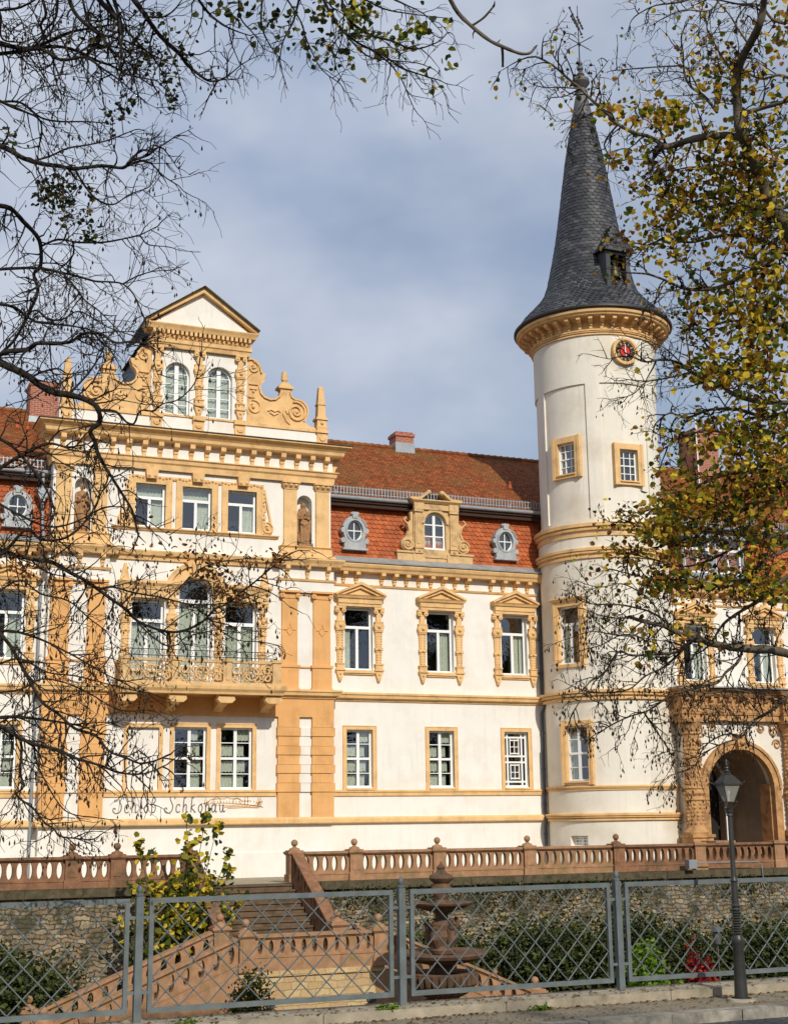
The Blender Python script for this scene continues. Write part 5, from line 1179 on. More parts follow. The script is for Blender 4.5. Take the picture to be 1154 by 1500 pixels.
fl('finial', [(.3, .08), (.18, .12), (.16, .2), (.26, .4), (.28, .5), (.2, .62), (.3, .7), (.34, .76), (.3, .84), (.16, .9), (.1, .98), (.12, 1.04), (.05, 1.12), (.01, 1.2)])

# ------------------------------------------------------------------ street fence and lamp
fe = empty('lattice_fence', (-11.3, -34, 0), 'grey steel fence with diamond lattice panels along the pavement', 'fence')
FX = [-21.3, -18.05, -14.72, -11.3, -8.05, -4.75, -1.4, 1.9]
for x in FX:
    m = M(); m.box(x-.045, x+.045, -34.045, -33.955, -.02, 1.44); o = part('post', m, STEEL, fe)
    c = M(); c.lathe([(.045, 1.44), (.05, 1.45), (.05, 1.47), (.025, 1.48), (.035, 1.5), (.04, 1.53), (.03, 1.56), (.005, 1.585)], x, -34, 0, 10); part('post_cap', c, STEEL, o)
for a, b in zip(FX, FX[1:]):
    a += .12; b -= .12; m = M()
    m.box(a, b, -34.025, -33.975, 1.36, 1.42); m.box(a, b, -34.025, -33.975, .1, .16); m.box(a, a+.055, -34.024, -33.976, .16, 1.36); m.box(b-.055, b, -34.024, -33.976, .16, 1.36)
    for z in (.32, 1.18): m.box(a-.08, a, -34.02, -33.98, z, z+.035); m.box(b, b+.08, -34.02, -33.98, z, z+.035)
    o = part('panel_frame', m, STEEL, fe)
    l = M(); X0, X1, Z0, Z1 = a+.055, b-.055, .16, 1.36; n = 9; w = (X1-X0)/n; hh = (Z1-Z0)/3.5; sl = hh/w
    for s_ in (1, -1):
        c0 = -14
        for c0 in range(-14, 28):
            P = []
            for X in (X0+c0*w/1.0, ):
                # line z = Z0 + s_*sl*(x - X)
                pts = []
                for xx in (X0, X1):
                    zz = Z0+s_*sl*(xx-X)
                    if Z0 <= zz <= Z1: pts.append((xx, zz))
                for zz in (Z0, Z1):
                    xx = X+s_*(zz-Z0)/sl
                    if X0 < xx < X1: pts.append((xx, zz))
                if len(pts) >= 2 and abs(pts[0][0]-pts[1][0]) > .02: y = -34+.008*s_; l.tube([(pts[0][0], y, pts[0][1]), (pts[1][0], y, pts[1][1])], .0092, 5)
    for i in range(n+1):
        for j in range(8):
            if (i+j) % 1 == 0:
                xx = X0+i*w/1.0+(.5*w if j % 2 else 0); zz = Z0+j*hh/2
                if X0 < xx < X1 and Z0 < zz < Z1: l.ball((xx, -34, zz), .014, 6, 4)
    part('lattice', l, STEEL, o)
LX, LY = -6.75, -34.92
la = empty('street_lamp', (LX, LY, -.12), 'old fashioned dark iron street lamp with four sided glass lantern on the pavement', 'street lamp')
m = M(); m.lathe([(.2, -.12), (.19, -.09), (.14, -.08)], LX, LY, 0, 18); part('foot', m, CONC, la)
m = M()
prof = [(.092, -.1), (.088, .0), (.07, .6), (.078, .62), (.086, .66), (.074, .70), (.06, .73)]
m.lathe(prof, LX, LY, 0, 12, smooth=False)
for k in range(9): m.lathe([(.052, .74+k*.034), (.066, .752+k*.034), (.052, .768+k*.034)], LX, LY, 0, 14)
m.lathe([(.05, 1.04), (.07, 1.06), (.05, 1.09), (.07, 1.11), (.047, 1.14), (.04, 1.42), (.055, 1.44), (.04, 1.47), (.036, 1.5), (.03, 2.3), (.045, 2.31), (.03, 2.34), (.045, 2.36), (.045, 2.39), (.055, 2.41)], LX, LY, 0, 14)
part('column', m, LAMPI, la)
MTL = Matrix.Translation((LX, LY, 0)) @ Matrix.Rotation(D2(-8), 4, 'Z')
m = M(); m.tf = MTL
zb, zt, wb, wt_ = 2.5, 2.72, .058, .128
for sx, sy in ((-1, -1), (1, -1), (1, 1), (-1, 1)):
    m.tube([(sx*.03, sy*.03, 2.4), (sx*.075, sy*.075, 2.46), (sx*wb, sy*wb, zb)], .009, 5); m.tube([(sx*wb, sy*wb, zb), (sx*wt_, sy*wt_, zt+.02)], .008, 4); m.tube([(sx*.12, sy*.12, zt+.02), (sx*.16, sy*.16, zt+.03), (sx*.175, sy*.175, zt+.065)], [.012, .012, .004], 5); m.ball((sx*.08, sy*.08, 2.49), .016, 6, 4)
m.box(-wb, wb, -wb, wb, zb-.01, zb+.005)
def fr(w0, z0, w1, z1): m.add([(sx*w0, sy*w0, z0) for sx, sy in ((-1,-1),(1,-1),(1,1),(-1,1))]+[(sx*w1, sy*w1, z1) for sx, sy in ((-1,-1),(1,-1),(1,1),(-1,1))], [(0,1,5,4),(1,2,6,5),(2,3,7,6),(3,0,4,7),(3,2,1,0),(4,5,6,7)])
fr(.145, zt+.005, .145, zt+.03); fr(.14, zt+.03, .06, zt+.14); m.tf = MTL
m.lathe([(.06, zt+.13), (.065, zt+.15), (.04, zt+.17), (.05, zt+.19), (.03, zt+.2), (.02, zt+.22), (.035, zt+.235), (.03, zt+.25), (.012, zt+.26), (.02, zt+.28), (.012, zt+.3), (.016, zt+.33), (.004, zt+.36)], 0, 0, 0, 12)
part('lantern', m, LAMPI, la)
LG_, nt_, b_ = newmat('lantern_glass'); b_.inputs['Base Color'].default_value = (.42, .40, .34, 1); b_.inputs['Roughness'].default_value = .15; b_.inputs['Alpha'].default_value = .55
m = M(); m.tf = MTL
for k in range(4): m.tf = MTL @ Matrix.Rotation(k*PI/2, 4, 'Z'); m.add([(-wb, -wb, zb), (wb, -wb, zb), (wt_-.002, -wt_+.004, zt), (-wt_+.002, -wt_+.004, zt)], [(0, 1, 2, 3)])
part('lantern_glass', m, LG_, la, fix=False)
m = M(); m.tf = MTL; m.lathe([(.012, 2.5), (.012, 2.58), (.03, 2.62), (.028, 2.68), (.005, 2.71)], 0, 0, 0, 8); part('bulb', m, WHITE, la)
# small garden lamp and wall spotlight in the moat
gx, gy = 7.0, -15.
gl = empty('garden_lamp', (gx, gy, -3.8), 'thin grey garden lamp standing among the moat shrubs', 'lamp')
m = M(); m.tube([(gx, gy, -3.8), (gx, gy, -1.45)], .022, 8); part('post', m, ZINCD, gl)
m = M(); m.lathe([(.1, -1.45), (.11, -1.4), (.12, -1.1), (.2, -1.08), (.12, -.95), (.03, -.9)], gx, gy, 0, 10); part('lamp_head', m, ZINCD, gl)
m = M(); m.tube([(12.3, -6.55, .62), (15.0, -6.55, .6), (15.2, -6.55, .5), (15.25, -6.55, -.3)], .022, 6); m.box(11.75, 12.1, -6.8, -6.52, .42, .74); thing('floodlight', m, ZINC, 'small grey floodlight with cable pipe on the ledge below the right balustrade', 'light')

# ------------------------------------------------------------------ statues
def statue(x, y, z, h, lab, var):
    s = empty('statue', (x, y, z), lab, 'statue', 'statues in the niches')
    m = M(); m.box(x-.25, x+.25, y-.2, y+.12, z-.02, z+.09); part('plinth', m, STATUE, s)
    m = M(); rr = random.Random(var); N = 28
    prof = [(0, .21, .15), (.04, .22, .16), (.12, .205, .15), (.25, .19, .14), (.38, .18, .135), (.48, .175, .13), (.56, .165, .125), (.62, .15, .12), (.68, .17, .125), (.74, .2, .13), (.79, .205, .12), (.815, .18, .10), (.83, .1, .08), (.84, .055, .06), (.865, .05, .055), (.88, .06, .075), (.905, .072, .09), (.94, .075, .092), (.975, .06, .075), (1.0, .01, .01)]
    vs = []; fs = []; sway = lambda t: .03*math.sin(t*3.2+var)
    for t, a, b in prof:
        for k in range(N):
            q = 2*PI*k/N; f = 1+(.11*math.sin(q*7+t*5+var)+.05*math.sin(q*12-t*7))*max(0, min(1, (.8-t)*2.2))
            vs.append((x+a*f*math.sin(q)+sway(t), y-b*f*math.cos(q)-.02, z+.09+t*h))
    for j in range(len(prof)-1):
        for k in range(N): fs.append((j*N+k, j*N+(k+1) % N, (j+1)*N+(k+1) % N, (j+1)*N+k))
    fs.append(tuple(range(N-1, -1, -1))); fs.append(tuple(range((len(prof)-1)*N, len(prof)*N))); m.add(vs, fs, True)
    Z = lambda t: z+.09+t*h
    sw = sway(.75)
    for sx in (-1, 1):
        e = (x+sx*.23+sw, y-.04, Z(.6)); hnd = (x+sx*.04+sw, y-.2, Z(.62 if sx*(1 if var % 2 else -1) > 0 else .72))
        m.tube([(x+sx*.17+sw, y-.02, Z(.79)), (x+sx*.21+sw, y-.03, Z(.7)), e, (x+sx*.14+sw, y-.15, Z(.6)), hnd], [.07, .068, .06, .05, .035], 8)
        for k in range(4): m.tube([hnd, (hnd[0]-sx*.05, hnd[1]-.02, hnd[2]+.02-k*.016), (hnd[0]-sx*.08, hnd[1]-.0, hnd[2]+.01-k*.016)], [.014, .012, .009], 5)
        m.tube([(hnd[0], hnd[1], hnd[2]+.02), (hnd[0]-sx*.02, hnd[1]-.03, hnd[2]+.06)], [.014, .009], 5)
        m.tube([(x+sx*.16, y+.03, Z(.8)), (x+sx*.26, y-.02, Z(.55)), (x+sx*.25, y-.0, Z(.3)), (x+sx*.2, y-.02, Z(.05))], [.05, .06, .06, .04], 7)   # cloak edge
        m.ball((x+sx*.07, y-.17, Z(.015)), .05, 8, 6, sy=1.6)                                                   # feet
        m.ball((x+sx*.026+sway(.93), y-.11, Z(.945)), .012, 6, 4)
    m.tube([(x+sway(.92), y-.1, Z(.95)), (x+sway(.92), y-.135, Z(.925))], [.01, .016], 5); m.ball((x+sway(.9), y-.1, Z(.903)), .02, 6, 4, sz=.5)
    if var % 2:                                                     # veil
        m.tube([(x-.07+sway(.9), y+.02, Z(.98)), (x-.1, y+.03, Z(.88)), (x-.13, y+.02, Z(.8))], [.03, .04, .05], 6); m.tube([(x+.07+sway(.9), y+.02, Z(.98)), (x+.1, y+.03, Z(.88)), (x+.13, y+.02, Z(.8))], [.03, .04, .05], 6)
        m.tube([(x-.16, y-.12, Z(.5)), (x, y-.17, Z(.44)), (x+.17, y-.12, Z(.52))], .03, 6)
    else: m.tube([(x+.02, y-.2, Z(.74)), (x+.03, y-.19, Z(.5))], .035, 6); m.tube([(x-.18, y-.1, Z(.7)), (x+.02, y-.17, Z(.5)), (x+.2, y-.1, Z(.42))], .035, 6)
    o = part('figure', m, STATUE, s)
    md = o.modifiers.new('r', 'REMESH'); md.mode = 'VOXEL'; md.voxel_size = .014; md.use_smooth_shade = True
statue(-1.19, PY+.12, 12.97, 1.72, 'robed sandstone statue with veil in the right hand niche of the gabled front', 1)
statue(mir(-1.19), PY+.12, 12.97, 1.78, 'robed sandstone statue in the left niche partly hidden by bare twigs', 2)

# ------------------------------------------------------------------ plants
def leaf(m, p, s, rg, n=None, asp=.7, fold=.2):
    a = Vector((rg.gauss(0, 1), rg.gauss(0, 1), rg.gauss(0, .7)-.3)).normalized(); b = a.cross(Vector((rg.gauss(0, 1), rg.gauss(0, 1), rg.gauss(0, 1)))).normalized(); c = a.cross(b)*s*fold
    p = Vector(p); a = a*s; b = b*s*asp*.5
    m.v += [tuple(p), tuple(p+a*.3+b+c), tuple(p+a*.75+b*.8+c), tuple(p+a), tuple(p+a*.75-b*.8+c), tuple(p+a*.3-b+c)]
    k = len(m.v)-6; m.f += [(k, k+1, k+2, k+3), (k, k+3, k+4, k+5)]; m.sm += [False, False]
def drop(m, p, s, rg):
    x, y, z = p; k = len(m.v); w = s*.22; q = rg.random()*PI; dx, dy = math.cos(q)*w, math.sin(q)*w; z -= s*rg.uniform(.1, .8)
    m.v += [(x, y, z), (x+dx, y+dy, z-s*.6), (x-dy, y+dx, z-s*.65), (x-dx, y-dy, z-s*.6), (x, y, z-s)]; m.f += [(k, k+1, k+4), (k, k+2, k+1), (k, k+3, k+2), (k+1, k+2, k+4), (k+2, k+3, k+4)]; m.sm += [False]*5
def bush(name, lab, cat, blobs, n, size, mat, seed, stems=6, group=None, asp=.7):
    rg = random.Random(seed); b = blobs[0]
    root = empty(name, (b[0], b[1], -3.8), lab, cat, group); m = M(); tot = sum(q[3]*q[4]*q[5] for q in blobs)
    for q in blobs:
        for _ in range(int(n*q[3]*q[4]*q[5]/tot)):
            d = Vector((rg.gauss(0, 1), rg.gauss(0, 1), rg.gauss(0, 1))).normalized()*(rg.random()**.45)*(1+.25*math.sin(rg.random()*6))
            leaf(m, (q[0]+d.x*q[3], q[1]+d.y*q[4], q[2]+d.z*q[5]), size*rg.uniform(.6, 1.3), rg, asp=asp)
    part('leaves', m, mat, root, fix=False); s = M()
    for _ in range(stems):
        q = rg.choice(blobs); s.tube([(b[0]+rg.uniform(-.2, .2), b[1]+rg.uniform(-.2, .2), -3.8), ((b[0]+q[0])/2, (b[1]+q[1])/2, (q[2]-3.8)/2), (q[0]+rg.uniform(-.5, .5)*q[3], q[1], q[2]+rg.uniform(0, .8)*q[5])], [.03, .02, .008], 5)
    part('stems', s, BARK, root)
HD = [('dark evergreen shrub in the left corner of the moat garden', [(-16.5, -9.5, -2.5, 1.9, 1.4, 1.5), (-18.4, -9.8, -2.6, 1.8, 1.3, 1.3)]),
      ('dark bushy shrub behind the fence left of the stair flight', [(-13.6, -9.2, -2.4, 1.6, 1.3, 1.3), (-12.3, -9, -2.5, 1.2, 1.1, 1.0)]),
      ('dark shrub between the landing and the fountain', [(.6, -8.6, -2.4, 1.7, 1.2, 1.3), (-.9, -8.8, -2.8, 1.2, 1, 1.0)]),
      ('tall dark green shrub right of the fountain', [(3.4, -9.6, -2.3, 1.7, 1.5, 1.5), (5.1, -9.4, -2.3, 1.5, 1.4, 1.4)]),
      ('dark green hedge shrub below the round tower', [(7.4, -9.4, -2.2, 1.7, 1.4, 1.5), (9.4, -9.2, -2.5, 1.6, 1.3, 1.3)]),
      ('dark hedge shrub behind the red leaved plant', [(12, -9.6, -2.5, 1.8, 1.4, 1.25), (14, -9.4, -2.6, 1.6, 1.3, 1.2)]),
      ('dark shrub under the porch at the right edge', [(17.2, -9.4, -2.3, 2.0, 1.4, 1.4), (20, -9.2, -2.3, 1.8, 1.4, 1.5)])]
for i, (lab, bl) in enumerate(HD): bush('garden_shrub', lab, 'shrub', bl, 7500, .16, LEAF_G, 30+i, group='dark shrubs along the moat wall')
rg = random.Random(5); m = M()
for k in range(9000):
    x = rg.uniform(-20, 22); c = math.sin(x*.9)+math.sin(x*2.3+1); top = -2.6+.9*c+rg.gauss(0, .35)
    if -7.2 < x < -3.2 or top < -3.6: continue
    leaf(m, (x, -6.42-rg.random()*.12, rg.uniform(-3.8, top)), rg.uniform(.07, .13), rg)
for k in range(2600):
    x = rg.gauss(rg.choice((-1.2, 1.2, 4.0, 6.5, 9, 14.5)), .8); leaf(m, (x, -6.44-rg.random()*.12, .15-abs(rg.gauss(0, .5))), rg.uniform(.06, .11), rg)
thing('wall_ivy', m, LEAF_G, '', '', kind='structure') if 0 else None
iv = thing('ivy', m, LEAF_G, 'dark ivy creeping over the rubble moat wall', 'ivy', kind='stuff', fix=False)
rg = random.Random(9); m = M()
for k in range(22000): leaf(m, (rg.uniform(-22, 16), rg.uniform(-33.6, -7), -3.8+rg.random()*.25), rg.uniform(.08, .2), rg, asp=.4)
thing('ground_cover', m, LEAF_G, 'low green ground cover on the moat floor', 'ground cover', kind='stuff', fix=False)
# yellow climbing shrub by the stairs
rg = random.Random(12); yr = empty('lime_sapling', (-8.0, -8.6, -3.8), 'yellow and green sapling with tall shoots left of the garden stairs', 'young tree'); s = M(); m = M()
cx, cy = -8.0, -8.6
def shoot(tx, tz, n, ty=0, x0=0):
    P = smooth_path([(cx+x0, cy, -3.8), (cx+(tx-cx)*.25+x0*.5, cy+ty*.3, -3.8+(tz+3.8)*.4), (cx+(tx-cx)*.7, cy+ty*.7, -3.8+(tz+3.8)*.75), (tx, cy+ty, tz)], 5); s.tube(P, [.03-.024*i/(len(P)-1) for i in range(len(P))], 5)
    for _ in range(n):
        t = rg.random()**.55; p = P[min(len(P)-1, int(t*len(P)))]; sp = .28*(1-t)+.05; leaf(m, (p[0]+rg.gauss(0, sp), p[1]+rg.gauss(0, sp), p[2]+rg.gauss(0, sp*.8)), rg.uniform(.12, .24), rg, asp=.9)
for tx, tz, n in ((-7.75, 2.5, 70), (-7.25, 2.6, 80), (-6.85, 2.3, 60), (-9.35, 1.75, 60), (-8.7, 1.5, 35), (-6.35, 1.5, 60), (-6.5, .9, 50), (-7.5, 1.7, 70)): shoot(tx, tz, n, rg.uniform(-.4, .4))
for _ in range(70): shoot(cx+rg.gauss(.05, .75), rg.uniform(-1.6, .75), 55, rg.gauss(0, .4), rg.gauss(0, .15))
part('leaves', m, LEAF_Y, yr, fix=False); part('stems', s, BARK2, yr)
bush('small_conifer', 'small grey green bush in front of the yellow landing wall', 'bush', [(-7.3, -14.2, -2.5, .62, .5, .95), (-7.3, -14.2, -3.2, .8, .6, .6)], 3000, .1, LEAF_D, 60)
bush('bright_bush', 'bright light green bush behind the right fence panel', 'bush', [(4.6, -14.8, -2.1, .5, .5, .85), (4.9, -14.8, -2.9, .8, .6, .6), (4.4, -14.8, -2.7, .5, .5, .6)], 1700, .17, LEAF_GR, 61)
bush('red_shrub', 'crimson leaved upright shrub behind the right fence panel', 'shrub', [(6.1, -15, -1.9, .16, .25, .62), (6.15, -15, -2.5, .3, .35, .6), (6.5, -15, -2.3, .35, .3, .5)], 520, .13, LEAF_RED, 62)
rg = random.Random(15); m = M()
for _ in range(1500):
    x = rg.uniform(-17, -4); y = rg.choice((rg.uniform(-35.4, -34.4), -34.45+rg.gauss(0, .06), rg.uniform(-34.4, -33.8))); z = -.112 if y < -34.38 else .004
    a = rg.random()*6.3; s_ = rg.uniform(.015, .05); m.add([(x, y, z+.002), (x+s_*math.cos(a), y+s_*math.sin(a), z+.012), (x+s_*1.2*math.cos(a+.7), y+s_*1.2*math.sin(a+.7), z+.004), (x+s_*math.cos(a+1.5), y+s_*math.sin(a+1.5), z+.012)], [(0, 1, 2, 3)])
thing('fallen_leaves', m, LEAF_B, 'small fallen brown leaves scattered on the pavement', 'leaves', kind='stuff', fix=False)
for i, (x, y, n_, sz, l_) in enumerate(((-11.6, -34.3, 60, .1, 'grass tuft on the kerb wall below the second fence post'), (-9.55, -34.45, 50, .1, 'weed tuft by the kerb wall left of the lamp'), (-14.2, -34.35, 40, .08, 'small weed on the kerb wall at lower left'))):
    m = M(); rg = random.Random(70+i)
    for _ in range(n_): leaf(m, (x+rg.gauss(0, .07), y+rg.gauss(0, .04), (-.1 if y < -34.38 else .0)+rg.random()*.04), sz*rg.uniform(.5, 1), rg, asp=.35)
    thing('weed_tuft', m, LEAF_GR, l_, 'weed', fix=False)

# ------------------------------------------------------------------ the two street trees
def wander(p, d, L, n, rg, j, droop):
    P = [Vector(p)]; d = Vector(d).normalized()
    for i in range(n): d = (d+Vector((rg.gauss(0, j), rg.gauss(0, j), rg.gauss(0, j)-droop))).normalized(); P.append(P[-1]+d*L/n)
    return P, d
def twig(m, p, d, L, r, lvl, rg, tips, droop=.03, dens=1.):
    n = 5 if lvl else 4; P, e = wander(p, d, L, n, rg, .22, droop)
    m.tube(P, [max(.0026, r*(1-.75*i/n)) for i in range(n+1)], 4 if r > .006 else 3, cap=False)
    tips.append((P[-1], e, lvl)); tips.append((P[n//2], e, lvl))
    if lvl <= 0: return
    for _ in range(max(1, int(rg.uniform(2.4, 4.6)*dens))):
        i = rg.randint(1, n-1); q = P[i]+(P[i+1]-P[i])*rg.random(); dd = (P[i+1]-P[i]).normalized()
        ax = Vector((rg.gauss(0, 1), rg.gauss(0, 1), rg.gauss(0, 1))); ax = (ax-dd*ax.dot(dd)).normalized(); nd = (dd*rg.uniform(.5, 1)+ax*rg.uniform(.5, .95)).normalized()
        twig(m, q, nd, L*rg.uniform(.35, .65), r*.62, lvl-1, rg, tips, droop, dens)
REG = []
def pix(p):
    d = Vector(p)-CAM; k = d.dot(_f); return CX+F*d.dot(_cr)/k, CY-F*d.dot(_cu)/k, d.length
def limb(m, tw, pts, r0, r1, dist, rg, tips, every=14, tl=(40, 110), lvl=1, droop=.03, dens=1., skip=0, dv=.0, flat=.6, join=False):
    """pts in photograph pixels, radii in pixels; the limb gets its own depth wander"""
    o = dv; W = []; near = min(REG, key=lambda q: (q[0]-pts[0][0])**2+(q[1]-pts[0][1])**2) if REG and join else None
    if near and math.hypot(near[0]-pts[0][0], near[1]-pts[0][1]) < 25: o = near[2]-dist; pts = [near[:2]]+list(pts[1:])     # grow out of the branch it leaves
    for i, (x, y) in enumerate(pts): o += rg.gauss(0, .12) if i else 0; W.append(tuple(at(x, y, dist+o)))
    Q = smooth_path(W, 4); n = len(Q); REG.extend(pix(q) for q in Q); k = dist/2000.; m.tube(Q, [max(.003, .76*(r0+(r1-r0)*i/(n-1))*k*rg.uniform(.9, 1.12)) for i in range(n)], 7 if r0 > 3 else 5, cap=True)
    acc = 0; nxt = rg.uniform(0, every)
    for i in range(n-1):
        a, b = Vector(Q[i]), Vector(Q[i+1]); L = (b-a).length/k; acc += L
        if i < skip*(n-1): nxt = acc; continue
        while acc > nxt:
            nxt += every*rg.uniform(.5, 1.5); d = (b-a).normalized(); ax = _cr*rg.gauss(0, 1)+_cu*rg.gauss(0, 1)+_f*rg.gauss(0, flat); ax = (ax-d*ax.dot(d)).normalized()
            nd = (d*rg.uniform(.3, 1.1)+ax).normalized(); t = i/(n-1)
            twig(tw, a+(b-a)*rg.random(), nd, rg.uniform(*tl)*k*(1-.3*t), max(.75, min(1.4, r0*.35))*k, lvl, rg, tips, droop, dens)
    twig(tw, Q[-1], Vector(Q[-1])-Vector(Q[-2]), rg.uniform(*tl)*k*.7, max(.7, r1)*k, lvl, rg, tips, droop, dens)
def hubs(m, pts, r): m.tube(smooth_path([tuple(p) for p in pts], 5), [r[0]+(r[1]-r[0])*i/((len(pts)-1)*5) for i in range((len(pts)-1)*5+1)], 9)

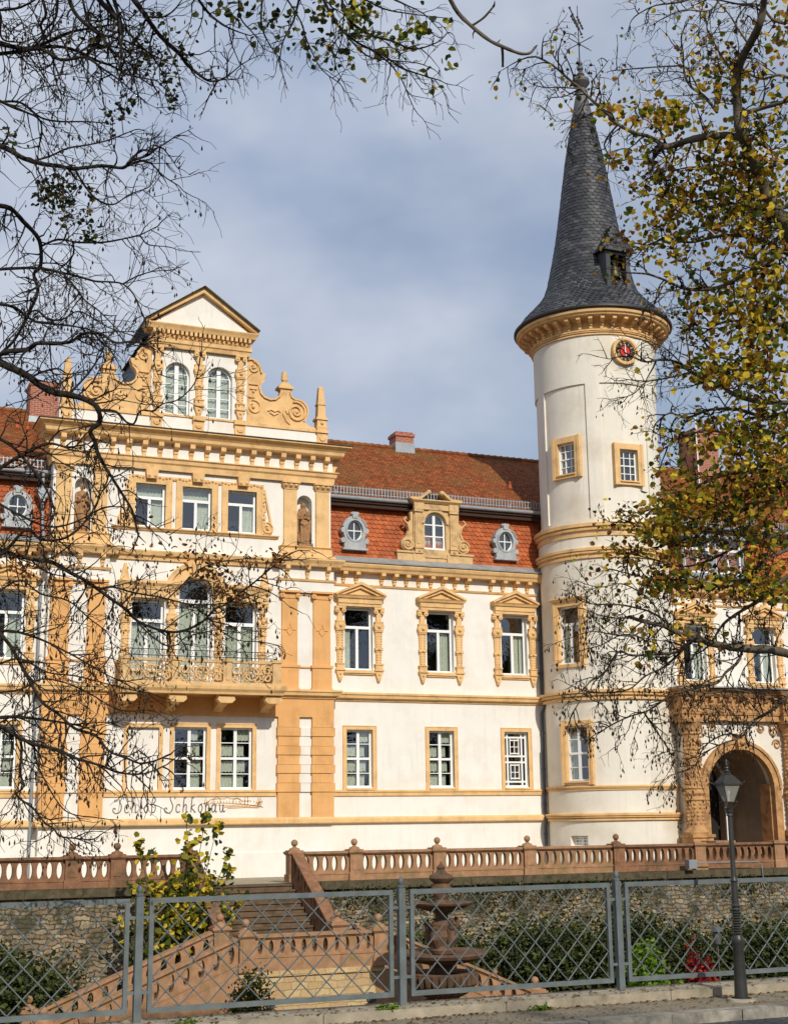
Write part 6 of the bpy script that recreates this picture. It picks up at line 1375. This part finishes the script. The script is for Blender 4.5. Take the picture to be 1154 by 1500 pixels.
rg = random.Random(21); DL = 16.
tb = at(-330, 1500, DL); tb = Vector((CAM.x+(tb.x-CAM.x), tb.y, -.15))
bt = empty('bare_tree', tb, 'nearly bare dark tree reaching in from the left with hanging seed pods', 'tree')
tm = M(); tw = M(); tips = []
h1, h2, h3, h4, h5 = at(-300, 900, DL), at(-270, 500, DL), at(-200, 100, DL), at(60, -260, DL-.5), at(430, -220, DL-1)
hubs(tm, [tb, at(-315, 1250, DL), h1, h2, h3], (.26, .14)); hubs(tm, [h3, at(-80, -150, DL), h4, h5], (.12, .05))
LT = [  # start hub, radius0, radius1, points
 (h3, 5, 1.6, [(-5, 62), (26, 70), (48, 70), (78, 58), (104, 47), (130, 42), (170, 35)]),
 (h3, 4, 1.2, [(-5, 64), (42, 72), (75, 68), (105, 72), (140, 88), (165, 97), (190, 110), (230, 118)]),
 (h3, 4, 1.2, [(-8, 80), (25, 76), (60, 72), (90, 88), (125, 84), (150, 100), (168, 112), (185, 125)]),
 (h3, 3, 1, [(-8, 15), (25, 12), (48, 2), (70, -12)]), (h3, 3, 1, [(-6, 5), (2, 25), (1, 50), (10, 60), (35, 62)]),
 (h2, 5, 1.4, [(-8, 210), (15, 220), (35, 232), (62, 240), (85, 243), (110, 247), (150, 243), (180, 246), (192, 236), (210, 230), (222, 224), (226, 213), (240, 218)]),
 (None, 2, 1, [(183, 246), (215, 236), (240, 258), (262, 272)]),
 (None, 2, 1, [(50, 230), (75, 228), (100, 217), (130, 212), (160, 205), (185, 195), (198, 190)]),
 (None, 2.2, 1, [(110, 247), (122, 268), (140, 290), (165, 300), (190, 285), (212, 277)]),
 (h3, 3, 1, [(-6, 145), (20, 157), (40, 165), (58, 175), (62, 195), (57, 216)]),
 (h3, 2.5, 1, [(-6, 150), (30, 150), (60, 172), (90, 178), (125, 178), (150, 180)]),
 (h4, 5, 1.5, [(190, -10), (210, 18), (225, 40), (240, 58), (262, 78), (275, 95), (290, 108), (305, 118), (320, 118), (333, 112)]),
 (None, 2.2, 1, [(222, 22), (238, 25), (255, 15), (268, -2)]),
 (h4, 6, 2, [(140, -10), (150, 5), (165, 20), (175, 32), (176, 50)]), (h4, 4, 1.2, [(165, -10), (172, 15), (180, 45), (178, 75), (190, 105)]),
 (h4, 4, 1.2, [(100, -10), (108, 15), (125, 35), (150, 55), (170, 80), (195, 95)]), (h4, 3, 1, [(85, -10), (82, 25), (65, 45), (55, 52)]),
 (h4, 3, 1, [(60, -10), (68, 20), (60, 40), (78, 75), (80, 110), (90, 140)]), (h4, 2.5, 1, [(120, -10), (130, 30), (150, 50), (185, 60), (215, 75), (240, 90)]),
 (h4, 3, 1, [(152, -10), (175, 30), (200, 60), (225, 85), (240, 110), (245, 125)]),
 (h2, 4.5, 2.5, [(-12, 300), (15, 305), (35, 325), (58, 352), (60, 388), (50, 402), (56, 425), (46, 452), (35, 475), (20, 500), (2, 518)]),
 (None, 2.4, 1, [(62, 356), (85, 351), (115, 355), (150, 355), (180, 350), (205, 344), (218, 338), (232, 331)]), (None, 1.6, .9, [(205, 345), (215, 357), (228, 360), (242, 361)]),
 (None, 2, 1, [(110, 355), (108, 372), (95, 388), (78, 400), (62, 412), (56, 430)]),
 (h2, 5, 1.6, [(-10, 525), (12, 515), (40, 512), (55, 503), (85, 503), (105, 500), (125, 488), (150, 490), (170, 502), (200, 500), (225, 510)]),
 (h2, 7, 2.2, [(-14, 524), (15, 538), (40, 550), (60, 565), (80, 575), (100, 578), (125, 585), (142, 596), (147, 617), (133, 631), (139, 646), (144, 664), (154, 683), (164, 699), (179, 723), (193, 746), (200, 770)]),
 (None, 2.6, 1, [(100, 576), (118, 560), (135, 540), (150, 515), (158, 495)]), (None, 2.5, 1, [(48, 548), (62, 545), (85, 540), (100, 548), (118, 545)]),
 (None, 2.4, 1, [(147, 600), (170, 603), (185, 618), (197, 620), (206, 602), (225, 602), (238, 592), (262, 585), (285, 562), (292, 535)]),
 (None, 2, 1, [(40, 455), (55, 455), (72, 468), (92, 468), (115, 456), (140, 468), (160, 480), (190, 490), (215, 497)]),
 (None, 2.6, 1, [(60, 394), (85, 398), (115, 405), (140, 412), (160, 413), (180, 416), (195, 430), (205, 450), (213, 468)]), (None, 1.6, .9, [(180, 416), (200, 405), (222, 398), (242, 396)]),
 (h2, 3, 1, [(-8, 395), (25, 393), (60, 393), (90, 400), (110, 420), (125, 440), (145, 455), (165, 475)]), (h2, 3, 1, [(-8, 445), (20, 450), (50, 470), (80, 475), (120, 480), (150, 490)]),
 (h1, 6, 1.5, [(-12, 800), (20, 812), (51, 820), (78, 824), (100, 837), (125, 850), (145, 864), (160, 875), (185, 893), (200, 908), (225, 920), (255, 926), (280, 920), (300, 908), (315, 892), (332, 885), (350, 870), (370, 855), (390, 838), (412, 820)]),
 (None, 3, 1.2, [(145, 862), (165, 860), (195, 868), (235, 875), (280, 885), (330, 884), (360, 876)]), (None, 2.5, 1, [(192, 902), (215, 925), (240, 944), (258, 945), (272, 934), (300, 926), (320, 922)]),
 (None, 2, 1, [(280, 885), (300, 900), (325, 925), (350, 938), (380, 940)]), (None, 2, 1, [(250, 862), (280, 845), (300, 830), (330, 822), (365, 818)]),
 (h1, 5, 1.5, [(-10, 918), (15, 945), (40, 990), (62, 1028), (85, 1045), (110, 1067), (140, 1077), (160, 1100), (185, 1110), (205, 1118), (225, 1115), (242, 1108)]),
 (h1, 5, 1.2, [(-8, 1052), (20, 1050), (55, 1053), (90, 1058), (120, 1064), (150, 1075)]), (h1, 6, 1.2, [(-8, 1058), (20, 1075), (50, 1090), (85, 1098), (110, 1110), (150, 1122), (175, 1132), (212, 1133), (245, 1120)]),
 (h1, 4, 1.2, [(-6, 1060), (30, 1085), (30, 1130), (35, 1152), (25, 1165), (50, 1185), (66, 1205), (80, 1215), (88, 1225), (110, 1228), (130, 1230)]),
 (None, 1.8, .8, [(28, 1165), (15, 1188), (-4, 1196)]), (None, 2.4, 1, [(52, 1085), (55, 1118), (70, 1150), (85, 1175), (100, 1190), (122, 1196)]),
 (h1, 4, 1.2, [(-6, 928), (14, 924), (41, 930), (68, 940), (90, 951), (120, 967), (150, 985), (185, 1002)]), (h1, 3.5, 1, [(-6, 735), (40, 760), (75, 772), (110, 765), (150, 745), (175, 742)]),
 (h1, 5, 1.4, [(-6, 820), (15, 800), (40, 775), (60, 790), (90, 790), (115, 775), (135, 750), (150, 720)]), (h1, 3, 1, [(-6, 870), (30, 850), (60, 870), (100, 880), (130, 905), (160, 930), (165, 960)]),
 (h1, 3, 1, [(-6, 975), (30, 965), (70, 985), (110, 990), (150, 1000), (190, 1010), (230, 1018)]), (h1, 3, 1, [(-6, 1015), (30, 1010), (60, 995), (95, 1000), (130, 1015), (175, 1040), (215, 1040)]),
 (h2, 4, 1.2, [(-6, 690), (30, 668), (70, 650), (100, 655), (130, 650)]), (h2, 3.5, 1, [(-6, 640), (20, 655), (50, 690), (70, 720), (80, 755), (60, 780)]),
]
for hb, r0, r1, P in LT:
    if hb is not None:
        a = at(P[0][0], P[0][1], DL); q = smooth_path([tuple(hb), tuple((Vector(hb)*.5+a*.5)+Vector((0, 0, .15))), tuple(a)], 5); tm.tube(q, [(r0*1.7+(r0-r0*1.7)*i/10)*DL/2000 for i in range(11)], 6)
    r0 *= .7 if P[0][1] > 700 else 1
    low = P[0][1] > 700
    limb(tm, tw, P, r0, r1, DL, rg, tips, every=9 if low else 12, tl=(35, 105), lvl=2 if low else 1, droop=.05 if low else .02, dens=.58 if low else 1.15, join=hb is None)
pods = M(); lv = M(); lb = M()
for p, d, l in tips:
    if rg.random() < (.3 if p.z < 6.5 else .2): drop(pods, p, rg.uniform(.04, .075), rg)
    if p.z < 6.5 and rg.random() < .1: drop(pods, Vector(p)+Vector((rg.gauss(0, .04), rg.gauss(0, .04), -.03)), rg.uniform(.04, .075), rg)
for cx_, cy_, n_, sp in ((165, 240+50, 70, 14), (80, 270, 60, 14), (70, 285, 30, 10), (130, 285, 25, 8), (250, 50, 25, 12), (215, 70, 30, 15), (235, 90, 30, 12), (270, 85, 15, 8), (250, 120, 25, 10), (250, 145, 18, 8), (170, 165, 30, 12), (190, 150, 15, 8), (100, 320, 30, 10), (135, 345, 20, 8), (140, 70, 20, 8), (150, 30, 40, 30), (200, 85, 30, 20), (10, 205, 25, 10), (130, 320, 18, 8)):
    for _ in range(n_): leaf(lv, at(rg.gauss(cx_ if cy_ != 290 else 85, sp), rg.gauss(cy_, sp), DL+rg.gauss(0, .1)), rg.uniform(.04, .085), rg)
for cx_, cy_, n_, sx_, sy_ in ((300, 830, 90, 20, 14), (325, 850, 60, 10, 18), (345, 875, 35, 8, 8), (410, 815, 25, 8, 5), (265, 800, 25, 25, 10), (215, 800, 18, 20, 20), (360, 825, 20, 20, 8), (345, 880, 25, 14, 8), (30, 830, 60, 20, 12)):
    for _ in range(n_): leaf(lb, at(rg.gauss(cx_, sx_), rg.gauss(cy_, sy_), DL+rg.gauss(0, .1)), rg.uniform(.04, .085), rg, asp=.5)
# high branches hanging in at the top
TT = [(h5, 3, 1, [(470, -10), (490, 30), (520, 60), (560, 80), (590, 100), (625, 112), (645, 118)]), (h5, 3, 1, [(500, -10), (508, 25), (540, 50), (575, 60), (605, 72), (640, 62), (655, 48)]), (h5, 2.5, .9, [(440, -10), (430, 30), (415, 60), (410, 88)]),
      (None, 1.8, .8, [(545, 70), (570, 92), (590, 120), (598, 140), (606, 158)]), (None, 1.8, .8, [(500, 35), (535, 80), (570, 88), (610, 92), (632, 100)]), (h5, 2.2, .8, [(385, -10), (383, 35), (395, 65), (410, 85)]),
      (h5, 3, 1, [(285, -10), (305, 18), (325, 35), (345, 45), (366, 52)]), (None, 1.4, .7, [(335, 42), (340, 65), (350, 90), (355, 105)]), (h5, 2, .8, [(415, -10), (440, 30), (450, 60), (470, 100), (495, 120)]), (h5, 2, .8, [(520, -10), (560, 12), (600, 20), (640, 25)]),
      (h5, 2, .8, [(560, -10), (590, 5), (620, 20), (645, 45)]), (None, 1.5, .7, [(505, 20), (500, 60), (490, 90), (500, 115)]), (h5, 2, .8, [(350, -10), (352, 25), (372, 50), (385, 70)])]
for hb, r0, r1, P in TT:
    if hb is not None:
        a = at(P[0][0], P[0][1], DL-1); q = smooth_path([tuple(hb), tuple(Vector(hb)*.4+a*.6), tuple(a)], 5); tm.tube(q, [(r0*1.6-r0*.6*i/10)*DL/2000 for i in range(11)], 6)
    tp2 = []; limb(tm, tw, P, r0, r1, DL-1, rg, tp2, every=14, tl=(25, 75), lvl=1, droop=.12, dens=.9, join=hb is None)
LY2 = M()
for cx_, cy_, n_, sx_, sy_, k_ in ((525, 25, 70, 12, 14, 1), (615, 42, 26, 14, 7, 1), (560, 55, 30, 25, 14, 1), (655, 85, 10, 6, 8, 1), (585, 70, 12, 20, 10, 1), (633, 128, 4, 4, 3, 1), (655, 30, 6, 6, 4, 1), (605, 105, 8, 14, 8, 1), (350, 15, 45, 35, 12, 0), (380, 30, 20, 25, 15, 0), (470, 15, 60, 40, 16, 0), (490, 85, 12, 12, 10, 0), (455, 75, 12, 12, 12, 0), (515, 98, 3, 4, 4, 1), (430, 40, 20, 25, 15, 0), (510, 55, 30, 30, 20, 1)):
    for _ in range(n_): leaf(LY2 if k_ else lv, at(rg.gauss(cx_, sx_), rg.gauss(cy_, sy_), DL-1+rg.gauss(0, .15)), rg.uniform(.05, .1), rg, asp=.8)
part('trunk', tm, BARK, bt, fix=False); part('twigs', tw, BARK, bt, fix=False); part('seed_pods', pods, POD, bt, fix=False); part('green_leaves', lv, LEAF_D, bt, fix=False); part('brown_leaves', lb, LEAF_B, bt, fix=False); part('yellow_leaves', LY2, LEAF_Y, bt, fix=False)

rg = random.Random(33); DR = 20.; REG.clear()
tb = at(1480, 1500, DR); tb.z = -.15
rt = empty('linden_tree', tb, 'autumn linden with yellow and brown leaves reaching in from the right', 'tree')
tm = M(); tw = M(); tips = []; tg = []
g1, g2, g3, g4, g5 = at(1420, 980, DR), at(1340, 640, DR), at(1250, 420, DR), at(1190, -140, DR), at(900, -230, DR-1)
hubs(tm, [tb, at(1450, 1250, DR), g1, g2, g3], (.36, .2)); hubs(tm, [g3, at(1290, 150, DR), g4, g5], (.16, .05))
RT = [
 (g3, 13, 5.5, 0, .3, [(1165, 362), (1148, 330), (1130, 300), (1118, 270), (1105, 240), (1092, 212), (1083, 190), (1080, 160), (1078, 122), (1085, 88), (1100, 60), (1110, 40), (1117, 15), (1119, -12)]),
 (None, 7, 5.5, .5, 1, [(1085, 200), (1060, 198), (1035, 200), (1010, 205), (985, 213), (965, 216)]), (None, 4, 1.6, 0, .8, [(972, 214), (950, 200), (930, 195), (905, 182), (890, 167), (870, 150), (850, 130), (835, 118), (815, 100), (800, 90), (785, 83)]),
 (None, 1.6, .8, 0, .25, [(850, 127), (820, 128), (795, 128), (776, 122)]), (None, 2, 1, 0, .5, [(905, 182), (890, 200), (885, 215), (900, 235), (925, 232)]), (None, 1.6, .8, 0, .15, [(862, 142), (850, 165), (838, 185), (828, 205)]),
 (None, 4.5, 3, .5, 1, [(1092, 168), (1110, 160), (1135, 153), (1160, 145)]), (None, 3, 1.2, 0, .6, [(1050, 165), (1030, 140), (1012, 128), (1002, 108), (1000, 80), (997, 58)]), (None, 2, .9, 0, .35, [(1035, 118), (1005, 100), (985, 97), (950, 99), (915, 102), (900, 103)]),
 (g4, 3, 1.5, 0, .7, [(1150, 35), (1130, 28), (1112, 8), (1080, 6), (1045, -2)]), (None, 2, .9, 0, .4, [(1092, 68), (1080, 42), (1068, 22), (1050, 2)]), (None, 2.2, 1, 0, .8, [(1080, 110), (1065, 95), (1052, 75), (1040, 52)]),
 (g4, 2.5, 1, 0, .5, [(1040, -14), (1000, 2), (960, 8), (935, 20)]), (g4, 2.2, 1, 0, .5, [(1060, -14), (1040, 15), (1000, 15), (965, 30)]),
 (g3, 5, 1.4, 0, .8, [(1165, 355), (1120, 385), (1090, 402), (1060, 418), (1036, 424), (1010, 424), (994, 420), (975, 411), (950, 402), (930, 400)]), (None, 1.6, .8, 0, .2, [(994, 420), (980, 425), (965, 440), (945, 452)]),
 (g2, 5, 1.5, 0, .35, [(1165, 590), (1110, 588), (1075, 578), (1060, 568), (1038, 558), (1012, 545), (990, 530), (965, 527), (945, 530), (925, 522)]), (None, 2, 1, 0, .1, [(1010, 545), (1008, 515), (1005, 490), (1012, 470), (1000, 445)]),
 (None, 1.8, .8, 0, .25, [(1008, 540), (985, 520), (965, 505), (940, 498)]), (None, 2, .9, 0, .15, [(1000, 560), (970, 555), (945, 558), (920, 556)]), (None, 1.6, .8, 0, .1, [(965, 545), (945, 560), (930, 575), (915, 582)]),
 (g3, 4, 1.2, 0, .9, [(1165, 470), (1120, 480), (1080, 470), (1050, 475), (1025, 490), (1010, 480)]), (g3, 4, 1.2, 0, 1.6, [(1160, 300), (1120, 310), (1080, 300), (1040, 290), (1000, 300), (970, 290)]), (g3, 4, 1.2, 0, 1.5, [(1165, 380), (1110, 350), (1060, 345), (1010, 355), (975, 350), (945, 360)]),
 (g3, 3, 1.2, 0, 1.5, [(1140, 330), (1100, 300), (1060, 260), (1020, 245), (985, 250)]), (g3, 3, 1.2, 0, 1.6, [(1160, 240), (1130, 235), (1100, 250), (1060, 240), (1030, 225)]), (g3, 3, 1.2, 0, 1.4, [(1165, 120), (1140, 110), (1110, 115), (1070, 90), (1040, 85)]),
 (g2, 4, 1.2, 0, 1.4, [(1165, 545), (1130, 540), (1095, 530), (1060, 525), (1030, 515)]), (g2, 4, 1.2, 0, 1.5, [(1165, 640), (1120, 630), (1080, 640), (1040, 630), (1000, 640), (975, 655)]), (g2, 4, 1.2, 0, .5, [(1165, 600), (1120, 610), (1080, 600), (1040, 600), (1005, 612), (980, 605), (960, 620)]),
 (g2, 5, 1.4, 0, 1.7, [(1165, 680), (1110, 690), (1080, 692), (1040, 702), (1010, 722), (985, 740), (960, 745)]), (g2, 4, 1.4, 0, 1.7, [(1165, 730), (1110, 735), (1070, 760), (1040, 790), (1000, 800), (960, 782), (925, 765)]), (g2, 3.5, 1.2, 0, 1.6, [(1165, 770), (1120, 790), (1080, 800), (1040, 820), (1000, 830), (960, 820), (920, 810)]),
 (g1, 4, 1.2, 0, 1.4, [(1165, 800), (1120, 820), (1090, 850), (1060, 860), (1020, 850), (980, 850), (940, 845), (900, 835)]), (g2, 3, 1.1, 0, 1.5, [(1165, 700), (1120, 720), (1090, 740), (1060, 735), (1020, 760), (990, 770)]),
 (g1, 9, 3, 0, .25, [(1170, 962), (1130, 952), (1104, 951), (1070, 948), (1044, 943), (1017, 937), (990, 926), (970, 916), (947, 912), (925, 905)]), (None, 2.5, 1, 0, .1, [(990, 926), (960, 900), (930, 890), (900, 885), (870, 885), (850, 880)]), (None, 2, .9, 0, .1, [(925, 905), (900, 905), (875, 900), (855, 892)]),
 (g1, 5, 2, 0, .4, [(1165, 835), (1130, 862), (1110, 880), (1085, 895), (1058, 915), (1044, 938)]), (None, 3, 1.2, 0, .1, [(1090, 952), (1080, 970), (1062, 985), (1050, 1000), (1010, 1010), (980, 1020), (950, 1040), (920, 1050), (895, 1062), (880, 1072)]),
 (None, 3, 1.2, 0, .1, [(1017, 938), (990, 955), (960, 958), (925, 960), (905, 955), (885, 985), (862, 1000), (850, 1025), (838, 1045)]), (None, 2.5, 1, 0, .1, [(1000, 945), (975, 975), (945, 990), (920, 1010), (880, 1015), (850, 1010)]),
 (g1, 3.5, 1, 0, .15, [(1165, 1010), (1130, 1040), (1112, 1050), (1098, 1060), (1085, 1080), (1060, 1088), (1035, 1100)]), (None, 2, .9, 0, .1, [(1085, 1080), (1070, 1075), (1050, 1080), (1030, 1095), (1018, 1120), (1000, 1130)]), (None, 2, .8, 0, .1, [(960, 958), (940, 935), (910, 930), (880, 945), (860, 950)]),
 (None, 2, .8, 0, .15, [(947, 912), (930, 930), (900, 930), (870, 925), (845, 930)]), (None, 2, .8, 0, .6, [(970, 916), (960, 890), (940, 870), (910, 855), (880, 860), (855, 855)]), (None, 2, .8, 0, .1, [(940, 1045), (960, 1070), (980, 1100), (985, 1120), (995, 1150)]),
 (None, 2.2, 1, 0, .1, [(1010, 1010), (1040, 1015), (1070, 1010), (1100, 1015)]), (None, 2, .9, 0, .15, [(1030, 940), (1010, 970), (1000, 1000), (1020, 1030), (1040, 1050)]),
]
for hb, r0, r1, sk, lf, P in RT:
    if hb is not None:
        a = at(P[0][0], P[0][1], DR); q = smooth_path([tuple(hb), tuple(Vector(hb)*.5+a*.5), tuple(a)], 5); tm.tube(q, [(r0*1.5-r0*.5*i/10)*DR/2000 for i in range(11)], 7)
    tl_ = []; low = P[-1][1] > 850 and lf < .5
    limb(tm, tw, P, r0, r1, DR, rg, tl_, every=10 if low else 12, tl=(28, 85), lvl=2, droop=.06, dens=.85, join=hb is None)
    for p, d, l in tl_: tg.append((p, lf, low))
# hanging twig on the top edge
limb(tm, tw, [(655, -10), (670, 18), (690, 38), (715, 58), (735, 68), (760, 78), (775, 78), (783, 70)], 4.2, 2.2, DR-1, rg, [], every=40, tl=(6, 18), lvl=0); limb(tm, tw, [(735, 68), (736, 82), (736, 97)], 2.6, 2.2, DR-1, rg, [], every=99, tl=(2, 4), lvl=0, join=True)
limb(tm, tw, [(690, 36), (708, 26), (722, 10)], 2.4, 1.8, DR-1, rg, [], every=40, tl=(4, 14), lvl=0, join=True)
a = at(655, -10, DR-1); tm.tube(smooth_path([tuple(g5), tuple(g5*.3+a*.7), tuple(a)], 5), .045, 6)
lv = M(); lb = M(); pods = M()
for p, lf, low in tg:
    for _ in range(int(lf*.55+rg.random()*.8)):
        q = Vector(p)+Vector((rg.gauss(0, .10), rg.gauss(0, .10), rg.gauss(0, .10))); leaf(lv if rg.random() < .8 else lb, q, rg.uniform(.04, .095), rg, asp=.85)
    if low and rg.random() < .4: drop(pods, p, rg.uniform(.045, .08), rg)
    elif rg.random() < .04: drop(pods, p, rg.uniform(.05, .08), rg)
for cx_, cy_, n_, sx_, sy_ in ((950, 165, 80, 28, 10), (985, 175, 60, 15, 12), (905, 232, 22, 14, 8), (885, 165, 12, 10, 8), (1040, 310, 90, 40, 30), (985, 290, 50, 20, 15), (960, 335, 60, 25, 18), (990, 375, 30, 20, 12), (1100, 300, 120, 30, 40), (1060, 545, 140, 40, 14), (1110, 520, 120, 30, 30), (1080, 450, 160, 40, 30), (1125, 400, 160, 25, 50), (1130, 660, 150, 20, 50), (1060, 640, 120, 40, 20), (970, 770, 120, 20, 22), (1000, 745, 120, 25, 20), (960, 858, 35, 12, 10), (1130, 860, 70, 25, 12), (1000, 850, 40, 30, 8), (1090, 850, 40, 30, 10), (1120, 780, 60, 20, 30), (930, 935, 20, 20, 20), (1010, 930, 25, 30, 10), (1120, 230, 110, 30, 50), (1060, 230, 70, 30, 30), (1140, 60, 40, 15, 40), (1060, 120, 30, 20, 20), (1030, 720, 80, 30, 20), (1090, 700, 100, 30, 30)):
    for _ in range(int(n_*(2.6 if cx_ > 1045 else 1.7))): leaf(lv, at(rg.gauss(cx_, sx_), rg.gauss(cy_, sy_), DR+rg.gauss(0, .5)), rg.uniform(.06, .13), rg, asp=.85)
part('trunk', tm, BARK2, rt, fix=False); part('twigs', tw, BARK, rt, fix=False); part('leaves', lv, LEAF_R, rt, fix=False); part('brown_leaves', lb, LEAF_B, rt, fix=False); part('seed_pods', pods, POD, rt, fix=False)

# ------------------------------------------------------------------ trees across the street, seen in the window panes
for i, (x, y, h) in enumerate(((-8, -76, 20), (5, -80, 23), (17, -76, 19), (29, -81, 24), (41, -77, 21), (54, -80, 24), (67, -78, 20))):
    h *= 1.35; rg = random.Random(90+i); r_ = empty('street_tree', (x, y, -.2), 'dark leafy street tree on the far side of the road behind the viewer', 'tree', 'street trees across the road')
    m = M(); m.tube([(x, y, -.2), (x+.2, y, h*.3), (x, y, h*.6), (x+.3, y, h*.9)], [.4, .32, .2, .05], 8)
    for k in range(9): a = rg.random()*6.3; z = h*rg.uniform(.3, .7); m.tube([(x, y, z), (x+2.2*math.cos(a), y+2.2*math.sin(a), z+1.5), (x+4*math.cos(a), y+4*math.sin(a), z+3)], [.15, .09, .03], 5)
    part('trunk', m, BARK, r_, fix=False); m = M()
    for _ in range(6500):
        b_ = rg.randrange(10); a = b_*.63; c = (x+2.6*math.cos(a*3), y+2.2*math.sin(a*3), h*(.14+.085*b_)); d = Vector((rg.gauss(0, 1), rg.gauss(0, 1), rg.gauss(0, .8)))*1.15; leaf(m, (c[0]+d.x, c[1]+d.y, c[2]+d.z), rg.uniform(.35, .75), rg, asp=.9)
    part('crown', m, LEAF_D, r_, fix=False)
